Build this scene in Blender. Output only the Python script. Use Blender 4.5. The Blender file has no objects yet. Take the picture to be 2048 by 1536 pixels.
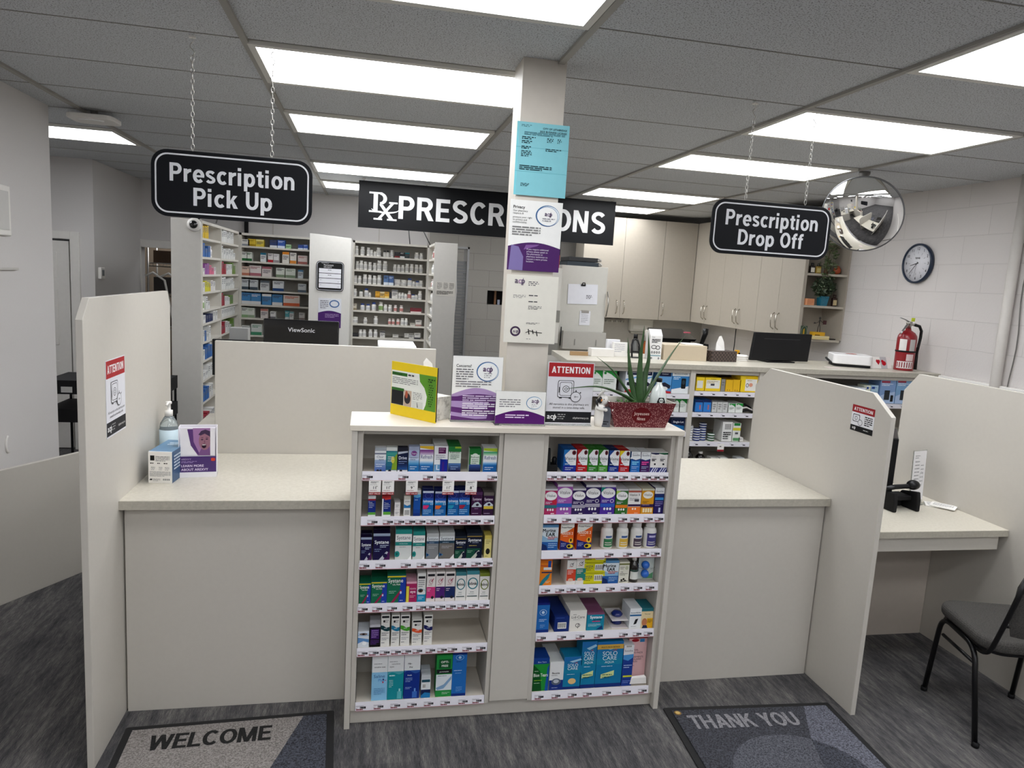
import bpy, math, random
from mathutils import Vector, Matrix
from math import pi, sin, cos, radians
C = bpy.context.scene.collection
rnd = random.Random(7)

# ------------------------------------------------------------------ materials
_mats = {}
def lin(c):
    c = c.lstrip('#')
    if len(c) == 3: c = ''.join(k*2 for k in c)
    v = [int(c[i:i+2], 16)/255 for i in (0, 2, 4)]
    return tuple(x/12.92 if x <= .04045 else ((x+.055)/1.055)**2.4 for x in v)
def M(c, rough=.45, metal=0.0, var=.04, scale=30.0, trans=0.0, coat=0.0, alpha=1.0, spec=.5, dim=1.0):
    key = (c, rough, metal, var, trans, coat, alpha, spec, dim)
    if key in _mats: return _mats[key]
    m = bpy.data.materials.new('paint_'+c.lstrip('#')); m.use_nodes = True
    nt = m.node_tree; p = nt.nodes['Principled BSDF']
    r, g, b = [k**dim for k in lin(c)]
    p.inputs['Roughness'].default_value = rough; p.inputs['Metallic'].default_value = metal
    if trans: p.inputs['Transmission Weight'].default_value = trans; p.inputs['IOR'].default_value = 1.45
    if coat: p.inputs['Coat Weight'].default_value = coat; p.inputs['Coat Roughness'].default_value = .1
    p.inputs['Specular IOR Level'].default_value = spec
    if alpha < 1: p.inputs['Alpha'].default_value = alpha
    tc = nt.nodes.new('ShaderNodeTexCoord'); n = nt.nodes.new('ShaderNodeTexNoise'); n.inputs['Scale'].default_value = scale
    mx = nt.nodes.new('ShaderNodeMix'); mx.data_type = 'RGBA'
    mx.inputs['A'].default_value = (r*(1-var), g*(1-var), b*(1-var), 1)
    mx.inputs['B'].default_value = (min(1, r*(1+var)), min(1, g*(1+var)), min(1, b*(1+var)), 1)
    nt.links.new(tc.outputs['Object'], n.inputs['Vector']); nt.links.new(n.outputs['Fac'], mx.inputs['Factor'])
    nt.links.new(mx.outputs['Result'], p.inputs['Base Color'])
    _mats[key] = m; return m
def node_mat(name, fn, **kw):
    m = bpy.data.materials.new(name); m.use_nodes = True
    nt = m.node_tree; p = nt.nodes['Principled BSDF']
    for k, v in kw.items(): p.inputs[k].default_value = v
    fn(nt, nt.nodes, nt.links, p); return m
def ramp(N, stops, interp='LINEAR'):
    r = N.new('ShaderNodeValToRGB'); e = r.color_ramp.elements; r.color_ramp.interpolation = interp
    while len(e) < len(stops): e.new(.5)
    for k, (pos, col) in enumerate(stops):
        e[k].position = pos; e[k].color = (*lin(col), 1) if isinstance(col, str) else (col, col, col, 1)
    return r
def noise(N, L, scale, detail=3, vec=None, rough=.5):
    n = N.new('ShaderNodeTexNoise'); n.inputs['Scale'].default_value = scale; n.inputs['Detail'].default_value = detail
    n.inputs['Roughness'].default_value = rough
    if vec: L.new(vec, n.inputs['Vector'])
    return n
def mapped(N, L, sc, rot=(0, 0, 0), kind='Object', loc=(0, 0, 0)):
    tc = N.new('ShaderNodeTexCoord'); mp = N.new('ShaderNodeMapping')
    mp.inputs['Scale'].default_value = sc; mp.inputs['Rotation'].default_value = rot; mp.inputs['Location'].default_value = loc
    L.new(tc.outputs[kind], mp.inputs['Vector']); return mp.outputs['Vector']
def bump(N, L, p, src, strength=.2, dist=.01):
    b = N.new('ShaderNodeBump'); b.inputs['Strength'].default_value = strength; b.inputs['Distance'].default_value = dist
    L.new(src, b.inputs['Height']); L.new(b.outputs['Normal'], p.inputs['Normal'])

def _tile(nt, N, L, p):
    v = mapped(N, L, (1, 1, 1))
    a = noise(N, L, 190, 2, v); r = ramp(N, [(.0, '76777a'), (.37, '7c7d80'), (.43, 'c9cccf'), (1, 'd3d6d9')])
    L.new(a.outputs['Fac'], r.inputs['Fac']); L.new(r.outputs['Color'], p.inputs['Base Color']); bump(N, L, p, a.outputs['Fac'], .35, .003)
M_TILE = node_mat('mineral_fibre_tile', _tile, Roughness=.95)
def _block(nt, N, L, p):
    tc = N.new('ShaderNodeTexCoord'); se = N.new('ShaderNodeSeparateXYZ'); cb = N.new('ShaderNodeCombineXYZ')
    L.new(tc.outputs['Object'], se.inputs[0])
    ad = N.new('ShaderNodeMath'); ad.operation = 'ADD'; L.new(se.outputs['X'], ad.inputs[0]); L.new(se.outputs['Y'], ad.inputs[1])
    zz = N.new('ShaderNodeMath'); zz.operation = 'SUBTRACT'; zz.inputs[1].default_value = .15; L.new(se.outputs['Z'], zz.inputs[0])
    L.new(ad.outputs[0], cb.inputs['X']); L.new(zz.outputs[0], cb.inputs['Y'])
    br = N.new('ShaderNodeTexBrick'); br.inputs['Scale'].default_value = 1; br.inputs['Brick Width'].default_value = .4
    br.inputs['Row Height'].default_value = .2; br.inputs['Mortar Size'].default_value = .0035; br.inputs['Mortar Smooth'].default_value = .6
    br.inputs['Color1'].default_value = (*lin('d8d3d0'), 1); br.inputs['Color2'].default_value = (*lin('d6d1ce'), 1); br.inputs['Mortar'].default_value = (*lin('cdc8c5'), 1)
    L.new(cb.outputs[0], br.inputs['Vector']); L.new(br.outputs['Color'], p.inputs['Base Color'])
    n = noise(N, L, 90, 3, tc.outputs['Object']); mu = N.new('ShaderNodeMath'); mu.operation = 'MULTIPLY_ADD'; mu.inputs[1].default_value = -3.0
    L.new(br.outputs['Fac'], mu.inputs[0]); L.new(n.outputs['Fac'], mu.inputs[2]); bump(N, L, p, mu.outputs[0], .35, .004)
M_BLOCK = node_mat('painted_concrete_block', _block, Roughness=.6)
def _block_grey(nt, N, L, p):
    _block(nt, N, L, p)
    for n in N:
        if n.type == 'TEX_BRICK':
            n.inputs['Color1'].default_value = (*lin('a5a19a'), 1); n.inputs['Color2'].default_value = (*lin('a29e97'), 1); n.inputs['Mortar'].default_value = (*lin('8e8a84'), 1)
M_BLOCKG = node_mat('grey_concrete_block', _block_grey, Roughness=.6)
def _wall(nt, N, L, p):
    v = mapped(N, L, (1, 1, 1)); a = noise(N, L, 120, 3, v); r = ramp(N, [(0, 'cecac8'), (1, 'd4d1cf')])
    L.new(a.outputs['Fac'], r.inputs['Fac']); L.new(r.outputs['Color'], p.inputs['Base Color']); bump(N, L, p, a.outputs['Fac'], .08, .002)
M_WALL = node_mat('painted_drywall', _wall, Roughness=.7)
def _carpet(nt, N, L, p):
    a = noise(N, L, 1, 6, mapped(N, L, (42, 5.5, 1), (0, 0, radians(-1))), .6); c = noise(N, L, 1, 2, mapped(N, L, (7, 2.2, 1))); b = noise(N, L, 1, 2, mapped(N, L, (420, 30, 60)))
    v3 = mapped(N, L, (1, 1, 1)); pl = N.new('ShaderNodeTexBrick'); L.new(mapped(N, L, (1, 1, 1), (0, 0, pi/2)), pl.inputs['Vector'])
    pl.inputs['Scale'].default_value = 1; pl.inputs['Brick Width'].default_value = 1.0; pl.inputs['Row Height'].default_value = .25; pl.inputs['Mortar Size'].default_value = 0.0
    pl.inputs['Color1'].default_value = (.45, .45, .45, 1); pl.inputs['Color2'].default_value = (.55, .55, .55, 1)
    fi = noise(N, L, 420, 1, v3); cur = a.outputs['Fac']
    for f, o in ((.34, c.outputs['Fac']), (.34, b.outputs['Fac']), (.24, pl.outputs['Color']), (.2, fi.outputs['Fac'])):
        m1 = N.new('ShaderNodeMix'); m1.inputs['Factor'].default_value = f; L.new(cur, m1.inputs['A']); L.new(o, m1.inputs['B']); cur = m1.outputs['Result']
    r = ramp(N, [(.40, '28272a'), (.465, '414043'), (.525, '5c5a5a'), (.60, '85817d')])
    L.new(cur, r.inputs['Fac']); L.new(r.outputs['Color'], p.inputs['Base Color']); bump(N, L, p, fi.outputs['Fac'], .6, .004)
M_CARPET = node_mat('striated_plank_carpet', _carpet, Roughness=.97)
def _lam(nt, N, L, p):
    v = mapped(N, L, (1, 1, 1)); a = noise(N, L, 55, 4, v); r = ramp(N, [(0, 'c5c0b7'), (1, 'cac5bc')])
    L.new(a.outputs['Fac'], r.inputs['Fac']); L.new(r.outputs['Color'], p.inputs['Base Color']); b = noise(N, L, 700, 2, v); bump(N, L, p, b.outputs['Fac'], .12, .001)
M_LAM = node_mat('beige_melamine', _lam, Roughness=.42)
def _top(nt, N, L, p):
    v = mapped(N, L, (1, 1, 1)); a = noise(N, L, 70, 6, v, .7); r = ramp(N, [(.25, 'bfb9aa'), (.5, 'cbc5b7'), (.75, 'd5d0c3')])
    vo = N.new('ShaderNodeTexVoronoi'); vo.inputs['Scale'].default_value = 150; L.new(v, vo.inputs['Vector'])
    r2 = ramp(N, [(.0, 1.0), (.13, 1.0), (.18, 0.0)]); L.new(vo.outputs['Distance'], r2.inputs['Fac']); n2 = noise(N, L, 22, 2, v)
    r3 = ramp(N, [(.52, 0.0), (.62, .38)]); L.new(n2.outputs['Fac'], r3.inputs['Fac']); mm = N.new('ShaderNodeMath'); mm.operation = 'MULTIPLY'
    L.new(r2.outputs['Color'], mm.inputs[0]); L.new(r3.outputs['Color'], mm.inputs[1])
    mx = N.new('ShaderNodeMix'); mx.data_type = 'RGBA'; L.new(mm.outputs[0], mx.inputs['Factor']); L.new(a.outputs['Fac'], r.inputs['Fac'])
    L.new(r.outputs['Color'], mx.inputs['A']); mx.inputs['B'].default_value = (*lin('9c9484'), 1); L.new(mx.outputs['Result'], p.inputs['Base Color'])
M_TOP = node_mat('speckled_stone_laminate', _top, Roughness=.30)
def _edge(nt, N, L, p):
    v = mapped(N, L, (1, 1, 1)); a = noise(N, L, 60, 6, v, .7); r = ramp(N, [(.25, 'a8a396'), (.75, 'c0bbae')])
    L.new(a.outputs['Fac'], r.inputs['Fac']); L.new(r.outputs['Color'], p.inputs['Base Color'])
M_EDGE = node_mat('grey_laminate_edge', _edge, Roughness=.4)
def mat_pile(name, ca, cb, sc=170):
    def f(nt, N, L, p):
        v = mapped(N, L, (1, 1, 1)); d = noise(N, L, 9, 2, v)
        mx = N.new('ShaderNodeMix'); mx.data_type = 'VECTOR'; mx.inputs['Factor'].default_value = .05; L.new(v, mx.inputs['A']); L.new(d.outputs['Color'], mx.inputs['B'])
        a = noise(N, L, sc, 2, mx.outputs['Result'], .6); r = ramp(N, [(.36, ca), (.62, cb)])
        L.new(a.outputs['Fac'], r.inputs['Fac']); L.new(r.outputs['Color'], p.inputs['Base Color']); bump(N, L, p, a.outputs['Fac'], .8, .004)
    return node_mat(name, f, Roughness=.97)
def _fab(nt, N, L, p):
    v = mapped(N, L, (1, 1, 1)); a = noise(N, L, 330, 2, v); r = ramp(N, [(.3, '2b2a29'), (.7, '575450')])
    L.new(a.outputs['Fac'], r.inputs['Fac']); L.new(r.outputs['Color'], p.inputs['Base Color']); bump(N, L, p, a.outputs['Fac'], .5, .002)
M_FAB = node_mat('charcoal_tweed', _fab, Roughness=.95)
def _marble(nt, N, L, p):
    v = mapped(N, L, (1, 1, 1)); a = noise(N, L, 28, 8, v, .75); r = ramp(N, [(.38, 'a5a29c'), (.5, 'd9d6d0'), (.7, 'e9e7e2')])
    L.new(a.outputs['Fac'], r.inputs['Fac']); L.new(r.outputs['Color'], p.inputs['Base Color'])
M_MARBLE = node_mat('marble_print_card', _marble, Roughness=.5)
def _glit(nt, N, L, p):
    v = mapped(N, L, (1, 1, 1)); vo = N.new('ShaderNodeTexVoronoi'); vo.inputs['Scale'].default_value = 230; L.new(v, vo.inputs['Vector'])
    r2 = ramp(N, [(.0, 1.0), (.28, 1.0), (.34, 0.0)]); L.new(vo.outputs['Distance'], r2.inputs['Fac'])
    n2 = noise(N, L, 160, 1, v); r3 = ramp(N, [(.42, 0.0), (.5, .85)]); L.new(n2.outputs['Fac'], r3.inputs['Fac'])
    mm = N.new('ShaderNodeMath'); mm.operation = 'MULTIPLY'; L.new(r2.outputs['Color'], mm.inputs[0]); L.new(r3.outputs['Color'], mm.inputs[1])
    mx = N.new('ShaderNodeMix'); mx.data_type = 'RGBA'; mx.inputs['A'].default_value = (*lin('5e0e1a'), 1); mx.inputs['B'].default_value = (*lin('e3b9b4'), 1)
    L.new(mm.outputs[0], mx.inputs['Factor']); L.new(mx.outputs['Result'], p.inputs['Base Color'])
M_GLIT = node_mat('red_snow_print', _glit, Roughness=.4)
def _wov(nt, N, L, p):
    v = mapped(N, L, (1, 1, 1)); ch = N.new('ShaderNodeTexChecker'); ch.inputs['Scale'].default_value = 70; L.new(v, ch.inputs['Vector'])
    ch.inputs['Color1'].default_value = (*lin('2e2521'), 1); ch.inputs['Color2'].default_value = (*lin('544640'), 1); L.new(ch.outputs['Color'], p.inputs['Base Color'])
M_WOVEN = node_mat('brown_woven_print', _wov, Roughness=.6)
LAMP = 9.0
def _lamp(nt, N, L, p):
    p.inputs['Base Color'].default_value = (.9, .9, .9, 1); v = mapped(N, L, (1, 1, 1)); n = noise(N, L, 3, 1, v); r = ramp(N, [(0, 'f8fbff'), (1, 'fcfdff')])
    L.new(n.outputs['Fac'], r.inputs['Fac']); L.new(r.outputs['Color'], p.inputs['Emission Color']); p.inputs['Emission Strength'].default_value = LAMP
M_LAMP = node_mat('lit_acrylic_diffuser', _lamp, Roughness=.4)
WHITE = M('ece9e4', .5); OFFW = M('dcd8d0', .5); PAPER = M('f2f0ec', .7); BLACK = M('101012', .35, spec=.3); BLACKM = M('0d0d0f', .7, spec=.3)
STEEL = M('b9b6b0', .3, 1.0); CHROME = M('d8d8d8', .12, 1.0); GREY = M('8b8a86', .5); DARK = M('26262a', .5); ALU = M('a9aaab', .35, .9)
SHELFW = M('d9d5cc', .45); TAGW = M('e9e7ef', .4); CLEAR = M('f4f8f8', .06, trans=.96); GLASS = M('eef2f2', .03, trans=.97); KRAFT = M('a98a63', .8)

# ------------------------------------------------------------------ mesh builder
_fc = {}
def glyphs(s, bold):
    k = (s, bold)
    if k not in _fc:
        cu = bpy.data.curves.new('lettering', 'FONT'); cu.body = s; cu.resolution_u = 8 if bold > .04 else 3; cu.fill_mode = 'FRONT'; cu.space_character = 1+bold*1.6
        o = bpy.data.objects.new('lettering', cu); me = o.to_mesh()
        v0 = [(v.co.x, v.co.y) for v in me.vertices]; f0 = [tuple(p.vertices) for p in me.polygons]
        o.to_mesh_clear(); bpy.data.objects.remove(o); bpy.data.curves.remove(cu)
        sh = [(0, 0)] if bold < .015 else [(bold*cos(a), bold*.75*sin(a)) for a in [2*pi*i/(10 if bold > .04 else 4)+pi/4 for i in range(10 if bold > .04 else 4)]]+([(0, 0)] if bold > .04 else [])
        vs = []; fs = []
        for q, (dx, dy) in enumerate(sh):
            n = len(vs); vs += [(x+dx, y+dy, q) for x, y in v0]; fs += [tuple(i+n for i in f) for f in f0]
        x0 = min((v[0] for v in vs), default=0); x1 = max((v[0] for v in vs), default=1)
        _fc[k] = ([(x-x0, y, q) for x, y, q in vs], fs, x1-x0)
    return _fc[k]
class B:
    def __init__(s): s.v = []; s.f = []; s.fm = []; s.sm = []; s.ms = []
    def mi(s, m):
        if m not in s.ms: s.ms.append(m)
        return s.ms.index(m)
    def add(s, vs, fs, m, smooth=False):
        n = len(s.v); s.v += [tuple(v) for v in vs]; k = s.mi(m)
        for f in fs: s.f.append([i+n for i in f]); s.fm.append(k); s.sm.append(smooth)
        return s
    def box(s, x0, x1, y0, y1, z0, z1, m, top=None, front=None):
        vs = [(x, y, z) for z in (z0, z1) for y in (y0, y1) for x in (x0, x1)]
        F = [(0, 2, 3, 1), (4, 5, 7, 6), (0, 1, 5, 4), (2, 6, 7, 3), (0, 4, 6, 2), (1, 3, 7, 5)]
        s.add(vs, F, m); n = len(s.fm)
        if top: s.fm[n-5] = s.mi(top)
        if front: s.fm[n-4] = s.mi(front)
        return s
    def quad(s, pts, m): return s.add(pts, [tuple(range(len(pts)))], m)
    def prism(s, pts, axis, a, b, m, m2=None):
        def P(u, v, w): return {'x': (w, u, v), 'y': (u, w, v), 'z': (u, v, w)}[axis]
        n = len(pts); vs = [P(u, v, a) for u, v in pts]+[P(u, v, b) for u, v in pts]
        s.add(vs, [tuple(range(n))[::-1], tuple(range(n, 2*n))]+[(i, (i+1) % n, n+(i+1) % n, n+i) for i in range(n)], m)
        if m2: s.fm[len(s.fm)-n-1] = s.mi(m2)
        return s
    def lathe(s, prof, m, c=(0, 0, 0), n=20, mats=None, axis='z', smooth=True, cap=True):
        # prof: list of (radius, height)
        def P(x, y, z): return {'z': (c[0]+x, c[1]+y, c[2]+z), 'y': (c[0]+x, c[1]+z, c[2]+y), 'x': (c[0]+z, c[1]+x, c[2]+y)}[axis]
        n0 = len(s.v); rings = []
        for r, h in prof:
            if r < 1e-5: rings.append([len(s.v)]); s.v.append(P(0, 0, h))
            else: rings.append(list(range(len(s.v), len(s.v)+n))); s.v += [P(r*cos(2*pi*i/n), r*sin(2*pi*i/n), h) for i in range(n)]
        def F(f, mm): s.f.append(f); s.fm.append(s.mi(mm)); s.sm.append(smooth and len(f) < 5)
        for k in range(len(prof)-1):
            A, Z = rings[k], rings[k+1]; mm = mats[k] if mats else m
            for i in range(n):
                j = (i+1) % n
                if len(A) == 1 and len(Z) == 1: continue
                if len(A) == 1: F([A[0], Z[j], Z[i]], mm)
                elif len(Z) == 1: F([A[i], A[j], Z[0]], mm)
                else: F([A[i], A[j], Z[j], Z[i]], mm)
        if cap and len(rings[0]) > 1: F(rings[0][::-1], mats[0] if mats else m)
        if cap and len(rings[-1]) > 1: F(rings[-1], mats[-1] if mats else m)
        return s
    def cyl(s, p0, p1, r, m, n=12, r2=None): return s.tube([p0, p1], r, m, n, radii=[r, r if r2 is None else r2])
    def tube(s, pts, r, m, n=8, radii=None, closed=False, flat=1.0):
        pts = [Vector(p) for p in pts]; L = len(pts); vs = []; up = None
        for i, p in enumerate(pts):
            if closed: t = (pts[(i+1) % L]-pts[i-1]).normalized()
            else: t = (pts[min(i+1, L-1)]-pts[max(i-1, 0)]).normalized()
            if up is None: up = Vector((0, 0, 1)) if abs(t.z) < .9 else Vector((0, 1, 0))
            a = t.cross(up)
            if a.length < 1e-4: a = t.cross(Vector((1, 0, 0)))
            a.normalize(); b = a.cross(t).normalized(); up = b; rr = radii[i] if radii else r
            vs += [p+a*rr*cos(2*pi*k/n)+b*rr*flat*sin(2*pi*k/n) for k in range(n)]
        fs = [(i*n+k, i*n+(k+1) % n, ((i+1) % L)*n+(k+1) % n, ((i+1) % L)*n+k) for i in range(L if closed else L-1) for k in range(n)]
        if not closed: fs += [tuple(range(n))[::-1], tuple(range((L-1)*n, L*n))]
        return s.add(vs, fs, m, True)
    def ball(s, c, r, m, sx=1, sy=1, sz=1, n=16, k=10):
        vs = []
        for j in range(k+1):
            a = -pi/2+pi*j/k
            for i in range(n): vs.append((c[0]+r*sx*cos(a)*cos(2*pi*i/n), c[1]+r*sy*cos(a)*sin(2*pi*i/n), c[2]+r*sz*sin(a)))
        return s.add(vs, [(j*n+i, j*n+(i+1) % n, (j+1)*n+(i+1) % n, (j+1)*n+i) for j in range(k) for i in range(n)], m, True)
    def text(s, t, o, ux, uy, h, m, al='c', wmax=None, bold=.0, lift=0, thick=0, wfix=None):
        vs, fs, w = glyphs(t, bold); o = Vector(o); ux = Vector(ux).normalized(); uy = Vector(uy).normalized(); nn = ux.cross(uy)
        k = h/.72; kx = k
        if wmax and w*k > wmax: kx = wmax/w
        if wfix: kx = wfix/w
        off = {'l': 0, 'c': -w*kx/2, 'r': -w*kx}[al]
        e = .00002+h*.0006; P = [o+ux*(off+x*kx)+uy*(y*k)+nn*(lift+q*e) for x, y, q in vs]
        s.add(P, fs, m)
        return s
    def build(s, name, parent=None, loc=(0, 0, 0), rot=(0, 0, 0), bevel=0, segs=2, sub=0):
        me = bpy.data.meshes.new(name); me.from_pydata(s.v, [], s.f)
        for m in s.ms: me.materials.append(m)
        me.polygons.foreach_set('material_index', s.fm); me.polygons.foreach_set('use_smooth', s.sm); me.update()
        o = bpy.data.objects.new(name, me); C.objects.link(o); o.location = loc; o.rotation_euler = rot
        if parent: o.parent = parent
        if bevel:
            b = o.modifiers.new('edge', 'BEVEL'); b.width = bevel; b.segments = segs; b.limit_method = 'ANGLE'; b.angle_limit = radians(40)
        if sub:
            u = o.modifiers.new('smooth', 'SUBSURF'); u.levels = u.render_levels = sub
        return o
# heavy grotesque capitals and lower case for the big signs, drawn stroke by stroke (cap height 1)
SW, SH_ = .205, .165
def _st(pts, w=SW):
    out = []; n = len(pts); N_ = []
    for i in range(n):
        a, b = pts[max(i-1, 0)], pts[min(i+1, n-1)]; dx, dy = b[0]-a[0], b[1]-a[1]; l = math.hypot(dx, dy) or 1; k = abs(dy)/l; ww = (w*k+SH_/SW*w*(1-k))/2; N_.append((-dy/l*ww, dx/l*ww))
    for i in range(n-1):
        p, q, u, v = pts[i], pts[i+1], N_[i], N_[i+1]; out.append([(p[0]-u[0], p[1]-u[1]), (q[0]-v[0], q[1]-v[1]), (q[0]+v[0], q[1]+v[1]), (p[0]+u[0], p[1]+u[1])])
    return out
def _ar(cx, cy, rx, ry, a0, a1, n=14): return [(cx+rx*cos(radians(a0+(a1-a0)*i/n)), cy+ry*sin(radians(a0+(a1-a0)*i/n))) for i in range(n+1)]
def _r(x0, y0, x1, y1): return [[(x0, y0), (x1, y0), (x1, y1), (x0, y1)]]
h2 = SH_/2; s2 = SW/2
def _bowl(w, y0, y1): r = (y1-y0)/2-h2; cx = w-r-s2; return _st([(SW*.8, y1-h2), (cx, y1-h2)]+_ar(cx, (y0+y1)/2, r, r, 90, -90)[1:-1]+[(cx, y0+h2), (SW*.8, y0+h2)])
GL = {'P': (.74, _r(0, 0, SW, 1)+_bowl(.70, .38, 1)), 'R': (.78, _r(0, 0, SW, 1)+_bowl(.70, .41, 1)+[[(.30, .45), (.52, 0), (.76, 0), (.53, .45)]]), 'D': (.80, _r(0, 0, SW, 1)+_st([(.1, 1-h2), (.3, 1-h2)]+_ar(.3, .5, .36, .5-h2, 90, -90, 20)[1:-1]+[(.3, h2), (.1, h2)])),
 'E': (.66, _r(0, 0, SW, 1)+_r(SW, 0, .62, SH_)+_r(SW, 1-SH_, .62, 1)+_r(SW, .43, .57, .43+SH_)), 'S': (.74, _st(_ar(.36, .725, .245, .20, 25, 245, 14)+_ar(.36, .275, .255, .20, 65, -155, 14))), 'C': (.78, _st(_ar(.40, .5, .29, .42, 42, 318, 24))), 'O': (.84, _st(_ar(.41, .5, .305, .42, 0, 360, 32))),
 'N': (.80, _r(0, 0, SW*.95, 1)+_r(.54, 0, .54+SW*.95, 1)+[[(.0, 1), (.50, .0), (.735, .0), (.22, 1)]]), 'I': (.27, _r(0, 0, SW, 1)), 'U': (.78, _st([(s2, 1), (s2, .36)]+_ar(.365, .36, .26, .28, 180, 360)+[(.625, .36), (.625, 1)])), 'T': (.68, _r(0, 1-SH_, .66, 1)+_r(.33-s2, 0, .33+s2, 1-SH_)), 'H': (.80, _r(0, 0, SW, 1)+_r(.53, 0, .53+SW, 1)+_r(SW, .42, .53, .42+SH_)),
 'A': (.80, [[(0, 0), (.22, 0), (.50, 1), (.28, 1)], [(.56, 0), (.78, 0), (.50, 1), (.28, 1)]]+_r(.17, .2, .61, .2+SH_)), 'K': (.78, _r(0, 0, SW, 1)+[[(SW, .32), (SW, .6), (.50, 1), (.75, 1)], [(.28, .55), (.52, 0), (.77, 0), (.43, .66)]]), 'Y': (.74, _r(.37-s2, 0, .37+s2, .45)+[[(0, 1), (.265, .4), (.475, .4), (.23, 1)][::-1], [(.74, 1), (.51, 1), (.265, .4), (.475, .4)]]),
 'W': (1.12, [[(0, 1), (.18, 0), (.40, 0), (.21, 1)][::-1][::-1], [(.18, 0), (.40, 0), (.66, 1), (.45, 1)], [(.45, 1), (.70, 0), (.92, 0), (.66, 1)], [(.70, 0), (.92, 0), (1.1, 1), (.89, 1)]]), 'L': (.62, _r(0, 0, SW, 1)+_r(SW, 0, .6, SH_)), 'M': (.96, _r(0, 0, SW*.95, 1)+_r(.70, 0, .70+SW*.95, 1)+[[(.0, 1), (.34, 0), (.53, 0), (.24, 1)], [(.34, 0), (.56, 0), (.89, 1), (.65, 1)]]), ' ': (.32, []),
 'r': (.46, _r(0, 0, SW, .72)+_st(_ar(.42, .36, .30, .36-h2, 150, 92, 8)+[(.44, .72-h2)])), 'e': (.66, _st(_ar(.335, .36, .235, .29, 0, 318, 24))+_r(.12, .30, .66, .42)), 's': (.60, _st(_ar(.295, .525, .19, .125, 20, 245, 12)+_ar(.295, .205, .20, .13, 65, -160, 12), .18)), 'c': (.62, _st(_ar(.335, .36, .235, .29, 45, 315, 22))), 'i': (.30, _r(0, 0, SW, .72)+_r(0, .83, SW, 1)),
 'p': (.68, _r(0, -.27, SW, .72)+_st(_ar(.345, .36, .22, .29, 0, 360, 26))), 't': (.45, _r(.1, .18, .1+SW, .9)+_r(0, .58, .42, .72)+_st([(.1+s2, .3), (.1+s2, .2)]+_ar(.31, .19, .11, .19-h2, 180, 270, 6)+[(.42, h2)])), 'o': (.69, _st(_ar(.335, .36, .235, .29, 0, 360, 28))), 'n': (.67, _r(0, 0, SW, .72)+_st(_ar(.33, .40, .205, .25, 150, 0, 10)+[(.535, .0)])), 'k': (.64, _r(0, 0, SW, 1)+[[(SW, .20), (SW, .42), (.38, .72), (.62, .72)], [(.24, .38), (.40, 0), (.65, 0), (.38, .49)]]), 'f': (.42, _st([(.09+s2, 0), (.09+s2, .76)]+_ar(.09+s2+.14, .76, .14, .24-h2, 180, 90, 6)+[(.42, 1-h2)])+_r(0, .58, .40, .72))}
GAP = .075
def heavy(b, t, o, ux, uy, h, m, width=None, al='c', lift=0.0, gap=GAP):
    """heavy sign lettering; each stroke lies a few microns above the one before"""
    o = Vector(o); ux = Vector(ux).normalized(); uy = Vector(uy).normalized(); nn = ux.cross(uy); tot = sum(GL[c][0]+gap for c in t)-gap; k = (width/tot) if width else h
    x = {'l': 0, 'c': -tot*k/2}[al]; q = 0
    for c in t:
        for pg in GL[c][1]:
            ar = sum(pg[i][0]*pg[(i+1) % 4][1]-pg[(i+1) % 4][0]*pg[i][1] for i in range(4)); pg = pg if ar > 0 else pg[::-1]
            b.quad([o+ux*(x+px*k)+uy*(py*h)+nn*(lift+(q % 40)*.00002*(1+h*4)) for px, py in pg], m); q += 1
        x += (GL[c][0]+gap)*k
def tag(o, label, cat, group=None):
    o['label'] = label; o['category'] = cat
    if group: o['group'] = group
    return o
def thing(name, label, cat, loc=(0, 0, 0), rz=0, group=None, rot=None):
    o = bpy.data.objects.new(name, None); C.objects.link(o); o.location = loc; o.rotation_euler = rot or (0, 0, rz)
    o.empty_display_size = .05
    return tag(o, label, cat, group)
def struct(o): o['kind'] = 'structure'; return o
def dup(o, loc, label=None, rz=None, scale=None, group=None):
    r = o.copy(); C.objects.link(r); r.location = loc
    if rz is not None: r.rotation_euler = (0, 0, rz)
    if scale: r.scale = scale
    if label: r['label'] = label
    if group: r['group'] = group
    for ch in list(o.children):
        c = ch.copy(); C.objects.link(c); c.parent = r
        for g in ch.children:
            d = g.copy(); C.objects.link(d); d.parent = c
    return r
def arc(cx, cy, r, a0, a1, n=8, ry=None): return [(cx+r*cos(a0+(a1-a0)*i/n), cy+(ry or r)*sin(a0+(a1-a0)*i/n)) for i in range(n+1)]
def rrect(x0, x1, y0, y1, r, n=6):
    return arc(x1-r, y0+r, r, -pi/2, 0, n)+arc(x1-r, y1-r, r, 0, pi/2, n)+arc(x0+r, y1-r, r, pi/2, pi, n)+arc(x0+r, y0+r, r, pi, 3*pi/2, n)
INKR = .5
def K(c, r=INKR): return M(c, r, spec=.25, dim=1.2)
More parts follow.
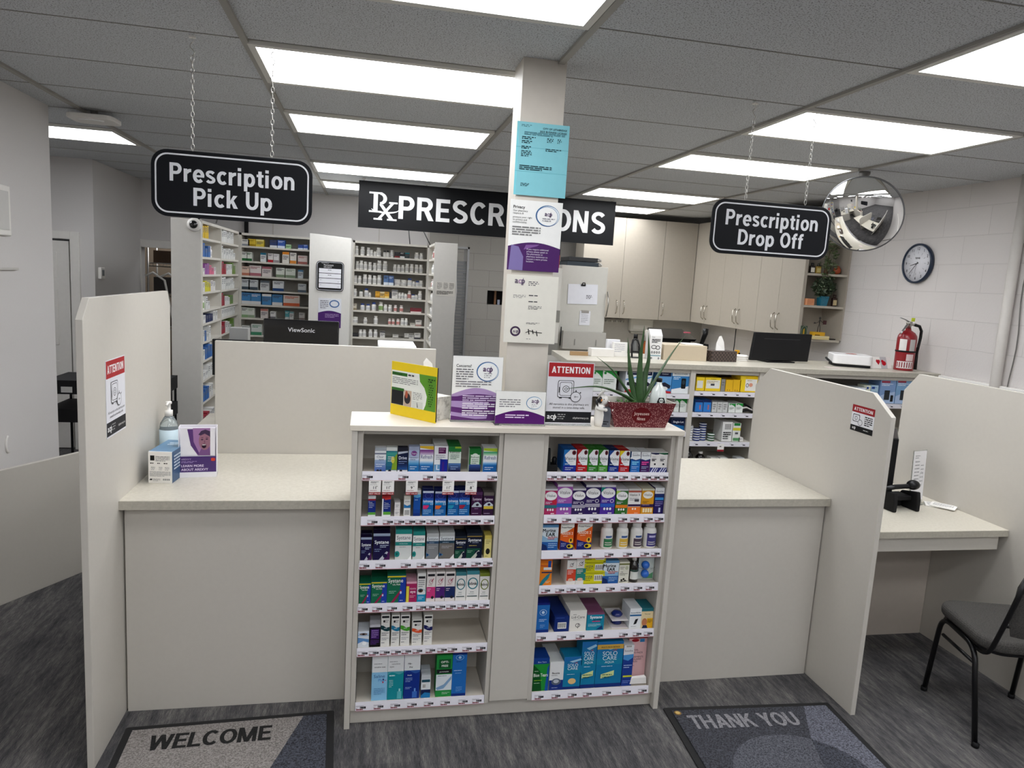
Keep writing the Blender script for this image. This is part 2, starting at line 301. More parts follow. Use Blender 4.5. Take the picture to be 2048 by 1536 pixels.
def face(b, o, ux, uz, w, h, ops, d=.00018):
    """prints on a flat face: every op lies a hair above the one before; coordinates run 0..1 across and up"""
    o = Vector(o); ux = Vector(ux).normalized(); uz = Vector(uz).normalized(); nn = ux.cross(uz)
    for k, q in enumerate(ops):
        L = nn*d*(k+1); P = lambda x, y: o+ux*x*w+uz*y*h+L
        t = q[0]
        if t == 'r': b.quad([P(q[1], q[2]), P(q[3], q[2]), P(q[3], q[4]), P(q[1], q[4])], K(q[5]))
        elif t == 'p': b.quad([P(x, y) for x, y in q[1]], K(q[2]))
        elif t == 'e': b.quad([P(q[1]+q[3]*cos(2*pi*i/28), q[2]+q[4]*sin(2*pi*i/28)) for i in range(28)], K(q[5]))
        elif t == 'o':   # ring
            cx, cy, rx, ry, th, col = q[1:7]; tx = th; ty = th*w/h; n = 36
            vs = [P(cx+rx*cos(2*pi*i/n), cy+ry*sin(2*pi*i/n)) for i in range(n)]+[P(cx+(rx-tx)*cos(2*pi*i/n), cy+(ry-ty)*sin(2*pi*i/n)) for i in range(n)]
            b.add(vs, [(i, (i+1) % n, n+(i+1) % n, n+i) for i in range(n)], K(col))
        elif t == 'g':   # colours blended upward in thin bands
            x0, y0, x1, y1, ca, cb, n = q[1:8]
            A, Bc = [int(ca[i:i+2], 16) for i in (0, 2, 4)], [int(cb[i:i+2], 16) for i in (0, 2, 4)]
            for i in range(n):
                c = ''.join('%02x' % round(A[j]+(Bc[j]-A[j])*i/(n-1)) for j in range(3)); ya = y0+(y1-y0)*i/n; yb = y0+(y1-y0)*(i+1)/n
                b.quad([P(x0, ya), P(x1, ya), P(x1, yb), P(x0, yb)], K(c))
        elif t == 't':   # text: x, y, cap height (of h), colour, align, max width, bold
            al = q[6] if len(q) > 6 else 'c'; wm = q[7] if len(q) > 7 else .92; bo = q[8] if len(q) > 8 else .01
            b.text(q[1], P(q[2], q[3]), ux, uz, q[4]*h, K(q[5]), al, wm*w, bo)
        elif t == 'H': heavy(b, q[1], P(q[2], q[3]), ux, uz, q[4]*h, K(q[5]), q[6]*w)
        elif t == 'l':   # lines of print too small to read
            x0, y1, x1, n, dy, col = q[1:7]; th = q[7] if len(q) > 7 else .35
            for i in range(n):
                xe = x0+(x1-x0)*(1 if i < n-1 else .7); yy = y1-i*dy; x = x0; j = i*3+1
                while x < xe-.01:
                    ww = min((.05+.035*((j*7) % 4))*(x1-x0)*2, xe-x)
                    b.quad([P(x, yy), P(x+ww, yy), P(x+ww, yy+dy*th), P(x, yy+dy*th)], K(col)); x += ww+.018; j += 1
        elif t == 'b':   # bar code
            x0, y0, x1, y1 = q[1:5]; b.quad([P(x0, y0), P(x1, y0), P(x1, y1), P(x0, y1)], M('f5f5f2', INKR)); L = nn*d*(k+1.6); n = 13; x = x0+.03*(x1-x0)
            for i in range(n):
                ww = (x1-x0)/n*(.3+.2*((i*5) % 3)); b.quad([P(x, y0+.12*(y1-y0)), P(x+ww, y0+.12*(y1-y0)), P(x+ww, y1-.12*(y1-y0)), P(x, y1-.12*(y1-y0))], M('1a1a1a', .5)); x += (x1-x0)*.95/n
def wave(y0, y1, top, col, n=12, ph=0.0):
    """a band whose edge runs as a wave from y0 at the left to y1 at the right, filled to `top`"""
    pts = [(i/n, y0+(y1-y0)*i/n+.035*sin(2*pi*i/n+ph)) for i in range(n+1)]
    return ('p', pts+[(1, top), (0, top)] if top > y0 else [(0, top), (1, top)]+pts[::-1], col)
EXPO = .1
# ------------------------------------------------------------------ camera
H = 1.84; CEIL = 2.71
pitch, yaw, roll, fpx = 0.14298, 0.204925, 0.059986, 1424.68
cam = bpy.data.cameras.new('camera'); cam.sensor_width = 36; cam.lens = fpx*36/2048; cam.clip_end = 60; cam.clip_start = .02
co = bpy.data.objects.new('camera', cam); C.objects.link(co); bpy.context.scene.camera = co
fw = Vector((sin(yaw)*cos(pitch), cos(yaw)*cos(pitch), -sin(pitch))); r0 = Vector((cos(yaw), -sin(yaw), 0)); u0 = r0.cross(fw)
r1 = cos(roll)*r0+sin(roll)*u0; u1 = -sin(roll)*r0+cos(roll)*u0
co.matrix_world = Matrix(((r1.x, u1.x, -fw.x, 0), (r1.y, u1.y, -fw.y, 0), (r1.z, u1.z, -fw.z, H), (0, 0, 0, 1)))
sc = bpy.context.scene
sc.view_settings.view_transform = 'Standard'; sc.view_settings.look = 'None'; sc.view_settings.gamma = 1; sc.view_settings.use_curve_mapping = False
sc.view_settings.exposure = EXPO
w = bpy.data.worlds.new('world'); sc.world = w; w.use_nodes = True; w.node_tree.nodes['Background'].inputs['Color'].default_value = (.02, .02, .02, 1)
sc.cycles.max_bounces = 8; sc.cycles.diffuse_bounces = 5; sc.cycles.glossy_bounces = 4; sc.cycles.transmission_bounces = 8; sc.cycles.transparent_max_bounces = 8
sc.cycles.sample_clamp_indirect = 6; sc.cycles.use_denoising = True

# ------------------------------------------------------------------ room shell
XR = 4.15; XL = -6.2; YB = -5.2; YW = 8.75
struct(B().box(XL, XR+.2, YB, 11.2, -.1, 0, M_CARPET).build('floor'))
b = B(); b.box(XL, XR+.2, YB, 11.2, CEIL, CEIL+.1, M_TILE)
M_TBAR = M('9f9c95', .5)
for k in range(-5, 4):
    x = -.5+1.22*k; b.box(x-.013, x+.013, YB, 11.2, CEIL-.012, CEIL, M_TBAR)
M_TB2 = M('8b8882', .6)
for k in range(-14, 14):
    y = 3.085+.61*k; b.box(XL, XR, y-.003, y+.003, CEIL-.002, CEIL, M_TB2)
struct(b.build('ceiling'))
struct(B().box(XR, XR+.2, YB, 11.2, 0, CEIL, M_BLOCK).build('wall_right'))
struct(B().box(XL-.1, XL, YB, 11.2, 0, CEIL, M_WALL).build('wall_far_left'))
struct(B().box(XL, XR+.2, YB-.1, YB, 0, CEIL, M_WALL).build('wall_front'))
# near left wall: ends in a corner, the room opens to the left behind it
struct(B().box(-2.02, -1.9, YB, 4.9, 0, CEIL, M_WALL).build('wall_left'))
# recess: wall with the white panel door, wall with the thermostat
b = B(); b.box(-4.6, -3.64, 7.35, 7.47, 0, CEIL, M_WALL); b.box(-3.64, -2.70, 7.35, 7.47, 1.98, CEIL, M_WALL); b.box(-2.70, -2.5, 7.35, 7.47, 0, CEIL, M_WALL)
struct(b.build('wall_recess'))
struct(B().box(-2.62, -2.5, 7.47, 8.75, 0, CEIL, M_WALL).build('wall_thermostat'))
struct(B().box(-4.7, -4.6, 4.9, 7.47, 0, CEIL, M_WALL).build('wall_recess_left'))
struct(B().box(-4.7, -2.02, 4.78, 4.9, 0, CEIL, M_WALL).build('wall_recess_front'))
# back wall with the doorway to the stock room and the small dark opening in the block work
b = B(); b.box(-2.62, -2.50, YW, YW+.14, 0, CEIL, M_WALL); b.box(-2.50, -1.55, YW, YW+.14, 1.975, CEIL, M_WALL); b.box(-1.55, .70, YW, YW+.14, 0, CEIL, M_WALL)
for x in (-1.1, .1, .68): b.box(x, x+.012, YW-.004, YW, 2.0, CEIL, M('bdb8b1'))
struct(b.build('wall_back'))
b = B(); b.box(.70, 1.44, YW, YW+.2, 0, CEIL, M_BLOCKG); b.box(1.44, 1.68, YW, YW+.2, 0, 1.538, M_BLOCKG); b.box(1.44, 1.68, YW, YW+.2, 1.711, CEIL, M_BLOCKG); b.box(1.68, XR, YW, YW+.2, 0, CEIL, M_BLOCKG)
struct(b.build('wall_back_block'))
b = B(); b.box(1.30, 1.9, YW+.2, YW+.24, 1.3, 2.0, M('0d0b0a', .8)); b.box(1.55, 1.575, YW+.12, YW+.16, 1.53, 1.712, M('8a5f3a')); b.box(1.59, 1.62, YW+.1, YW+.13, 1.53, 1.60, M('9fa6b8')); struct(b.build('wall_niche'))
# stock room behind the doorway
struct(B().box(-4.0, -.9, 10.9, 11.0, 0, CEIL, M('8a7a68', .8)).build('wall_stockroom'))
# white panel door
b = B(); W2 = M('dedbd6', .45)
b.box(-3.62, -2.72, 7.36, 7.40, .01, 1.962, W2)
door = struct(b.build('door_1', bevel=.002))
b = B()
for z0, z1 in ((.25, .85), (1.0, 1.52), (1.62, 1.86)):
    for x0, x1 in ((-3.52, -3.22), (-3.12, -2.82)):
        b.box(x0, x1, 7.352, 7.36, z0, z1, W2); b.box(x0+.035, x1-.035, 7.345, 7.352, z0+.035, z1-.035, W2)
b.build('door_panel', door, bevel=.006)
b = B(); b.box(-3.71, -3.64, 7.325, 7.36, 0, 2.05, W2); b.box(-2.70, -2.62, 7.325, 7.36, 0, 2.05, W2); b.box(-3.64, -2.70, 7.325, 7.36, 1.98, 2.05, W2)
struct(b.build('trim_1', bevel=.006))
b = B(); b.box(-2.59, -2.495, 8.72, 8.78, 0, 2.06, W2); b.box(-2.495, -1.5, 8.72, 8.78, 1.972, 2.06, W2); struct(b.build('trim_2', bevel=.006))
# ledge on the right wall behind the far desk panel, and the surface conduit
struct(B().box(XR-.035, XR, 2.0, 4.47, 1.315, 1.345, WHITE).build('trim_3', bevel=.006))
struct(B().tube([(4.11, 3.975, 0.3), (4.11, 3.975, CEIL)], .032, M('d3cec8', .5), 16).build('trim_4'))
o = B().tube([(4.14, 3.90+.012*sin(i*.9), 1.1+i*.1) for i in range(17)], .004, M('6d6a66')).build('wall_cable'); tag(o, 'thin grey cable running loose beside the white wall conduit', 'cable')
struct(B().box(XR-.012, XR, -5.2, 4.5, 0, .1, M('6f6c68')).build('baseboard_right'))

# ------------------------------------------------------------------ ceiling lights
lampC = M('d9d7d0', .5)
def light(x, y, lab):
    t = thing('ceiling_light', lab, 'ceiling light', (x, y, CEIL-.012), group='recessed fluorescent troffers')
    B().box(-.57, .57, -.265, .265, -.002, .006, M_LAMP).build('diffuser', t)
    b = B()
    for x0, x1, y0, y1 in ((-.597, -.57, -.297, .297), (.57, .597, -.297, .297), (-.57, .57, -.297, -.265), (-.57, .57, .265, .297)): b.box(x0, x1, y0, y1, -.004, .012, lampC)
    b.build('frame', t)
    return t
col = {'L': .105, 'R': 2.537, 'F': -2.335}
LG = [('L', -2, 'ceiling light cut by the top edge of the photo, above the column'), ('L', 0, 'long ceiling light just in front of the hanging pick up sign chain'),
      ('L', 2, 'ceiling light seen between the pick up sign and the column, second one deep'), ('L', 5, 'ceiling light right above the R of the long black prescriptions sign'),
      ('L', 7, 'farthest ceiling light, mostly hidden behind the long black prescriptions sign'),
      ('R', -2, 'ceiling light cut by the right edge of the photo, near the camera'), ('R', 0, 'large ceiling light above the drop off sign, crossed by its right chain'),
      ('R', 2, 'ceiling light to the left of the round mirror, crossed by both drop off chains'), ('R', 5, 'ceiling light between the long prescriptions sign and the drop off sign'),
      ('R', 7, 'farthest ceiling light on the right, above the wall cabinets'), ('F', 4, 'ceiling light over the recess at the left, beside the white access point')]
for c, k, lab in LG: light(col[c], 3.39+.61*k, lab)
for c, k in (('L', -5), ('R', -5), ('F', -5), ('L', -7), ('R', -7), ('F', -7), ('L', -9), ('R', -9), ('F', -9), ('L', -12), ('R', -12)):  # unseen fixtures, added behind the camera to brighten counter and unit fronts
    light(col[c], 3.39+.61*k, 'unseen ceiling light added over the shop floor behind the camera')['group'] = 'added ceiling lights behind the camera'
light(-2.335, 10.1, 'ceiling light inside the stock room beyond the doorway')
# access point, thermostat, wall frame, switch, hook
t = thing('access_point', 'flat white wireless access point hanging from the ceiling grid at the left', 'wireless access point', (-1.66, 4.93, CEIL))
b = B(); b.prism(rrect(-.13, .13, -.11, .11, .05), 'z', -.062, -.035, WHITE); b.build('housing', t, bevel=.006)
b = B(); b.tube([(-.07+.14*i/10, -.05-.03*sin(pi*i/10), -.0645) for i in range(11)], .004, M('f6f6f6', .3)); b.cyl((0, 0, -.035), (0, 0, 0), .02, GREY); b.build('mount', t)
t = thing('thermostat', 'white thermostat on the wall beside the doorway', 'thermostat', (-2.5, 7.42, 1.63))
b = B(); b.box(0, .03, 0.0, .11, 0, .11, WHITE); b.build('housing', t, bevel=.008); B().box(.0302, .032, .025, .085, .03, .085, M('7f8587')).build('screen', t)
t = thing('wall_intercom', 'white framed intercom panel cut by the left edge of the photo', 'intercom', (-1.9, 4.18, 1.92))
B().box(0, .02, -.15, .165, 0, .26, WHITE).build('frame', t, bevel=.005); B().box(.02, .024, -.13, .135, .03, .23, M('cfcdc9')).build('panel', t)
o = B().box(-1.9, -1.885, 4.0, 4.42, 1.74, 1.752, M('c4c0ba')).build('wall_rail'); tag(o, 'thin pale rail on the left wall under the intercom panel', 'wall rail')
t = thing('wall_hook', 'small white curved bumper on the left wall just above the low beige panel', 'wall bumper', (-1.9, 4.25, .80))
b = B(); b.tube([(.004, .028*cos(a), .045*sin(a)) for a in [pi*.55+i*pi*.9/10 for i in range(11)]], .006, WHITE); b.build('rim', t)
# ------------------------------------------------------------------ counters and partitions
t = thing('counter', 'beige pick up counter with a speckled top between the left partition and the shelf unit', 'counter', (-.48, 2.9, 0))
X = lambda x: x+.48
B().box(X(-.922), X(-.045), 0, .76, .872, .91, M_TOP).build('worktop', t, bevel=.002)
B().box(X(-.922), X(-.045), -.002, 0.0, .873, .908, M_EDGE).build('edge_band', t)
B().box(X(-.915), X(-.05), .04, .06, 0, .871, M_LAM).build('front_panel', t, bevel=.001)
t = thing('counter', 'beige drop off counter with a speckled top between the shelf unit and the right partition', 'counter', (1.75, 2.9, 0))
X = lambda x: x-1.75
B().box(X(1.315), X(2.180), 0, .75, .872, .91, M_TOP).build('worktop', t, bevel=.002)
B().box(X(1.315), X(2.180), -.002, 0.0, .873, .908, M_EDGE).build('edge_band', t)
B().box(X(1.32), X(2.176), .03, .05, 0, .871, M_LAM).build('front_panel', t, bevel=.001)
o = B().box(-.722, .352, 3.663, 3.69, .0, 1.47, M_LAM).build('privacy_screen', bevel=.002)
tag(o, 'wide beige privacy screen rising behind the pick up counter', 'privacy screen')
def partition(lab, x0, x1, pts):
    o = B().prism(pts, 'x', x0, x1, M_LAM).build('partition', bevel=.0015); return tag(o, lab, 'partition')
partition('tall beige partition with clipped corners at the left end of the pick up counter', -.945, -.922, [(2.59, 0), (3.66, 0), (3.66, 1.63), (3.62, 1.70), (2.652, 1.70), (2.59, 1.63)])
partition('beige partition with clipped corners between the drop off counter and the desk', 2.182, 2.205, [(2.585, 0), (3.67, 0), (3.67, 1.34), (3.54, 1.45), (2.715, 1.45), (2.585, 1.365)])
partition('beige partition at the far right of the desk beside the chair', 3.132, 3.155, [(1.60, 0), (3.64, 0), (3.64, 1.34), (3.54, 1.45), (1.70, 1.45), (1.60, 1.365)])
# low diagonal panel at the left
t = thing('low_panel', 'low beige diagonal panel in front of the left wall', 'low panel', (-1.84, 3.963, 0), math.atan2(.43, .249))
B().box(-.06, .86, 0, .025, 0, .722, M_LAM).build('panel', t, bevel=.002)
# consultation desk
t = thing('desk', 'speckled desk top with a beige apron between the two right partitions', 'desk', (2.6, 2.82, 0))
X = lambda x: x-2.6
B().box(X(2.206), X(3.130), 0, .80, .738, .772, M_TOP).build('desk_top', t, bevel=.002)
B().box(X(2.206), X(3.130), -.002, 0, .739, .770, M_EDGE).build('edge_band', t)
B().box(X(2.206), X(3.10), .02, .04, .665, .737, M_LAM).build('apron', t, bevel=.001)
B().box(X(2.206), X(3.130), .445, .465, 0, .737, M('bdb3a8', .5)).build('back_panel', t, bevel=.001)

# ------------------------------------------------------------------ the centre display unit
UY = 2.745
t = thing('display_unit', 'beige two bay shelf unit full of eye care products around the column base', 'shelf unit', (.64, UY, 0))
X = lambda x: x-.64
def up(n, x0, x1, y0, y1, z0, z1, m=M_LAM, bv=.001): return B().box(X(x0), X(x1), y0-UY, y1-UY, z0, z1, m).build(n, t, bevel=bv)
up('top', -.053, 1.318, 2.72, 3.0, 1.241, 1.263, M('dfd7c9', .4), .0015)
for x in (-.045, 1.292): up('side_panel', x, x+.022, 2.725, 3.0, 0, 1.24)
for x in (-.022, .533, .718, 1.272): up('bay_side', x, x+(.02 if x not in (.533,) else .018), 2.746, 3.0, .065, 1.24)
up('column_cover', .552, .717, 2.735, 2.748, .08, 1.238)
up('column_cover', .552, .717, 2.752, 2.99, .08, 1.238)
for x0, x1 in ((-.001, .532), (.739, 1.271)):
    up('back_panel', x0, x1, 2.985, 2.999, .065, 1.24)
    up('head_rail', x0, x1, 2.748, 2.765, 1.224, 1.24)
up('kick_panel', -.022, 1.292, 2.765, 2.785, 0, .062)
ZL = [1.068, .885, .704, .522, .333, .096]; ZR = [1.070, .887, .732, .578, .366, .096]
TAGS = {'L1': [0.019, 0.157, 0.253, 0.306, 0.511], 'L2': [0.043, 0.103, 0.147, 0.19, 0.231, 0.274, 0.32, 0.367, 0.411, 0.454, 0.506], 'L3': [0.017, 0.08, 0.18, 0.243, 0.302, 0.357, 0.405, 0.464, 0.513], 'L4': [0.016, 0.073, 0.132, 0.194, 0.248, 0.284, 0.327, 0.37, 0.416, 0.462, 0.508], 'L5': [0.021, 0.065, 0.109, 0.154, 0.196, 0.241, 0.294, 0.342, 0.385, 0.446, 0.504], 'L6': [0.021, 0.092, 0.16, 0.228, 0.297, 0.366, 0.441, 0.5], 'R1': [0.76, 0.8, 0.843, 0.884, 0.928, 0.975, 1.025, 1.069, 1.122, 1.171, 1.21, 1.249], 'R2': [0.772, 0.835, 0.898, 0.954, 1.008, 1.081, 1.134, 1.196, 1.244], 'R3': [0.852, 0.936, 1.033, 1.115, 1.194, 1.242], 'R4': [0.766, 0.827, 0.877, 0.921, 0.977, 1.052, 1.118, 1.177, 1.232], 'R5': [0.762, 0.851, 0.933, 1.015, 1.129, 1.192, 1.243], 'R6': [0.77, 0.845, 0.918, 0.986, 1.075, 1.167, 1.241]}
def strip(x0, x1, z, tags):
    b = B(); h = .036
    b.quad([(X(x0), -.006, z-h+.008), (X(x1), -.006, z-h+.008), (X(x1), -.002, z+.008), (X(x0), -.002, z+.008)], TAGW)
    b.box(X(x0), X(x1), -.0015, .0005, z-h+.008, z+.008, TAGW)
    b.quad([(X(x0), -.0065, z-h+.007), (X(x1), -.0065, z-h+.007), (X(x1), -.0062, z-h+.0095), (X(x0), -.0062, z-h+.0095)], M('b8898c', .4))
    for x in tags:
        w = .043; o = Vector((X(x)-w/2, -.0068, z-h+.0105)); u = Vector((0, .004, h)).normalized()
        face(b, o, (1, 0, 0), u, w, .024, [('r', 0, 0, 1, 1, 'eceaf0'), ('l', .03, .80, .75, 2, .13, '8d8b96', .4), ('l', .03, .45, .2, 2, .14, '77757f', .4),
            ('r', .42, .34, .47, .70, '1c1c28'), ('r', .50, .34, .58, .70, '1c1c28'), ('r', .60, .34, .69, .70, '1c1c28'), ('r', .71, .34, .80, .70, '1c1c28'), ('r', .82, .34, .95, .70, '1c1c28'),
            ('l', .05, .12, .95, 1, .2, '8f3c48', .9)])
    b.build('price_strip', t)
for zz, x0, x1, side in ((ZL, 0, .531, 'L'), (ZR, .74, 1.270, 'R')):
    for i, z in enumerate(zz):
        up('shelf', x0, x1, 2.748, 2.984, z-.018, z, M('cdc5b8', .45))
        strip(x0-.002, x1, z, TAGS[side+str(i+1)])

# hanging value tags below the top strip of the left bay
for x, num, lab in ((.048, '11', 'hanging price tag reading eleven, leftmost under the top left shelf'), (.099, '11', 'hanging price tag reading eleven, second from the left end'),
                    (.191, '9', 'hanging price tag reading nine under the top left shelf'), (.335, '11', 'hanging price tag reading eleven near the bay middle, to the right of the nine'), (.427, '8', 'hanging price tag reading eight, rightmost of the five')):
    b = B(); b.box(-.023, .023, 0, .0006, 0, .058, PAPER)
    face(b, (-.023, -.0001, 0), (1, 0, 0), (0, 0, 1), .046, .058, [('r', 0, 0, 1, .2, 'a5333d'), ('t', 'BEST VALUE', .5, .05, .1, 'f5e8e6', 'c', .9, .02), ('t', num, .48, .42, .19, '1c1c1c', 'c', .6, .03), ('l', .62, .58, .76, 1, .08, '222222', .6),
        ('l', .15, .90, .8, 2, .06, '55555c', .5), ('l', .1, .72, .9, 1, .06, '9a9aa0', .3), ('l', .1, .30, .9, 1, .06, 'b06a70', .5)])
    tag(b.build('value_tag', loc=(x, 2.7365, .983)), lab, 'price tag', 'hanging value tags')

# ------------------------------------------------------------------ column with its notices
struct(B().box(.568, .744, 2.88, 3.05, 1.264, CEIL, M('cfc8bd', .5)).build('column', bevel=.002))
def sheet(name, lab, cat, x0, x1, z0, z1, y, base, ops, rz=0, th=.0012, tilt=0, cover=True):
    w, h = x1-x0, z1-z0; b = B(); b.box(0, w, 0, th, 0, h, M(base, .5))
    face(b, (0, -.0001, 0), (1, 0, 0), (0, 0, 1), w, h, ops, .00012)
    return tag(b.build(name, loc=(x0, y, z0), rot=(tilt, 0, rz)), lab, cat)
def acp(x, y, hg, r, c1='4a2c5e', c2='7d5a8c', bo=.015):    # the college's monogram: a, c and a long-tailed p
    d = hg*r*.60
    return [('t', 'a', x-d, y, hg, c1, 'c', 9, bo), ('t', 'c', x, y, hg, c2, 'c', 9, bo*.9), ('t', 'p', x+d*1.0, y, hg, c1, 'c', 9, bo), ('r', x+d*.98-hg*.07*r, y-hg*.35, x+d*.98+hg*.03*r, y+hg*.9, c1)]
sheet('business_license', 'light blue city business license sheet, topmost notice on the column', 'notice', .556, .770, 2.184, 2.466, 2.872, '7fc4cf', [
    ('r', 0, 0, .04, 1, '8fd6e0'), ('r', 0, .655, 1, .66, '6fb2bd'), ('r', 0, .325, 1, .33, '6fb2bd'), ('t', 'CITY OF LETHBRIDGE', .95, .918, .026, '0c2c36', 'r', .46, .03), ('t', '2025 BUSINESS LICENSE', .95, .875, .026, '0c2c36', 'r', .52, .03),
    ('l', .08, .955, .3, 2, .018, '2a5f6b'), ('l', .14, .86, .92, 3, .016, '2a5f6b', .45), ('l', .1, .79, .36, 2, .022, '1c4650', .6), ('l', .1, .735, .32, 2, .022, '1c4650', .6), ('l', .58, .79, .7, 3, .022, '1c4650', .6),
    ('l', .78, .79, .86, 3, .022, '1c4650', .6), ('l', .1, .66, .3, 2, .022, '1c4650', .6), ('l', .56, .65, .86, 2, .022, '1c4650', .5), ('l', .1, .6, .3, 4, .022, '1c4650', .5), ('l', .08, .40, .7, 3, .024, '1c4650', .5), ('l', .12, .16, .3, 3, .016, '1c4650', .4)])
sheet('privacy_notice', 'white privacy notice with a purple lower arch in a clear sleeve on the column', 'notice', .546, .763, 1.886, 2.165, 2.871, 'efefec', [
    ('p', [(0, 0), (1, 0)]+[(1-i/16, .34+.07*sin(pi*i/16)) for i in range(17)], '5b2f72'), ('p', [(.03, 0), (.3, 0), (.3, .2), (.2, .34), (.06, .36)], '8f83b4'), ('p', [(.3, .3), (.55, .36), (.6, .385), (.34, .37)], '8e68a4'),
    ('e', .72, .80, .23, .15, '4f7fa8'), ('e', .73, .80, .215, .138, 'e8f0f4'), ('e', .715, .79, .19, .125, 'f4f4f2'), ('o', .71, .79, .21, .14, .006, '3f3f86'),
    ('t', 'Privacy', .06, .88, .042, '222222', 'l', .5, .02), ('t', 'Our pharmacy', .06, .835, .026, '4a4a4a', 'l', .5), ('t', 'respects &', .06, .80, .026, '4a4a4a', 'l', .5), ('t', 'protects your right', .06, .745, .026, '4a4a4a', 'l', .5), ('t', 'to privacy and', .06, .71, .026, '4a4a4a', 'l', .5),
    ('t', 'confidentiality.', .06, .675, .026, '4a4a4a', 'l', .5), ('l', .06, .61, .6, 4, .035, '8d8d8d', .5), ('t', 'If you require additional', .36, .30, .024, 'e6dcec', 'l', .6), ('t', 'privacy please speak to', .36, .265, .024, 'e6dcec', 'l', .6), ('t', 'the pharmacist or', .36, .23, .024, 'e6dcec', 'l', .6),
    ('t', 'pharmacy technician to', .36, .195, .024, 'e6dcec', 'l', .6), ('t', 'request a more private', .36, .16, .024, 'e6dcec', 'l', .6), ('t', 'location.', .36, .125, .024, 'e6dcec', 'l', .6)]+acp(.73, .80, .062, 1.286)+[('l', .62, .755, .86, 2, .03, '9a9aa4', .35)])
sheet('license_certificate', 'cream certificate with a round seal and signature, lowest sheet on the column', 'notice', .549, .766, 1.591, 1.868, 2.870, 'e4e1d6', [
    ('o', .22, .17, .10, .075, .035, '54405c'), ('l', .42, .90, .62, 3, .024, '77757a', .5), ('l', .14, .70, .38, 3, .018, '8a8888', .4), ('l', .44, .70, .72, 1, .02, '44424a', .7), ('l', .44, .61, .72, 1, .02, '44424a', .7),
    ('l', .44, .545, .7, 3, .02, '77757a', .4), ('l', .42, .30, .68, 2, .016, '77757a', .4), ('l', .44, .06, .56, 1, .016, '77757a', .4),
    ('p', [(.42, .16), (.5, .19), (.6, .17), (.74, .165), (.74, .155), (.6, .16), (.5, .18), (.42, .15)], '202024'), ('p', [(.46, .21), (.48, .21), (.50, .13), (.48, .13)], '202024'), ('p', [(.54, .2), (.56, .2), (.58, .14), (.56, .14)], '202024'), ('p', [(.62, .19), (.635, .19), (.66, .11), (.64, .11)], '202024')]
    +acp(.25, .88, .085, 1.276, '6a5a78', 'b083b8')+acp(.225, .155, .045, 1.276))

# ------------------------------------------------------------------ notices and ornaments on top of the unit
ZT = 1.2635
def att_ops(full=True):
    o = [('r', 0, 0, 1, 1, 'e3e3e8'), ('r', .015, .765, .985, .99, 'b5343a'), ('H', 'ATTENTION', .5, .825, .105, 'f3eeee', .84), ('r', 0, .02, 1, .2, '25272c'),
         ('t', 'ahpharmacy.ca', .95, .085, .032, 'e6e6e6', 'r', .36, .01), ('l', .27, .145, .45, 3, .035, 'b5b5b5', .4),
         *acp(.14, .08, .085, 1.33, 'f0f0f0', 'f0f0f0', .02),
         ('t', 'All narcotics in this pharmacy are', .5, .305, .036, '3b3b3e', 'c', .86), ('t', 'stored in a time-delay safe.', .5, .25, .036, '3b3b3e', 'c', .7)]
    def frame(x0, y0, x1, y1, t, c, inner='e3e3e8'): return [('p', rrect(x0, x1, y0, y1, .035, 4), c), ('p', rrect(x0+t, x1-t, y0+t*.75, y1-t*.75, .03, 4), inner)]
    o += frame(.23, .43, .58, .71, .012, '3a3a3e')+frame(.27, .46, .54, .68, .01, '3a3a3e')+[('o', .41, .57, .075, .055, .012, '3a3a3e'), ('o', .41, .57, .035, .026, .01, '3a3a3e'), ('r', .255, .51, .27, .60, '3a3a3e'),
         ('r', .27, .415, .33, .43, '3a3a3e'), ('r', .48, .415, .54, .43, '3a3a3e'), ('e', .63, .445, .115, .085, '3a3a3e'), ('e', .63, .445, .103, .076, 'e3e3e8'), ('r', .62, .443, .69, .449, '3a3a3e'), ('o', .615, .446, .018, .014, .008, '3a3a3e'), ('r', .62, .53, .64, .555, '3a3a3e'), ('p', [(.71, .51), (.73, .5), (.745, .52), (.725, .53)], '3a3a3e')]
    return o
def stand_sheet(name, lab, x, y, w, h, base, ops, rz=0, tilt=-.12, body='f0f0ee', up=.006):
    t = thing(name, lab, 'notice', (x, y, ZT), rz)
    b = B(); c, s = cos(tilt), sin(tilt)
    b.box(-w/2, w/2, 0, .0012, up, h, M(body, .5)); face(b, (-w/2, -.0002, up), (1, 0, 0), (0, 0, 1), w, h-up, ops, .00012)
    b.build('printed_sheet', t)
    b = B(); b.box(-w/2-.002, w/2+.002, .0016, .0032, .003, h+.002, CLEAR); b.box(-w/2-.002, w/2+.002, -.012, .05, 0, .0025, CLEAR); b.build('clear_holder', t)
    return t
stand_sheet('attention_sign', 'white attention sign with a red header standing on the unit left of the figurine', .826, 2.795, .196, .262, 'e3e3e8', att_ops())
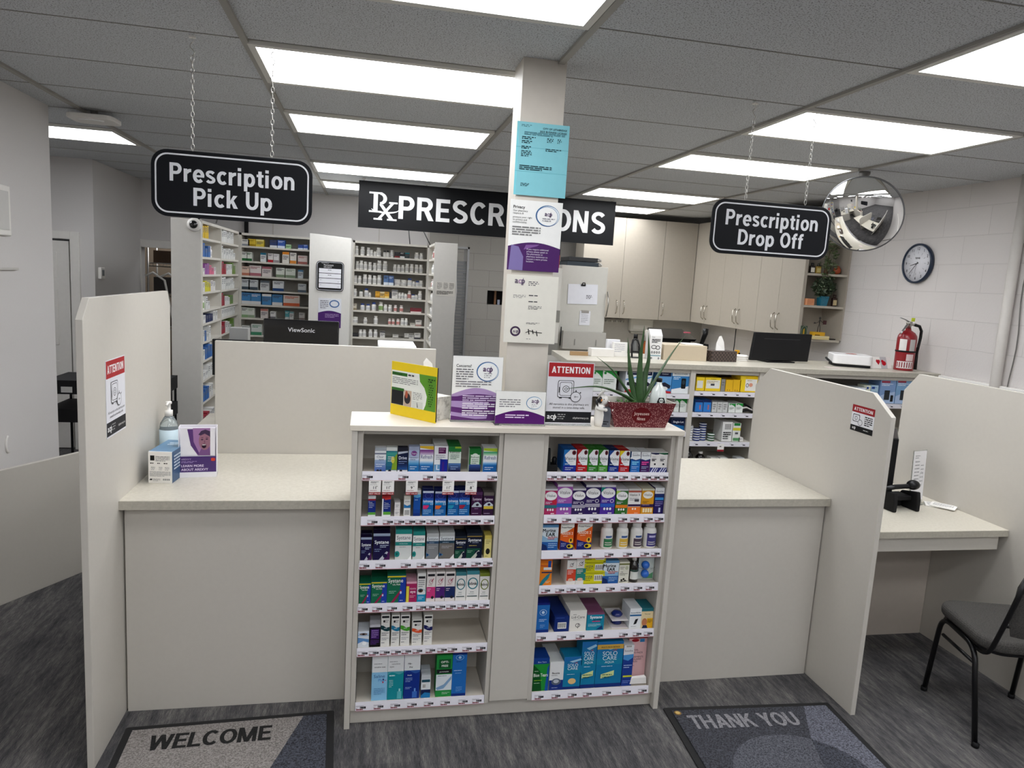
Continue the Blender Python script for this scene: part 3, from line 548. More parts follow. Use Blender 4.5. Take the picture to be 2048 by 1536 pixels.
# large college leaflet
oval = lambda x, y, s: [('e', x, y, .225*s, .155*s, '4f86b4'), ('e', x+.008, y, .21*s, .142*s, 'e9f1f6'), ('e', x-.004, y-.004, .2*s, .135*s, 'f4f5f4'), ('o', x-.01, y+.004, .215*s, .15*s, .006, '47478c')]
tt = stand_sheet('leaflet_holder', 'large white and purple college leaflet stand, behind the small purple card', .444, 2.83, .204, .268, 'f3f3f1', [
    ('r', 0, 0, 1, 1, 'f3f3f1'), ('p', [(0, 0), (1, 0)]+[(1-i/18, .40+.11*sin(pi*i/18)) for i in range(19)], 'b9a0c9'), ('p', [(0, 0), (1, 0)]+[(1-i/18, .37+.045*sin(pi*min(1, i/18*1.1))) for i in range(19)], '6b3a7d'),
    ('p', [(0, .30), (0, .21), (.5, .17), (.72, .18), (.73, .29), (.4, .30)], 'b49cc8'), ('p', [(0, .13), (0, .07), (.5, .02), (.72, .03), (.74, .09), (.3, .10)], 'b49cc8'), ('t', 'Concerns?', .07, .83, .045, '3a3a3c', 'l', .3, .02)]
    +oval(.7, .77, 1)+[('l', .07, .79, .42, 5, .037, '77757a', .4), ('l', .07, .60, .78, 3, .037, '8d8b90', .4), ('l', .22, .375, .98, 4, .033, 'd8c8e2', .5), ('l', .22, .25, .95, 3, .033, 'efe9f4', .5), ('l', .22, .14, .95, 3, .033, 'efe9f4', .5), ('l', .63, .735, .8, 3, .03, 'a4a2a6', .35),
    *acp(.70, .775, .085, 1.28, '5a3468', '8b6d9b', .02)])
stand_sheet('standing_card', 'small white card with a purple arch, standing in front of the column', .618, 2.776, .205, .138, 'f3f3f1', [
    ('r', 0, 0, 1, 1, 'f3f3f0'), ('p', [(0, 0), (1, 0)]+[(1-i/18, .24+.18*sin(pi*i/18)) for i in range(19)], '64207a'), ('l', .07, .73, .52, 4, .07, '77757a', .35), ('l', .2, .25, .88, 1, .07, 'e6d6ee', .5), ('l', .2, .18, .75, 1, .07, 'e6d6ee', .5)]
    +[('e', .77, .66, .16, .2, '5a93bb'), ('e', .775, .66, .15, .185, 'e9f1f6'), ('e', .765, .655, .142, .175, 'f4f5f4'), *acp(.79, .665, .13, .65, '5a3468', '8b6d9b', .02), ('l', .72, .60, .82, 3, .045, 'a4a2a6', .35)])
rzY = math.atan2(2.783-2.972, .275-.105)
t = thing('yellow_sign', 'bright yellow placard with a green and white health leaflet, turned left on the unit', 'notice', (.105, 2.968, ZT), rzY)
b = B(); b.box(0, .256, 0, .003, 0, .222, M('f0d000', .45)); b.box(.2562, .2575, -.0005, .004, .005, .222, BLACK)
face(b, (0, -.0002, 0), (1, 0, 0), (0, 0, 1), .256, .222, [('r', .01, .2, .99, .84, 'eef0ea'), ('p', [(.62, .84), (.64, .7), (.74, .6), (.8, .45), (.78, .3), (.74, .2), (.99, .2), (.99, .84)], '6fa53e'), ('r', .02, .75, .36, .81, '3f7a34'),
    ('t', 'LYME DISEASE', .02, .76, .03, '1c2a1c', 'l', .33, .01), ('l', .38, .77, .58, 1, .05, '55555c', .6), ('l', .03, .70, .6, 4, .032, '6d6d70', .3), ('r', .02, .47, .3, .52, '3f7a34'), ('r', .02, .205, .29, .47, '26282a'),
    ('r', .3, .205, .47, .5, 'c9b7a6'), ('e', .38, .35, .07, .1, '38363c'), ('e', .36, .42, .03, .07, 'b86a52'), ('r', .49, .205, .72, .33, 'dde0da'), ('p', [(.6, .22), (.62, .22), (.6, .31), (.59, .31)], '55605a'), ('l', .5, .48, .7, 5, .03, '8d8d90', .3),
    ('l', .82, .76, .97, 2, .04, '2e4a20', .5), ('l', .84, .66, .94, 10, .042, '2e4a20', .4)], .00012)
b.build('placard', t)
# tissue box with marble print
t = thing('tissue_box', 'marble patterned tissue box half hidden behind the yellow placard', 'tissue box', (.266, 2.893, ZT), radians(42.2))
B().box(-.0575, .0575, -.0575, .0575, 0, .095, M_MARBLE).build('carton', t, bevel=.001)
b = B(); pts = []
for i in range(9):
    a = 2*pi*i/8; pts.append((.03*cos(a), .018*sin(a), .095))
b.add([(-.04, -.006, .0952), (-.01, -.016, .12), (.03, .0, .0952), (.01, .02, .11), (-.055, .0, .235), (-.03, .008, .25), (.0, .002, .225)], [(0, 1, 4), (1, 6, 5, 4), (1, 2, 6), (2, 3, 5, 6), (3, 0, 4, 5)], PAPER)
b.build('tissue', t)
# figurine: white seabird with a horned crest hugging a grey tub
t = thing('bird_figurine', 'small white ceramic bird figurine holding a grey tub, beside the planter', 'figurine', (.974, 2.79, ZT), radians(-8))
b = B(); CER = M('e9e6e0', .25, coat=.5); BLK = M('1a1718', .3)
b.lathe([(.0, .0), (.021, .0), (.023, .02), (.024, .05), (.022, .075), (.018, .092), (.0, .098)], CER, (-.012, 0, 0), 20)
b.ball((-.003, 0, .112), .023, CER, 1, .9, 1.05); b.tube([(-.02, -.002, .125), (-.008, 0, .143), (.004, 0, .152)], .006, CER, radii=[.01, .006, .001])
b.ball((-.017, -.014, .112), .013, BLK, .8, .5, 1.1); b.tube([(-.026, -.008, .112), (-.031, -.012, .098), (-.026, -.016, .086)], .006, BLK, radii=[.008, .006, .002])
b.tube([(-.03, -.012, .078), (-.014, -.026, .075), (.006, -.028, .074)], .007, CER, radii=[.007, .007, .006]); b.ball((.006, -.028, .074), .0075, CER)
b.build('bird', t); b = B(); b.ball((-.003, -.0195, .1165), .0022, BLK); b.tube([(-.012, -.019, .114), (-.016, -.028, .108)], .003, M('d98a3a', .4), radii=[.004, .001]); b.build('beak', t)
b = B(); b.prism([(-.008, -.02), (.03, -.02), (.034, .015), (-.004, .015)], 'z', 0, .082, M('565a62', .5)); face(b, (-.008, -.0202, 0), (1, 0, 0), (0, 0, 1), .038, .08, [('l', .2, .25, .8, 2, .12, '2c2e34', .6)]); b.ball((.036, -.012, .074), .009, CER, .8, .8, 1.2); b.build('tub', t, bevel=.002)
# red planter with aloe
t = thing('planter', 'dark red tapered planter box with white snow flecks and festive lettering', 'planter', (1.137, 2.775, ZT))
def frus(b, w0, d0, w1, d1, z0, z1, m, y=0):
    vs = [(-w0/2, y, z0), (w0/2, y, z0), (w0/2, y+d0, z0), (-w0/2, y+d0, z0), (-w1/2, y-.012, z1), (w1/2, y-.012, z1), (w1/2, y-.012+d1, z1), (-w1/2, y-.012+d1, z1)]
    b.add(vs, [(0, 1, 5, 4), (1, 2, 6, 5), (2, 3, 7, 6), (3, 0, 4, 7)], m); return vs
b = B(); v = frus(b, .226, .115, .298, .15, 0, .108, M_GLIT); b.add(v[:4], [(3, 2, 1, 0)], M_GLIT)
vi = frus(b, .20, .105, .286, .142, .01, .108, M('b9b4aa', .35, .6), .004)
for f in ((4, 5), (5, 6), (6, 7), (7, 4)): b.quad([v[f[0]], v[f[1]], vi[f[1]], vi[f[0]]], STEEL)
sl = Vector((0, -.012, .108)).normalized(); b2 = Vector((-.05, -.0022, .018))
face(b, b2, (1, 0, 0), sl, .1, .07, [('e', .5, .5, .42, .5, '6f0f1c'), ('t', 'Joyeuses', .5, .52, .2, 'f1d9d3', 'c', .72, .0), ('t', 'fêtes', .5, .2, .2, 'f1d9d3', 'c', .45, .0)])
b.build('box', t)
b = B(); vs = []; n = 12
for j in range(5):
    for i in range(n+1): vs.append((-.132+.264*i/n, .004+.12*j/4, .088+.006*sin(i*2.1+j*1.7)))
b.add(vs, [(j*(n+1)+i, j*(n+1)+i+1, (j+1)*(n+1)+i+1, (j+1)*(n+1)+i) for j in range(4) for i in range(n)], M('4a443a', .95)); b.build('soil', t)
b = B()
for k in range(14):
    a = k*2.4; b.tube([(-.06+.02*cos(a), .03+.015*sin(a), .085), (-.06+.035*cos(a), .03+.03*sin(a), .105), (-.06+.045*cos(a), .03+.04*sin(a), .112)], .003, M('4d7a35', .5), radii=[.003, .004, .0005], flat=.4)
tag(b.build('small_succulent', loc=(1.137, 2.775, ZT)), 'tiny green succulent in the left end of the red planter', 'plant')
ALO = M('34542c', .35, var=.25, scale=60)
t = thing('aloe_plant', 'aloe plant with long dark green pointed leaves growing in the red planter', 'plant', (1.155, 2.84, ZT+.085))
def leaf(pts, r):
    b = B(); n = len(pts); P = []
    for i in range(17):
        u = i/16*(n-1); k = min(int(u), n-2); f = u-k; p0, p1, p2, p3 = [Vector(pts[max(0, min(n-1, k+d))]) for d in (-1, 0, 1, 2)]
        P.append(.5*((2*p1)+(p2-p0)*f+(2*p0-5*p1+4*p2-p3)*f*f+(3*p1-p0-3*p2+p3)*f**3))
    r *= 1.22; b.tube(P, r, ALO, 8, radii=[max(.0006, r*(1-(i/16)**1.6)*(1 if i > 1 else .8)) for i in range(17)], flat=.45); b.build('leaf', t)
leaf([(0, 0, 0), (-.01, 0, .1), (-.015, .0, .2), (-.012, -.005, .34)], .016)
leaf([(-.01, .0, 0), (-.04, .01, .09), (-.06, .01, .18), (-.072, .02, .285)], .013)
leaf([(.01, 0, 0), (.02, .02, .12), (.03, .02, .2), (.018, .02, .31)], .013)
leaf([(.01, 0, .01), (.07, .01, .12), (.13, .02, .22), (.2, .05, .30)], .010)
leaf([(-.01, 0, .0), (-.08, .0, .08), (-.14, .0, .15), (-.21, .0, .20)], .013)
leaf([(-.01, -.01, .0), (-.1, -.045, .05), (-.22, -.075, .085), (-.37, -.10, .075)], .015)
leaf([(0, .01, 0), (.03, .02, .05), (.05, .02, .09), (.055, .02, .13)], .010)
t = thing('lotion_bottle', 'glossy white skull motif bottle with a black cap behind the planter rim', 'bottle', (1.232, 2.835, ZT+.083))
b = B(); b.lathe([(.0, 0), (.034, .0), (.036, .01), (.036, .045), (.028, .075), (.0145, .092), (.012, .098), (.012, .108)], M('dfe6e3', .18, coat=.6), n=24); b.build('body', t)
B().lathe([(.0, .105), (.0125, .105), (.0125, .12), (.009, .123), (0, .123)], BLACK, n=16).build('cap', t)
b = B(); face(b, (-.019, -.0372, .008), (1, 0, 0), (0, 0, 1), .038, .036, [('p', [(.1, .0), (.9, .0), (1, .4), (.8, .95), (.2, .95), (0, .4)], '222426'), ('e', .5, .6, .26, .26, 'dfe6e3'), ('e', .4, .58, .07, .08, '222426'), ('e', .6, .58, .07, .08, '222426'), ('p', [(.2, .05), (.5, .18), (.8, .05), (.8, .18), (.5, .32), (.2, .18)], 'dfe6e3')]); b.build('emblem', t)

# ------------------------------------------------------------------ on the pick up counter
t = thing('carton', 'white and blue medical mask carton on the pick up counter by the left partition', 'carton', (-.835, 3.14, .9102), radians(-6))
b = B(); b.box(-.048, .048, 0, .22, 0, .135, M('2c4f74', .4), top=M('5c83a5', .35), front=WHITE)
face(b, (-.048, -.0001, 0), (1, 0, 0), (0, 0, 1), .096, .135, [('r', .08, .72, .26, .88, '1c1c1e'), ('o', .45, .79, .001, .001, .0005, '333333'), ('l', .3, .84, .9, 4, .045, '6d6d70', .35), ('l', .08, .62, .3, 1, .05, '333333', .6), ('l', .38, .62, .55, 1, .05, '333333', .6), ('l', .65, .62, .9, 1, .05, '333333', .6), ('l', .12, .5, .3, 3, .04, '8d8d90', .4), ('l', .45, .5, .6, 3, .04, '8d8d90', .4), ('l', .7, .5, .9, 3, .04, '8d8d90', .4), ('l', .06, .36, .94, 5, .035, '9a9a9e', .35), ('p', [(.05, .09), (.16, .09), (.16, .16), (.12, .12), (.1, .16)], '222222'), ('l', .2, .13, .5, 3, .03, '77777a', .35), ('b', .6, .08, .94, .16)])
face(b, (.0481, 0, 0), (0, 1, 0), (0, 0, 1), .22, .135, [('l', .1, .8, .8, 5, .1, 'c9d3dd', .5)])
face(b, (-.048, 0, .1351), (1, 0, 0), (0, 1, 0), .096, .22, [('r', 0, .0, 1, .03, 'e9ebed'), ('l', .3, .7, .95, 2, .12, 'd7e3ec', .5)]); b.build('carton_box', t)
B().box(-.052, -.0482, .03, .2, .0, .12, DARK).build('side_flap', t)
t = thing('pump_bottle', 'clear pump bottle of hand sanitizer at the left end of the pick up counter', 'bottle', (-.872, 3.425, .9102))
B().lathe([(0, 0), (.037, 0), (.04, .006), (.04, .175), (.036, .20), (.022, .225), (.0135, .235)], M('dfeaee', .08, trans=.8), n=28).build('body', t)
B().lathe([(.0405, .03), (.0408, .03), (.0408, .172), (.0405, .172)], M('c9dde6', .4), n=28, cap=False).build('wrap_label', t)
b = B(); b.lathe([(0, .233), (.017, .233), (.017, .258), (.008, .26), (.006, .285), (.013, .288), (.013, .298), (0, .3)], WHITE, n=18); b.tube([(0, 0, .293), (.0, -.02, .293), (0, -.036, .287)], .005, WHITE); b.build('pump', t)
t = thing('leaflet_box', 'white and purple countertop leaflet dispenser showing a laughing face', 'leaflet dispenser', (-.708, 3.235, .9102), radians(7))
PW = M('efedf2', .4)
b = B(); b.box(-.077, .077, 0.002, .05, 0, .014, PW); b.box(-.077, -.075, .0, .06, 0, .222, PW); b.box(.075, .077, .0, .06, 0, .222, PW); b.box(-.077, .077, .056, .060, 0, .222, PW)
b.box(-.075, .075, .0, .003, .014, .092, M('43246a', .35)); b.box(-.077, .077, -.006, .002, 0, .022, PW)
face(b, (-.075, -.0003, .022), (1, 0, 0), (0, 0, 1), .15, .07, [('t', 'LEARN MORE', .06, .34, .15, 'e8dcf2', 'l', .62, .03), ('t', 'ABOUT AREXVY', .06, .1, .15, 'e8dcf2', 'l', .72, .03), ('t', 'AREXVY', .06, .78, .11, 'cdb9e0', 'l', .3, .01), ('l', .06, .68, .5, 2, .08, 'b9a2d2', .4), ('p', rrect(.86, .97, .7, .9, .04, 3), 'd4523c')])
b.build('tray', t, bevel=.001)
b = B(); b.box(-.070, .070, .006, .018, .014, .218, M('e4dfe8', .5))
face(b, (-.070, .0058, .014), (1, 0, 0), (0, 0, 1), .14, .203, [('r', .36, .40, .86, 1, 'b088b4'), ('p', [(0, .4), (.5, .4), (.3, .62), (.2, .98), (.0, 1)], 'f0eef2'), ('p', [(.2, .98), (.3, .62), (.5, .42), (.56, .42), (.38, .7), (.36, .98)], '6d4a86'),
    ('p', [(.5, .4), (.86, .4), (.84, .6), (.74, .55), (.6, .55)], '8a6596'), ('e', .70, .72, .17, .2, 'a87d8e'), ('p', [(.52, .86), (.6, .94), (.72, .97), (.86, .93), (.88, .75), (.84, .82), (.7, .88), (.58, .84)], '54405f'), ('e', .625, .75, .035, .012, '3c2a44'), ('e', .76, .76, .035, .012, '3c2a44'),
    ('p', [(.60, .785), (.66, .79), (.66, .8), (.6, .795)], '4a3450'), ('p', [(.73, .795), (.8, .79), (.8, .8), (.73, .805)], '4a3450'), ('p', [(.67, .68), (.72, .68), (.70, .75)], '8f6478'), ('e', .68, .61, .065, .05, '3a2038'), ('p', [(.63, .625), (.73, .63), (.72, .645), (.64, .645)], 'efe6ea'), ('r', .86, .4, 1, 1, 'f0eef2')])
b.build('leaflets', t)
# attention sheet on the left partition, sticker on the right one
t = thing('attention_sheet', 'red and white attention sheet in a clear sleeve on the left partition', 'notice', (-.9217, 2.786, 1.180), radians(90))
b = B(); b.box(0, .208, -.0012, 0, 0, .288, M('e3e3e8', .4)); face(b, (0, -.0013, 0), (1, 0, 0), (0, 0, 1), .208, .288, att_ops(), .00012); b.build('printed_sheet', t)
t = thing('attention_sticker', 'small red white and black attention sticker near the top of the right partition', 'sticker', (2.1818, 2.832, 1.262), radians(-90))
b = B(); b.box(0, .148, -.0006, 0, 0, .118, M('e9e9ec', .4))
face(b, (0, -.0007, 0), (1, 0, 0), (0, 0, 1), .148, .118, [('r', 0, .72, 1, 1, 'a82a33'), ('H', 'ATTENTION', .5, .79, .13, 'f3eeee', .84), ('r', 0, 0, 1, .22, '17181b'), ('l', .6, .6, .95, 5, .075, '2b2b2e', .55), ('p', rrect(.07, .38, .36, .65, .04, 4), '3a3a3e'), ('p', rrect(.09, .36, .385, .625, .04, 4), 'e9e9ec'), ('o', .22, .5, .06, .075, .015, '3a3a3e'), ('e', .42, .36, .1, .12, '3a3a3e'), ('e', .42, .36, .085, .1, 'e9e9ec'), *acp(.17, .08, .11, .8, 'f0f0f0', 'f0f0f0', .02), ('l', .6, .1, .92, 1, .06, 'cccccc', .5)], .00012)
b.build('sticker_face', t)
# paper edge sticking out on the drop off counter
tag(B().box(1.318, 1.375, 2.95, 3.03, .9102, .913, PAPER).build('paper_pad', bevel=.0005), 'edge of a white paper pad on the drop off counter by the shelf unit', 'paper')

# ------------------------------------------------------------------ hanging signs
def sign(x, y, z, w, h, l1, l2, lab, hooks, k1, k2):
    t = thing('hanging_sign', lab, 'sign', (x, y, z), group=None)
    S = M('15161a', .5, spec=.12); W = M('dfe0e4', .4)
    B().prism(rrect(-w/2, w/2, 0, h, .06, 8), 'y', 0, .008, S).build('board', t, bevel=.001)
    b = B(); o = rrect(-w/2+.014, w/2-.014, .014, h-.014, .048, 8); i = rrect(-w/2+.02, w/2-.02, .02, h-.02, .043, 8); n = len(o)
    b.add([(px, -.0008, pz) for px, pz in o]+[(px, -.0008, pz) for px, pz in i], [(j, (j+1) % n, n+(j+1) % n, n+j) for j in range(n)], W); b.build('border_line', t)
    b = B(); heavy(b, l1, (0, -.001, h*.535), (1, 0, 0), (0, 0, 1), .070, W, k1); heavy(b, l2, (0, -.001, h*.185), (1, 0, 0), (0, 0, 1), .070, W, k2); b.build('lettering', t)
    for hx in hooks:
        b = B(); top = CEIL-z-.012; zz = h+.004; pts = [(hx, .004, h-.025), (hx, .004, h+.01)]; b.tube(pts, .0015, STEEL, 6); k = 0
        L = .024
        while zz < top-.075:
            c = [(hx+(.006*cos(a) if k % 2 == 0 else 0), .004+(.006*cos(a) if k % 2 else 0), zz+L/2+.0135*sin(a)) for a in [2*pi*j/8 for j in range(8)]]
            b.tube(c, .0013, STEEL, 5, closed=True); zz += L*.86; k += 1
        b.build('chain', t)
        b = B(); b.tube([(hx+.008*sin(a*1.0), .004, zz+.002+.05*a/(2*pi)) for a in [2*pi*j/16 for j in range(17)]], .0018, STEEL, 6)
        b.tube([(hx, .004, zz+.05), (hx+.006, .004, zz+.06), (hx, .004, zz+.07), (hx, .004, top+.01)], .0016, WHITE, 6); b.box(hx-.012, hx+.012, -.006, .014, top-.001, top+.004, WHITE); b.build('ceiling_hook', t)
sign(-.543, 3.11, 2.015, .612, .258, 'Prescription', 'Pick Up', 'black hanging sign with white lettering reading prescription pick up', (-.153, .146), .475, .30)
sign(1.838, 3.10, 2.026, .612, .246, 'Prescription', 'Drop Off', 'black hanging sign with white lettering reading prescription drop off', (-.147, .160), .475, .335)
t = thing('prescriptions_sign', 'long black ceiling sign with a large white pharmacy symbol, passing behind the column', 'sign', (1.148, 7.0, 2.258))
B().box(-1.262, 1.262, 0, .012, 0, .43, M('101114', .4, spec=.2)).build('board', t)
b = B(); W = M('e6e6e6', .4)
heavy(b, 'PRESCRIPTIONS', (-.89, -.001, .105), (1, 0, 0), (0, 0, 1), .212, W, 2.06, 'l')
# the pharmacy symbol: R with serifs and a crossed tail
nq = [0]
def pl(pts):
    nq[0] += 1; ar = sum(pts[i][0]*pts[(i+1) % len(pts)][1]-pts[(i+1) % len(pts)][0]*pts[i][1] for i in range(len(pts))); pts = pts if ar > 0 else pts[::-1]
    b.quad([(-1.17+x*.25, -.001-nq[0]*.00008, .075+z*.26) for x, z in pts], W)
pl([(.18, .28), (.34, .28), (.34, 1), (.18, 1)]); pl([(.02, .93), (.5, .93), (.5, 1), (.02, 1)]); pl([(.02, .28), (.48, .28), (.48, .34), (.02, .34)])
a = [(.42+.26*cos(u), .78+.22*sin(u)) for u in [pi/2-pi*i/12 for i in range(13)]]; c = [(.42+.12*cos(u), .78+.13*sin(u)) for u in [pi/2-pi*i/12 for i in range(13)]]
for i in range(12): pl([a[i+1], a[i], c[i], c[i+1]])
pl([(.40, .56), (.54, .56), (.98, .02), (.82, .02)]); pl([(.70, .02), (1.06, .02), (1.06, .08), (.70, .08)]); pl([(.86, .66), (.98, .66), (.42, .02), (.30, .02)]); pl([(.76, .62), (1.08, .62), (1.08, .68), (.76, .68)]); pl([(.2, .02), (.52, .02), (.52, .08), (.2, .08)])
for i in range(10):
    u0, u1 = pi*1.05+i*pi*.95/10, pi*1.05+(i+1)*pi*.95/10
    pl([(.62+.52*cos(u0), .42+.16*sin(u0)), (.62+.52*cos(u1), .42+.16*sin(u1)), (.62+.5*cos(u1), .42+.10*sin(u1)), (.62+.5*cos(u0), .42+.10*sin(u0))])
b.build('lettering', t)
for hx in (-1.218, -.634, .634, 1.215):
    b = B(); b.cyl((hx, .006, .43), (hx, .006, .44), .004, STEEL); b.ball((hx, .004, .452), .016, WHITE, 1, .4, 1); b.build('hanger', t)

# ------------------------------------------------------------------ convex mirror
t = thing('convex_mirror', 'round convex security mirror hanging from the ceiling beside the drop off sign', 'mirror', (3.204, 4.34, CEIL))
mt = (Vector((0, 0, H))-Vector((3.22, 4.33, 2.42))).normalized(); mt = Vector((-.66, -.64, -.40)).normalized()
q = Vector((0, 0, 1)).rotation_difference(mt)
R = .252; S = .40; prof = []
for i in range(21):
    a = math.asin(R/S)*i/20; prof.append((S*sin(a), S*cos(a)-S*cos(math.asin(R/S))))
b = B(); b.lathe(prof[::-1], M('efefee', .01, 1.0, var=0), n=64, cap=False); o = b.build('mirror_face', t); o.location = (.018, 0, 2.42-CEIL); o.rotation_euler = q.to_euler()
b = B(); b.lathe([(R-.002, .004), (R+.004, .003), (R+.004, -.010), (R-.05, -.026), (0, -.03)], M('6a6a6c', .4), n=48, cap=False); o = b.build('rim', t); o.location = (.018, 0, 2.42-CEIL); o.rotation_euler = q.to_euler()
b = B(); back = -mt*.032; b.tube([Vector((.018, 0, 2.42-CEIL))+back, Vector((.018, .0, 2.56-CEIL))+back, (.005, .02, -.09), (0, 0, -.03)], .009, STEEL); b.lathe([(.012, -.06), (.035, -.03), (.035, -.013)], M('6f6d69', .4), n=16); b.build('bracket', t)

# ------------------------------------------------------------------ mats
P1 = mat_pile('grey_mat_pile', '6a6562', '9c9692'); P2 = mat_pile('navy_mat_pile', '1d1e25', '4f525d'); P3 = mat_pile('mid_mat_pile', '202127', '4a4b53'); P4 = mat_pile('pale_mat_pile', '3c3d45', '777986'); P5 = mat_pile('lettering_pile', '6d6b70', '9a999d')
P6 = mat_pile('black_lettering_pile', '070707', '1a1919'); RUB = M('131315', .7)
def rug(name, lab, x, y, rz, w, d):
    t = thing(name, lab, 'mat', (x, y, 0), rz); B().prism(rrect(0, w, -d, 0, .01), 'z', 0, .006, RUB).build('rubber_backing', t, bevel=.002); return t
t = rug('door_mat', 'pale grey and navy door mat with black welcome lettering', -.886, 2.822, radians(2.3), .798, 1.2)
b = B(); m = .03
b.prism([(m, -1.17), (.32, -1.17), (.46, -.68), (.57, -.335), (.675, -m), (m, -m)], 'z', .006, .0105, P1); b.prism([(.32, -1.17), (.768, -1.17), (.768, -m), (.675, -m), (.57, -.335), (.46, -.68)], 'z', .006, .0105, P2); b.build('pile', t)
b = B(); heavy(b, 'WELCOME', (.11, -.168, .0108), (1, 0, 0), (0, 1, 0), .092, P6, .45, 'l', gap=.02); b.build('lettering', t)
t = rug('door_mat', 'dark grey door mat with thank you lettering in front of the drop off counter', 1.337, 2.722, radians(-2.9), .798, 1.2)
b = B(); b.quad([(m, -1.17, .0105), (.768, -1.17, .0105), (.768, -m, .0105), (m, -m, .0105)], P3); b.box(m, .768, -1.17, -m, .006, .0104, P3)
dv = [(.66, -m), (.569, -.233), (.512, -.436), (.48, -.62), (.46, -.80)]
b.quad([(x, y, .0108) for x, y in dv+[(.44, -1.169), (.767, -1.169), (.767, -m)]], P4)
b.quad([(.41+.29*cos(2*pi*i/40), -.51+.29*sin(2*pi*i/40), .0110) for i in range(40)], mat_pile('half_tone_pile', '33343b', '656770'))
b.quad([(x, y, .0112) for x, y in [(.557, -.262), (.512, -.436), (.48, -.62), (.465, -.793)]+[(.41+.2895*cos(radians(a)), -.51+.2895*sin(radians(a))) for a in range(-72, 56, 6)]], P2)
heavy(b, 'THANK YOU', (.08, -.165, .0114), (1, 0, 0), (0, 1, 0), .095, P5, .50, 'l', gap=.02); b.build('pile', t)
b = B(); b.lathe([(0, .0), (.016, .0), (.016, .0006), (0, .0006)], M('8a6a34', .4), (.05, -.05, .0115), 18); b.lathe([(.006, .0), (.010, .0), (.010, .0003)], M('d6b56a', .4), (.05, -.05, .0124), 14); b.build('badge', t)

# ------------------------------------------------------------------ chair
t = thing('stacking_chair', 'black framed stacking chair with charcoal fabric seat, cut by the right edge', 'chair', (2.84, 2.475, 0), radians(-14.6))
FR = M('121214', .3, .3)
def fr(pts, r=.0115): 
    b = B(); n = len(pts); P = [Vector(pts[0])]
    for i in range(1, n-1):
        p0, p1, p2 = Vector(pts[i-1]), Vector(pts[i]), Vector(pts[i+1]); k = min(.07, (p0-p1).length*.45, (p2-p1).length*.45)
        a, c = p1+(p0-p1).normalized()*k, p1+(p2-p1).normalized()*k
        P += [a.lerp(p1, u).lerp(p1.lerp(c, u), u) for u in [j/6 for j in range(7)]]
    P.append(Vector(pts[-1])); b.tube(P, r, FR, 10); return b
for s in (-1, 1):
    fr([(s*.205, .215, .0), (s*.200, .165, .405), (s*.20, -.10, .395), (s*.21, -.215, 0)]).build('leg_frame', t)
    fr([(s*.188, .16, .395), (s*.188, -.17, .385), (s*.195, -.27, .62), (s*.17, -.30, .80)], .010).build('back_upright', t)
    fr([(s*.205, .13, .33), (s*.205, -.12, .33)], .008).build('side_brace', t)
    for yy in (.215, -.215): B().cyl((s*(.205 if yy > 0 else .21), yy, 0), (s*.205, yy, .02), .0145, BLACKM).build('foot_cap', t)
fr([(-.17, -.30, .79), (0, -.325, .83), (.17, -.30, .79)], .010).build('back_rail', t)
b = B(); b.prism(rrect(-.215, .215, -.205, .225, .09, 8), 'z', 0, .055, M_FAB); o = b.build('seat', t, loc=(0, 0, .415), bevel=.022, segs=4)
b = B(); b.prism(rrect(-.2, .2, -.19, .21, .08, 6), 'z', .404, .414, FR); b.build('seat_pan', t)
vs = []; n = 10; k = 8
for side in (0, 1):
    for j in range(k+1):
        for i in range(n+1):
            u = i/n*2-1; v = j/k*2-1; q2 = 1-.25*max(0, abs(v)-.5)*abs(u)
            vs.append((u*.185*q2, -.245-.035*(1-u*u)-.04*(j/k)+(.016 if side else -.02)*(1-abs(u)**6)*(1-abs(v)**6), .52+.30*j/k+(.015*(1-u*u) if j == k else 0)))
N2 = (n+1)*(k+1); b = B(); F = []
for j in range(k):
    for i in range(n):
        p = j*(n+1)+i; F += [(p, p+1, p+n+2, p+n+1)[::-1], (N2+p, N2+p+1, N2+p+n+2, N2+p+n+1)]
b.add(vs, F, M_FAB, True); b.build('backrest', t)
fr([(-.188, -.235, .56), (-.12, -.25, .56)], .008).build('back_bolt', t)

# ------------------------------------------------------------------ on the desk
t = thing('desk_monitor', 'black monitor seen edge on beside the right partition on the desk', 'monitor', (2.87, 3.355, .7722), radians(52))
B().box(-.17, .17, -.014, .016, .05, .365, BLACK).build('screen_housing', t, bevel=.006); b = B(); b.box(-.03, .03, .016, .04, .0, .2, BLACK); b.box(-.09, .09, -.05, .07, 0, .014, BLACK); b.build('stand', t, bevel=.004)
t = thing('card_terminal', 'black card terminal cradle with a handset lying across it on the desk', 'card terminal', (2.775, 3.165, .7722), radians(4))
b = B(); b.prism([(-.07, 0), (.07, 0), (.075, .05), (.045, .085), (-.06, .105), (-.07, .06)], 'x', -.085, -.062, BLACKM); b.prism([(-.07, 0), (.07, 0), (.075, .05), (.045, .085), (-.06, .105), (-.07, .06)], 'x', .062, .085, BLACKM); b.box(-.062, .062, -.03, .06, .05, .075, BLACKM); b.box(-.062, .062, .03, .06, 0, .05, BLACKM); b.build('cradle', t, bevel=.006)
b = B(); b.tube([(-.10, .0, .105), (-.04, -.01, .12), (.03, -.01, .122), (.07, -.015, .125)], .02, BLACK, 12, radii=[.014, .018, .017, .02], flat=.7); b.ball((.075, -.015, .13), .033, BLACK, 1.1, .9, .8); b.build('handset', t)
t = thing('sheet_holder', 'printed sheet standing tilted in a clear holder on the desk', 'notice', (2.955, 3.235, .7722), radians(24))
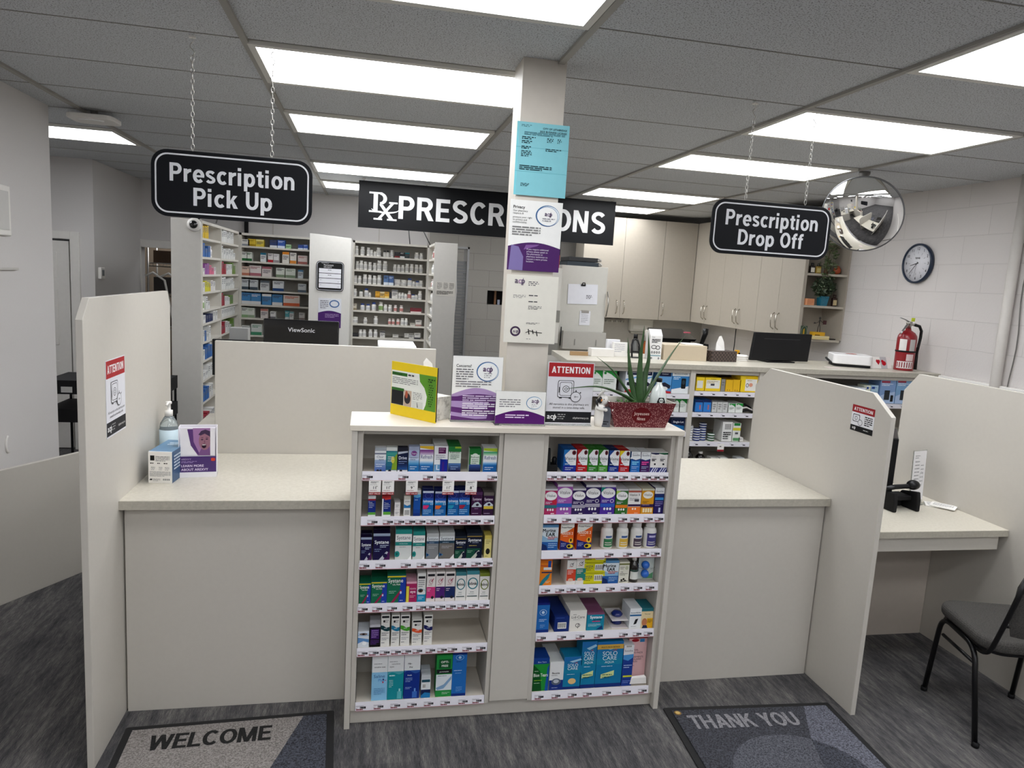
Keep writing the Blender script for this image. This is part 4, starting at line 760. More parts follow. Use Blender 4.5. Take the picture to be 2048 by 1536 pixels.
b = B(); b.box(-.07, .07, 0, .0015, .02, .29, M('e6e5e8', .5)); face(b, (-.07, -.0002, .02), (1, 0, 0), (0, 0, 1), .14, .27, [('l', .1, .9, .5, 2, .04, '77777c', .3), ('l', .12, .78, .5, 8, .07, '8f8f94', .25), ('l', .6, .7, .85, 6, .08, '8f8f94', .2), ('o', .7, .42, .15, .16, .008, '8f8f94')])
o = b.build('printed_sheet', t, rot=(-.06, radians(3), 0)); b = B(); b.box(-.075, .075, .002, .004, 0, .295, CLEAR); b.box(-.075, .075, -.03, .04, 0, .003, CLEAR); b.build('clear_holder', t, rot=(-.06, radians(3), 0))
for k, (dx, dy, dz, r, lab) in enumerate(((0, 0, 0, -35, 'lower of two white leaflets lying on the desk by the far partition'), (.035, -.03, .006, -52, 'upper of two white leaflets lying on the desk by the far partition'))):
    b = B(); b.box(-.06, .06, -.045, .045, 0, .005, PAPER); face(b, (-.06, -.045, .0051), (1, 0, 0), (0, 1, 0), .12, .09, [('l', .1, .8, .9, 5, .14, '77777c', .35)]); tag(b.build('leaflet', loc=(3.06+dx*.3, 3.20+dy, .7724+dz), rot=(0, 0, radians(r))), lab, 'leaflet', 'leaflets on the desk')
# ------------------------------------------------------------------ products on the display unit
CART = []
PR = [
('L1', 0.066, 0.043, 0.099, 1, 0.03, 'eef0f2', [('g', 0, 0.02, 1, 0.5, '5b79b8', 'a9bcd8', 6), ('r', 0, 0.86, 1, 1, 'b6bcc2'), ('r', 0, 0.72, 1, 0.78, '8b93a6'), ('t', 'Clear', 0.5, 0.58, 0.09, '50607c', 'c', 0.7), ('t', 'eyes', 0.6, 0.48, 0.08, '50607c', 'c', 0.5), ('l', 0.1, 0.3, 0.9, 2, 0.08, 'dfe8f2'), ('e', 0.3, 0.06, 0.12, 0.05, '2c2c34'), ('e', 0.55, 0.06, 0.1, 0.05, '2c2c34')], 'silver and pale blue eye drop carton, first carton on the top shelf'),
('L1', 0.1095, 0.042, 0.1, 1, 0.03, '2f8796', [('r', 0, 0.86, 1, 1, 'e4e8e4'), ('g', 0, 0.1, 1, 0.8, '2b6a8c', '4fa79f', 5), ('p', [(0.5, 0.1), (1, 0.1), (1, 0.75), (0.8, 0.65), (0.6, 0.4)], '8fae3a'), ('e', 0.62, 0.5, 0.16, 0.14, 'd6cf5c'), ('l', 0.15, 0.6, 0.7, 3, 0.08, 'dfe8e6'), ('r', 0, 0, 1, 0.08, 'e6e6e6'), ('e', 0.35, 0.05, 0.14, 0.06, '2c2c34')], 'teal and lime eye drop carton with a silver cap band, top left shelf'),
('L1', 0.153, 0.039, 0.1, 1, 0.03, '16264e', [('r', 0, 0.84, 1, 1, '2a2c3c'), ('p', [(0, 0.72), (1, 0.8), (1, 0.86), (0, 0.82)], 'c6ccd8'), ('t', 'Drive', 0.5, 0.52, 0.13, 'e6ecf6', 'c', 0.8, 0.02), ('l', 0.1, 0.42, 0.9, 2, 0.08, '8fa2cc'), ('g', 0, 0.1, 1, 0.35, '2c5a94', '1a3160', 4), ('r', 0, 0, 1, 0.09, 'e4e6ea'), ('e', 0.35, 0.05, 0.14, 0.05, '2c2c34')], 'dark navy eye drop carton with a silver swoosh, top left shelf'),
('L1', 0.1965, 0.042, 0.104, 1, 0.035, 'b9c3da', [('r', 0, 0, 1, 0.3, '2b7cb8'), ('g', 0, 0.3, 1, 0.55, '5ea3d2', 'd6dfee', 4), ('r', 0, 0.86, 1, 1, 'aeb6cc'), ('e', 0.5, 0.74, 0.28, 0.1, '8a4a94'), ('t', 'Tears', 0.5, 0.7, 0.07, 'efe6f2', 'c', 0.5), ('l', 0.15, 0.55, 0.85, 2, 0.07, '77829c'), ('l', 0.15, 0.2, 0.8, 2, 0.08, 'cfe2f2')], 'lavender and blue eye drop carton with a round purple crest, top left shelf'),
('L1', 0.2465, 0.054, 0.107, 1, 0.035, 'eef0f2', [('r', 0, 0, 1, 0.3, '1f6fb0'), ('g', 0, 0.26, 1, 0.42, '3f8cc8', 'c8dcee', 4), ('g', 0, 0.66, 1, 0.86, 'd9cfe2', '8a4a94', 5), ('p', [(0, 0.93), (1, 0.86), (1, 1), (0, 1)], 'e6c23c'), ('t', 'Refresh', 0.5, 0.52, 0.15, '4a5a94', 'c', 0.84), ('l', 0.12, 0.2, 0.75, 2, 0.08, 'cfe2f2')], 'white carton with a yellow and purple top and blue base, top left shelf'),
('L1', 0.3035, 0.054, 0.107, 3, 0.045, 'eef0f2', [('r', 0.45, 0, 1, 0.5, '1c2f9c'), ('r', 0.6, 0.05, 0.75, 0.4, '4a2c8c'), ('r', 0, 0, 0.45, 0.3, '7aa8cc'), ('r', 0.3, 0.72, 0.85, 0.95, '6a2c64'), ('l', 0.35, 0.88, 0.8, 2, 0.08, 'c9a6c6'), ('l', 0.1, 0.64, 0.8, 3, 0.07, '8a8e9c'), ('t', 'L', 0.3, 0.1, 0.2, 'f0f6fa')], 'tall white carton with a purple square crest, deep row on the top left shelf'),
('L1', 0.3585, 0.05, 0.106, 3, 0.04, 'dfe9e0', [('r', 0, 0.8, 1, 1, '2f8a4a'), ('r', 0.5, 0.93, 1, 1, 'a8c84a'), ('t', 'Refresh', 0.5, 0.74, 0.1, '2f5a44', 'c', 0.8), ('l', 0.15, 0.66, 0.85, 3, 0.07, '60806c'), ('g', 0, 0, 1, 0.36, '1c2450', '5a7fae', 5), ('l', 0.2, 0.2, 0.8, 2, 0.08, '9ab0d2')], 'green topped white carton with a navy base, deep row on the top left shelf'),
('L1', 0.441, 0.047, 0.099, 1, 0.035, 'dfe9e0', [('r', 0, 0.74, 1, 1, '1f7d3c'), ('e', 0.5, 0.58, 0.36, 0.22, 'dfe9e0'), ('t', 'Refresh', 0.5, 0.6, 0.09, '2f5a44', 'c', 0.7), ('l', 0.2, 0.52, 0.8, 3, 0.07, '60806c'), ('g', 0, 0, 1, 0.34, '141c44', '3f5f9c', 5), ('r', 0, 0.34, 0.12, 0.74, '1f7d3c'), ('r', 0.88, 0.34, 1, 0.74, '1f7d3c')], 'green carton with a white oval and navy base standing apart on the top left shelf'),
('L1', 0.5045, 0.056, 0.101, 2, 0.035, 'eef0f2', [('r', 0, 0, 1, 0.32, '1f6fb0'), ('g', 0, 0.3, 1, 0.44, '3f8cc8', 'c8dcee', 4), ('g', 0, 0.7, 1, 0.86, 'cfe6cf', '4fae7a', 4), ('p', [(0, 0.9), (1, 0.86), (1, 1), (0, 1)], 'b9cf45'), ('t', 'Refresh', 0.5, 0.54, 0.15, '3f5a94', 'c', 0.84), ('l', 0.12, 0.2, 0.75, 2, 0.08, 'cfe2f2')], 'white carton with a lime top and blue base, last on the top left shelf'),
('L2', 0.039, 0.029, 0.086, 2, 0.026, '223c94', [('r', 0, 0.86, 1, 1, 'e6e8ea'), ('r', 0, 0.78, 1, 0.86, 'b03a48'), ('r', 0, 0, 1, 0.1, 'eef0f2'), ('r', 0, 0.1, 1, 0.22, '6cb04a'), ('t', 'Teva', 0.3, 0.66, 0.08, 'e6ecf6', 'c', 0.5), ('l', 0.12, 0.6, 0.8, 3, 0.08, 'c6d0ea')], 'small navy carton with a red stripe and lime base, first on second left shelf'),
('L2', 0.0955, 0.034, 0.086, 1, 0.026, '223c94', [('r', 0, 0.86, 1, 1, 'c23a38'), ('p', [(0.3, 0.8), (1, 0.84), (1, 0.9), (0.3, 0.88)], 'e0524a'), ('r', 0, 0, 0.16, 0.86, 'eef0f2'), ('r', 0, 0, 1, 0.1, 'eef0f2'), ('r', 0.16, 0.1, 1, 0.24, '6cb04a'), ('l', 0.25, 0.56, 0.9, 3, 0.08, 'c6d0ea'), ('t', 'Teva', 0.5, 0.62, 0.07, 'e6ecf6', 'c', 0.5)], 'small navy carton with a solid red top and lime base, second left shelf'),
('L2', 0.1385, 0.022, 0.028, 3, 0.05, 'e2e0de', [('l', 0.2, 0.6, 0.8, 2, 0.2, '8a8a90')], 'low white carton lying end on, lower one on the second left shelf'),
('L2', 0.1775, 0.026, 0.086, 1, 0.026, 'e9e9e6', [('r', 0, 0.82, 1, 1, 'd2cfc4'), ('t', 'gouttes', 0.5, 0.7, 0.08, '50607c', 'c', 0.7), ('p', [(0, 0.42), (1, 0.42), (1, 0.58), (0.5, 0.52), (0, 0.6)], '2f86c0'), ('b', 0.1, 0.04, 0.9, 0.36)], 'narrow white carton with a blue wave and bar code, second left shelf'),
('L2', 0.216, 0.027, 0.11, 1, 0.026, '2462b0', [('r', 0, 0.84, 1, 1, 'e9e9e6'), ('t', 'gouttes', 0.5, 0.87, 0.06, '50607c', 'c', 0.7), ('p', [(0, 0.74), (0.5, 0.7), (1, 0.74), (1, 0.84), (0, 0.84)], '6fb2da'), ('g', 0, 0, 1, 0.4, '1c3f8c', '2462b0', 3), ('l', 0.15, 0.62, 0.8, 1, 0.06, 'bcd6ee')], 'narrow tall blue carton with a white top, second left shelf'),
('L2', 0.26, 0.043, 0.106, 2, 0.035, '1c6fae', [('r', 0, 0.72, 1, 1, '24307c'), ('r', 0, 0.92, 1, 1, 'cfd8e8'), ('o', 0.5, 0.82, 0.3, 0.1, 0.03, '5a6cb4'), ('r', 0, 0, 1, 0.48, '1c6fae'), ('g', 0, 0.48, 1, 0.72, '2f9ad0', '2f5ab0', 4), ('t', 'hydrasense', 0.5, 0.56, 0.1, 'eaf4fa', 'c', 0.9, 0.02), ('t', '2.5', 0.85, 0.46, 0.1, 'eaf4fa', 'c', 0.25), ('p', [(0.05, 0.3), (0.4, 0.3), (0.58, 0.4), (0.58, 0.44), (0.05, 0.44)], 'd8407c'), ('l', 0.08, 0.24, 0.8, 3, 0.07, 'a8d0ea')], 'blue and navy carton with a magenta corner flag, second left shelf'),
('L2', 0.31, 0.045, 0.104, 2, 0.035, '1c6fae', [('r', 0, 0.72, 1, 1, '24307c'), ('r', 0, 0.92, 1, 1, 'cfd8e8'), ('o', 0.5, 0.82, 0.3, 0.1, 0.03, '5a6cb4'), ('r', 0, 0, 1, 0.48, '1c6fae'), ('g', 0, 0.48, 1, 0.72, '2f9ad0', '2f5ab0', 4), ('t', 'hydrasense', 0.5, 0.56, 0.1, 'eaf4fa', 'c', 0.9, 0.02), ('t', '2.5', 0.85, 0.46, 0.1, 'eaf4fa', 'c', 0.25), ('p', [(0.05, 0.3), (0.4, 0.3), (0.58, 0.4), (0.58, 0.44), (0.05, 0.44)], 'ea7a30'), ('l', 0.08, 0.24, 0.8, 3, 0.07, 'a8d0ea')], 'blue and navy carton with an orange corner flag, second left shelf'),
('L2', 0.361, 0.043, 0.107, 2, 0.035, '1c6fae', [('r', 0, 0.72, 1, 1, '24307c'), ('r', 0, 0.92, 1, 1, 'cfd8e8'), ('o', 0.5, 0.82, 0.3, 0.1, 0.03, '5a6cb4'), ('r', 0, 0, 1, 0.48, '1c6fae'), ('g', 0, 0.48, 1, 0.72, '2f9ad0', '2f5ab0', 4), ('t', 'hydrasense', 0.5, 0.56, 0.1, 'eaf4fa', 'c', 0.9, 0.02), ('t', '2.5', 0.85, 0.46, 0.1, 'eaf4fa', 'c', 0.25), ('p', [(0.05, 0.3), (0.4, 0.3), (0.58, 0.4), (0.58, 0.44), (0.05, 0.44)], '2fa7c8'), ('l', 0.08, 0.24, 0.8, 3, 0.07, 'a8d0ea')], 'blue and navy carton with a pale blue corner flag, second left shelf'),
('L2', 0.4065, 0.044, 0.108, 2, 0.035, '1c6fae', [('r', 0, 0.72, 1, 1, '24307c'), ('r', 0, 0.92, 1, 1, 'cfd8e8'), ('o', 0.5, 0.82, 0.3, 0.1, 0.03, '5a6cb4'), ('r', 0, 0, 1, 0.48, '1c6fae'), ('g', 0, 0.48, 1, 0.72, '2f9ad0', '2f5ab0', 4), ('t', 'hydrasense', 0.5, 0.56, 0.1, 'eaf4fa', 'c', 0.9, 0.02), ('t', '2.5', 0.85, 0.46, 0.1, 'eaf4fa', 'c', 0.25), ('p', [(0.05, 0.3), (0.4, 0.3), (0.58, 0.4), (0.58, 0.44), (0.05, 0.44)], 'a8304c'), ('l', 0.08, 0.24, 0.8, 3, 0.07, 'a8d0ea')], 'blue and navy carton with a dark red corner flag, second left shelf'),
('L2', 0.458, 0.045, 0.101, 2, 0.035, '4a1f4e', [('r', 0, 0.88, 1, 1, '5f3a66'), ('t', 'Systane', 0.5, 0.66, 0.11, 'dccfe0', 'c', 0.8, 0.02), ('p', [(0.05, 0.42), (0.3, 0.56), (0.6, 0.6), (0.95, 0.45), (0.95, 0.38), (0.05, 0.38)], 'c9d2da'), ('e', 0.55, 0.47, 0.14, 0.05, '3a2c48'), ('l', 0.3, 0.3, 0.8, 1, 0.08, 'a98ab0'), ('l', 0.1, 0.1, 0.9, 1, 0.06, 'c9b6cf')], 'plum coloured carton with a silver wave, second left shelf'),
('L2', 0.506, 0.043, 0.1, 2, 0.035, '3f1f48', [('r', 0, 0.86, 1, 1, '77716c'), ('t', 'Systane', 0.5, 0.66, 0.11, 'e6dfe6', 'c', 0.8, 0.02), ('p', [(0.05, 0.46), (0.3, 0.56), (0.6, 0.6), (0.95, 0.48), (0.95, 0.42), (0.05, 0.42)], 'c9d2da'), ('r', 0.05, 0.3, 0.95, 0.42, 'd8c04a'), ('e', 0.55, 0.49, 0.14, 0.05, '3a2c48'), ('l', 0.1, 0.1, 0.9, 1, 0.06, 'c9b6cf')], 'plum coloured carton with a yellow bar, rightmost on the second left shelf'),
('L3', 0.016, 0.043, 0.097, 2, 0.04, '2a1c4e', [('r', 0, 0, 1, 1, '251a52'), ('r', 0, 0.9, 1, 1, 'aab8cc'), ('p', [(0, 0), (0.55, 0), (1, 0.35), (1, 0)], '5a2464'), ('t', 'Systane', 0.5, 0.62, 0.13, 'eef2f6', 'c', 0.84, 0.02), ('l', 0.4, 0.54, 0.92, 2, 0.06, 'b9c4d8', 0.5), ('p', [(0.35, 0.02), (0.62, 0.02), (0.9, 0.3), (0.8, 0.33)], 'c9ccd6'), ('e', 0.72, 0.17, 0.13, 0.08, '251a52'), ('l', 0.08, 0.4, 0.5, 2, 0.07, '8fa0c0', 0.4)], 'small indigo carton with purple corner, first on the third left shelf'),
('L3', 0.0825, 0.066, 0.112, 2, 0.05, '2a1c4e', [('r', 0, 0, 1, 1, '231a50'), ('r', 0, 0.9, 1, 1, 'aab8cc'), ('p', [(0, 0), (0.55, 0), (1, 0.35), (1, 0)], '5a2464'), ('t', 'Systane', 0.5, 0.62, 0.13, 'eef2f6', 'c', 0.84, 0.02), ('l', 0.4, 0.54, 0.92, 2, 0.06, 'b9c4d8', 0.5), ('p', [(0.35, 0.02), (0.62, 0.02), (0.9, 0.3), (0.8, 0.33)], 'c9ccd6'), ('e', 0.72, 0.17, 0.13, 0.08, '231a50'), ('l', 0.08, 0.4, 0.5, 2, 0.07, '8fa0c0', 0.4)], 'large indigo carton with purple corner and drop tip, third left shelf'),
('L3', 0.169, 0.065, 0.126, 2, 0.05, 'd9dcda', [('r', 0, 0.86, 1, 1, '2f9a94'), ('r', 0, 0.62, 1, 0.86, 'f2f4f2'), ('t', 'Systane', 0.5, 0.68, 0.13, '3a4a5c', 'c', 0.84, 0.01), ('r', 0, 0.48, 1, 0.6, '28908a'), ('t', 'HYDRATION', 0.5, 0.52, 0.035, 'd6ecea', 'c', 0.5), ('l', 0.25, 0.42, 0.8, 1, 0.05, '9a9ea2'), ('e', 0.12, 0.2, 0.16, 0.1, '2f9a94'), ('e', 0.1, 0.2, 0.07, 0.05, '1c6f6c'), ('p', [(0.75, 0), (1, 0), (1, 0.16)], 'f6f6f6')], 'large white and teal carton with a teal iris mark, third left shelf'),
('L3', 0.2305, 0.048, 0.118, 2, 0.05, 'd9dcda', [('r', 0, 0.86, 1, 1, '2f9a94'), ('r', 0, 0.62, 1, 0.86, 'f2f4f2'), ('t', 'Systane', 0.5, 0.68, 0.13, '3a4a5c', 'c', 0.84, 0.01), ('r', 0, 0.48, 1, 0.6, '28908a'), ('t', 'HYDRATION', 0.5, 0.52, 0.035, 'd6ecea', 'c', 0.5), ('l', 0.25, 0.42, 0.8, 1, 0.05, '9a9ea2'), ('e', 0.12, 0.2, 0.16, 0.1, '2f9a94'), ('e', 0.1, 0.2, 0.07, 0.05, '1c6f6c'), ('p', [(0.75, 0), (1, 0), (1, 0.16)], 'f6f6f6')], 'smaller white and teal carton with a teal iris mark, third left shelf'),
('L3', 0.286, 0.049, 0.11, 3, 0.05, '8f9194', [('r', 0, 0.86, 1, 1, 'c2c6c6'), ('r', 0, 0.7, 1, 0.86, 'dfe4e6'), ('t', 'Systane', 0.5, 0.73, 0.11, '3a4a5c', 'c', 0.86, 0.01), ('r', 0, 0.6, 1, 0.7, '44607c'), ('l', 0.2, 0.63, 0.8, 1, 0.05, 'b9c9d6'), ('l', 0.15, 0.48, 0.85, 2, 0.06, 'b9babc'), ('p', [(0.0, 0.1), (0.28, 0.17), (0.0, 0.25)], '3f8cb8'), ('e', 0.1, 0.175, 0.07, 0.045, '1c3f6c'), ('p', [(0.7, 0), (1, 0), (1, 0.2)], 'e9e9e9')], 'grey carton with white header and bar code top, third left shelf'),
('L3', 0.344, 0.061, 0.112, 3, 0.05, '807c78', [('r', 0, 0.86, 1, 1, 'c2c6c6'), ('r', 0, 0.7, 1, 0.86, 'dfe4e6'), ('t', 'Systane', 0.5, 0.73, 0.11, '3a4a5c', 'c', 0.86, 0.01), ('r', 0, 0.6, 1, 0.7, '24485c'), ('l', 0.2, 0.63, 0.8, 1, 0.05, 'b9c9d6'), ('l', 0.15, 0.48, 0.85, 2, 0.06, 'b9babc'), ('p', [(0.0, 0.1), (0.28, 0.17), (0.0, 0.25)], '3f8cb8'), ('e', 0.1, 0.175, 0.07, 0.045, '1c3f6c'), ('p', [(0.7, 0), (1, 0), (1, 0.2)], 'e9e9e9')], 'wide taupe carton with a pale blue header, third left shelf'),
('L3', 0.4005, 0.046, 0.096, 2, 0.04, '16203c', [('r', 0, 0.9, 1, 1, '2a3444'), ('r', 0, 0.86, 1, 0.89, 'b09a50'), ('p', [(0, 0), (0.5, 0), (0.55, 0.3), (0.9, 0.34), (0.9, 0.4), (0, 0.4)], '1f5c4a'), ('t', 'Systane', 0.5, 0.68, 0.12, 'eef2f6', 'c', 0.84, 0.02), ('l', 0.35, 0.62, 0.92, 1, 0.05, 'b9c4d8'), ('l', 0.15, 0.5, 0.85, 1, 0.06, 'a89a5c', 0.5), ('p', [(0.3, 0.02), (0.6, 0.02), (0.85, 0.3), (0.78, 0.33)], 'c9ccc2'), ('e', 0.78, 0.2, 0.12, 0.08, '16203c'), ('l', 0.06, 0.3, 0.4, 2, 0.06, '9ac0a8')], 'smaller navy and green carton with thin gold bar, third left shelf'),
('L3', 0.4575, 0.064, 0.108, 2, 0.05, '16203c', [('r', 0, 0.9, 1, 1, '2a3444'), ('r', 0, 0.86, 1, 0.89, 'b09a50'), ('p', [(0, 0), (0.5, 0), (0.55, 0.3), (0.9, 0.34), (0.9, 0.4), (0, 0.4)], '1f5c4a'), ('t', 'Systane', 0.5, 0.68, 0.12, 'eef2f6', 'c', 0.84, 0.02), ('l', 0.35, 0.62, 0.92, 1, 0.05, 'b9c4d8'), ('l', 0.15, 0.5, 0.85, 1, 0.06, 'a89a5c', 0.5), ('p', [(0.3, 0.02), (0.6, 0.02), (0.85, 0.3), (0.78, 0.33)], 'c9ccc2'), ('e', 0.78, 0.2, 0.12, 0.08, '16203c'), ('l', 0.06, 0.3, 0.4, 2, 0.06, '9ac0a8')], 'larger navy and green carton with thin gold bar, third left shelf'),
('L3', 0.514, 0.029, 0.098, 2, 0.03, 'e6dc9a', [('r', 0, 0.84, 1, 1, 'd6c66a'), ('l', 0.15, 0.78, 0.85, 3, 0.07, '8a8450'), ('e', 0.5, 0.3, 0.3, 0.13, '2a2820'), ('l', 0.1, 0.08, 0.7, 1, 0.06, '8a8450')], 'narrow pale yellow carton with a black disc, last on the third left shelf'),
('L4', 0.023, 0.045, 0.089, 2, 0.035, '1f7a5c', [('r', 0, 0.9, 1, 0.95, 'e6d840'), ('r', 0, 0.95, 1, 1, '1f6a64'), ('p', [(0.62, 0), (1, 0), (1, 0.9), (0.75, 0.9)], '2c4fae'), ('t', 'Systane', 0.45, 0.72, 0.14, 'f2f6f2', 'c', 0.8, 0.02), ('t', 'ULTRA', 0.5, 0.62, 0.06, 'e6eee6', 'c', 0.5, 0.02), ('l', 0.1, 0.4, 0.5, 2, 0.06, 'a9d0c0'), ('p', [(0.2, 0.0), (0.36, 0.0), (0.8, 0.42), (0.72, 0.46)], 'a02c5c'), ('e', 0.74, 0.36, 0.05, 0.05, 'd6e2f2'), ('l', 0.7, 0.07, 0.95, 1, 0.06, 'e6e6f6')], 'smallest green and blue carton with a magenta dropper, first on the fourth left shelf'),
('L4', 0.0785, 0.062, 0.094, 3, 0.04, '1f7a5c', [('r', 0, 0.9, 1, 0.95, 'e6d840'), ('r', 0, 0.95, 1, 1, '1f6a64'), ('p', [(0.62, 0), (1, 0), (1, 0.9), (0.75, 0.9)], '2c4fae'), ('t', 'Systane', 0.45, 0.72, 0.14, 'f2f6f2', 'c', 0.8, 0.02), ('t', 'ULTRA', 0.5, 0.62, 0.06, 'e6eee6', 'c', 0.5, 0.02), ('l', 0.1, 0.4, 0.5, 2, 0.06, 'a9d0c0'), ('p', [(0.2, 0.0), (0.36, 0.0), (0.8, 0.42), (0.72, 0.46)], 'a02c5c'), ('e', 0.74, 0.36, 0.05, 0.05, 'd6e2f2'), ('l', 0.7, 0.07, 0.95, 1, 0.06, 'e6e6f6')], 'middle sized green and blue carton with a magenta dropper, fourth left shelf'),
('L4', 0.1475, 0.074, 0.12, 2, 0.05, '1f7a5c', [('r', 0, 0.9, 1, 0.95, 'e6d840'), ('r', 0, 0.95, 1, 1, '1f6a64'), ('p', [(0.62, 0), (1, 0), (1, 0.9), (0.75, 0.9)], '2c4fae'), ('t', 'Systane', 0.45, 0.72, 0.14, 'f2f6f2', 'c', 0.8, 0.02), ('t', 'ULTRA', 0.5, 0.62, 0.06, 'e6eee6', 'c', 0.5, 0.02), ('l', 0.1, 0.4, 0.5, 2, 0.06, 'a9d0c0'), ('p', [(0.2, 0.0), (0.36, 0.0), (0.8, 0.42), (0.72, 0.46)], 'a02c5c'), ('e', 0.74, 0.36, 0.05, 0.05, 'd6e2f2'), ('l', 0.7, 0.07, 0.95, 1, 0.06, 'e6e6f6')], 'largest green and blue carton with a magenta dropper, fourth left shelf'),
('L4', 0.2085, 0.042, 0.088, 2, 0.04, 'b0306c', [('r', 0, 0.9, 1, 1, 'e6b6c6'), ('r', 0, 0.0, 0.26, 0.78, 'e8dc5c'), ('t', 'vitamins', 0.62, 0.62, 0.1, 'f0d0de', 'c', 0.6), ('t', 'eye', 0.64, 0.45, 0.14, 'f6e6ee', 'c', 0.5, 0.02), ('l', 0.35, 0.3, 0.9, 2, 0.07, 'e6b6c6')], 'magenta carton with a yellow side stripe, fourth left shelf'),
('L4', 0.2485, 0.034, 0.122, 2, 0.035, 'e9e9e6', [('r', 0, 0, 1, 0.26, '2f9ac0'), ('r', 0.1, 0.82, 0.9, 0.9, '2a2a2e'), ('l', 0.12, 0.74, 0.85, 4, 0.07, '8a8a90'), ('e', 0.4, 0.4, 0.3, 0.07, '6a4a3c'), ('e', 0.4, 0.4, 0.1, 0.05, '1c1410'), ('o', 0.5, 0.32, 0.55, 0.14, 0.04, '2f9ac0'), ('l', 0.15, 0.16, 0.8, 2, 0.06, 'cfe8f2')], 'white carton with a brown eye picture and cyan base, fourth left shelf'),
('L4', 0.287, 0.035, 0.126, 2, 0.035, 'e9e4e2', [('r', 0.1, 0.86, 0.9, 0.94, '34343a'), ('o', 0.5, 0.68, 0.22, 0.08, 0.05, 'b86a7c'), ('p', [(0.55, 0.66), (0.8, 0.76), (0.78, 0.8), (0.5, 0.7)], 'b86a7c'), ('l', 0.2, 0.56, 0.8, 1, 0.05, 'c08a94'), ('r', 0, 0.12, 1, 0.5, 'd0488a'), ('l', 0.1, 0.42, 0.5, 2, 0.06, 'f0d8e2'), ('e', 0.7, 0.14, 0.16, 0.05, '2a2a34')], 'white carton with a pink lower panel and red top label, fourth left shelf'),
('L4', 0.325, 0.037, 0.127, 3, 0.035, 'e9e4e2', [('r', 0.1, 0.86, 0.9, 0.94, '34343a'), ('o', 0.5, 0.68, 0.22, 0.08, 0.05, 'b86a7c'), ('p', [(0.55, 0.66), (0.8, 0.76), (0.78, 0.8), (0.5, 0.7)], 'b86a7c'), ('l', 0.2, 0.56, 0.8, 1, 0.05, 'c08a94'), ('r', 0, 0.12, 1, 0.5, '5a2c7c'), ('l', 0.1, 0.42, 0.5, 2, 0.06, 'f0d8e2'), ('e', 0.7, 0.14, 0.16, 0.05, '2a2a34')], 'white carton with a purple lower panel, fourth left shelf'),
('L4', 0.3655, 0.04, 0.126, 3, 0.035, 'e9e4e2', [('r', 0.1, 0.86, 0.9, 0.94, '34343a'), ('o', 0.5, 0.68, 0.22, 0.08, 0.05, 'b86a7c'), ('p', [(0.55, 0.66), (0.8, 0.76), (0.78, 0.8), (0.5, 0.7)], 'b86a7c'), ('l', 0.2, 0.56, 0.8, 1, 0.05, 'c08a94'), ('r', 0, 0.12, 1, 0.5, '26386c'), ('l', 0.1, 0.42, 0.5, 2, 0.06, 'f0d8e2'), ('e', 0.7, 0.14, 0.16, 0.05, '2a2a34')], 'white carton with a navy lower panel, fourth left shelf'),
('L4', 0.41, 0.043, 0.123, 1, 0.04, 'ecebe8', [('r', 0, 0.88, 1, 1, '4a8a94'), ('o', 0.5, 0.58, 0.42, 0.2, 0.09, '4a8a94'), ('t', 'blink', 0.5, 0.53, 0.1, '2a2a2e', 'c', 0.66, 0.03), ('l', 0.3, 0.28, 0.75, 1, 0.05, '6a7a7c'), ('r', 0.08, 0.13, 0.88, 0.16, '3a5a5c'), ('l', 0.2, 0.22, 0.8, 1, 0.04, '9aa6a8')], 'white carton with a teal ring, left one of two, fourth left shelf'),
('L4', 0.4595, 0.052, 0.127, 1, 0.04, 'ecebe8', [('r', 0, 0.88, 1, 1, '4f94a0'), ('o', 0.5, 0.58, 0.42, 0.2, 0.09, '4f94a0'), ('t', 'blink', 0.5, 0.53, 0.1, '2a2a2e', 'c', 0.66, 0.03), ('l', 0.3, 0.28, 0.75, 1, 0.05, '6a7a7c'), ('r', 0.08, 0.13, 0.88, 0.16, '3a5a5c'), ('l', 0.2, 0.22, 0.8, 1, 0.04, '9aa6a8')], 'larger white carton with a teal ring, right one of two, fourth left shelf'),
('L4', 0.509, 0.041, 0.117, 1, 0.04, 'ecebe8', [('r', 0, 0.88, 1, 1, '83903a'), ('o', 0.5, 0.58, 0.42, 0.2, 0.09, '83903a'), ('t', 'blink', 0.5, 0.53, 0.1, '2a2a2e', 'c', 0.66, 0.03), ('l', 0.3, 0.28, 0.75, 1, 0.05, '6a7a7c'), ('r', 0.08, 0.13, 0.88, 0.16, '3a5a5c'), ('l', 0.2, 0.22, 0.8, 1, 0.04, '9aa6a8')], 'white carton with an olive ring, last on the fourth left shelf'),
('L5', 0.0125, 0.044, 0.07, 2, 0.04, 'dfe4ea', [('g', 0, 0.7, 1, 1, 'b6cbe0', 'dfe8f2', 3), ('e', 0.5, 0.82, 0.36, 0.07, '8a7a78'), ('e', 0.5, 0.82, 0.12, 0.05, '2a2426'), ('p', [(0, 0.25), (0.5, 0.4), (1, 0.3), (1, 0.5), (0, 0.62)], '6f9ac8'), ('e', 0.6, 0.25, 0.2, 0.1, 'f4f6f8')], 'low white carton with an eye picture, first on the fifth left shelf'),
('L5', 0.068, 0.043, 0.097, 2, 0.04, '14121c', [('r', 0, 0.88, 1, 1, 'c9c9cf'), ('r', 0.12, 0.35, 0.9, 0.8, '4a2470'), ('l', 0.18, 0.7, 0.82, 4, 0.09, 'a88ac8', 0.5), ('l', 0.1, 0.26, 0.9, 3, 0.07, '5c3a80', 0.6)], 'black carton with a purple print block, fifth left shelf'),
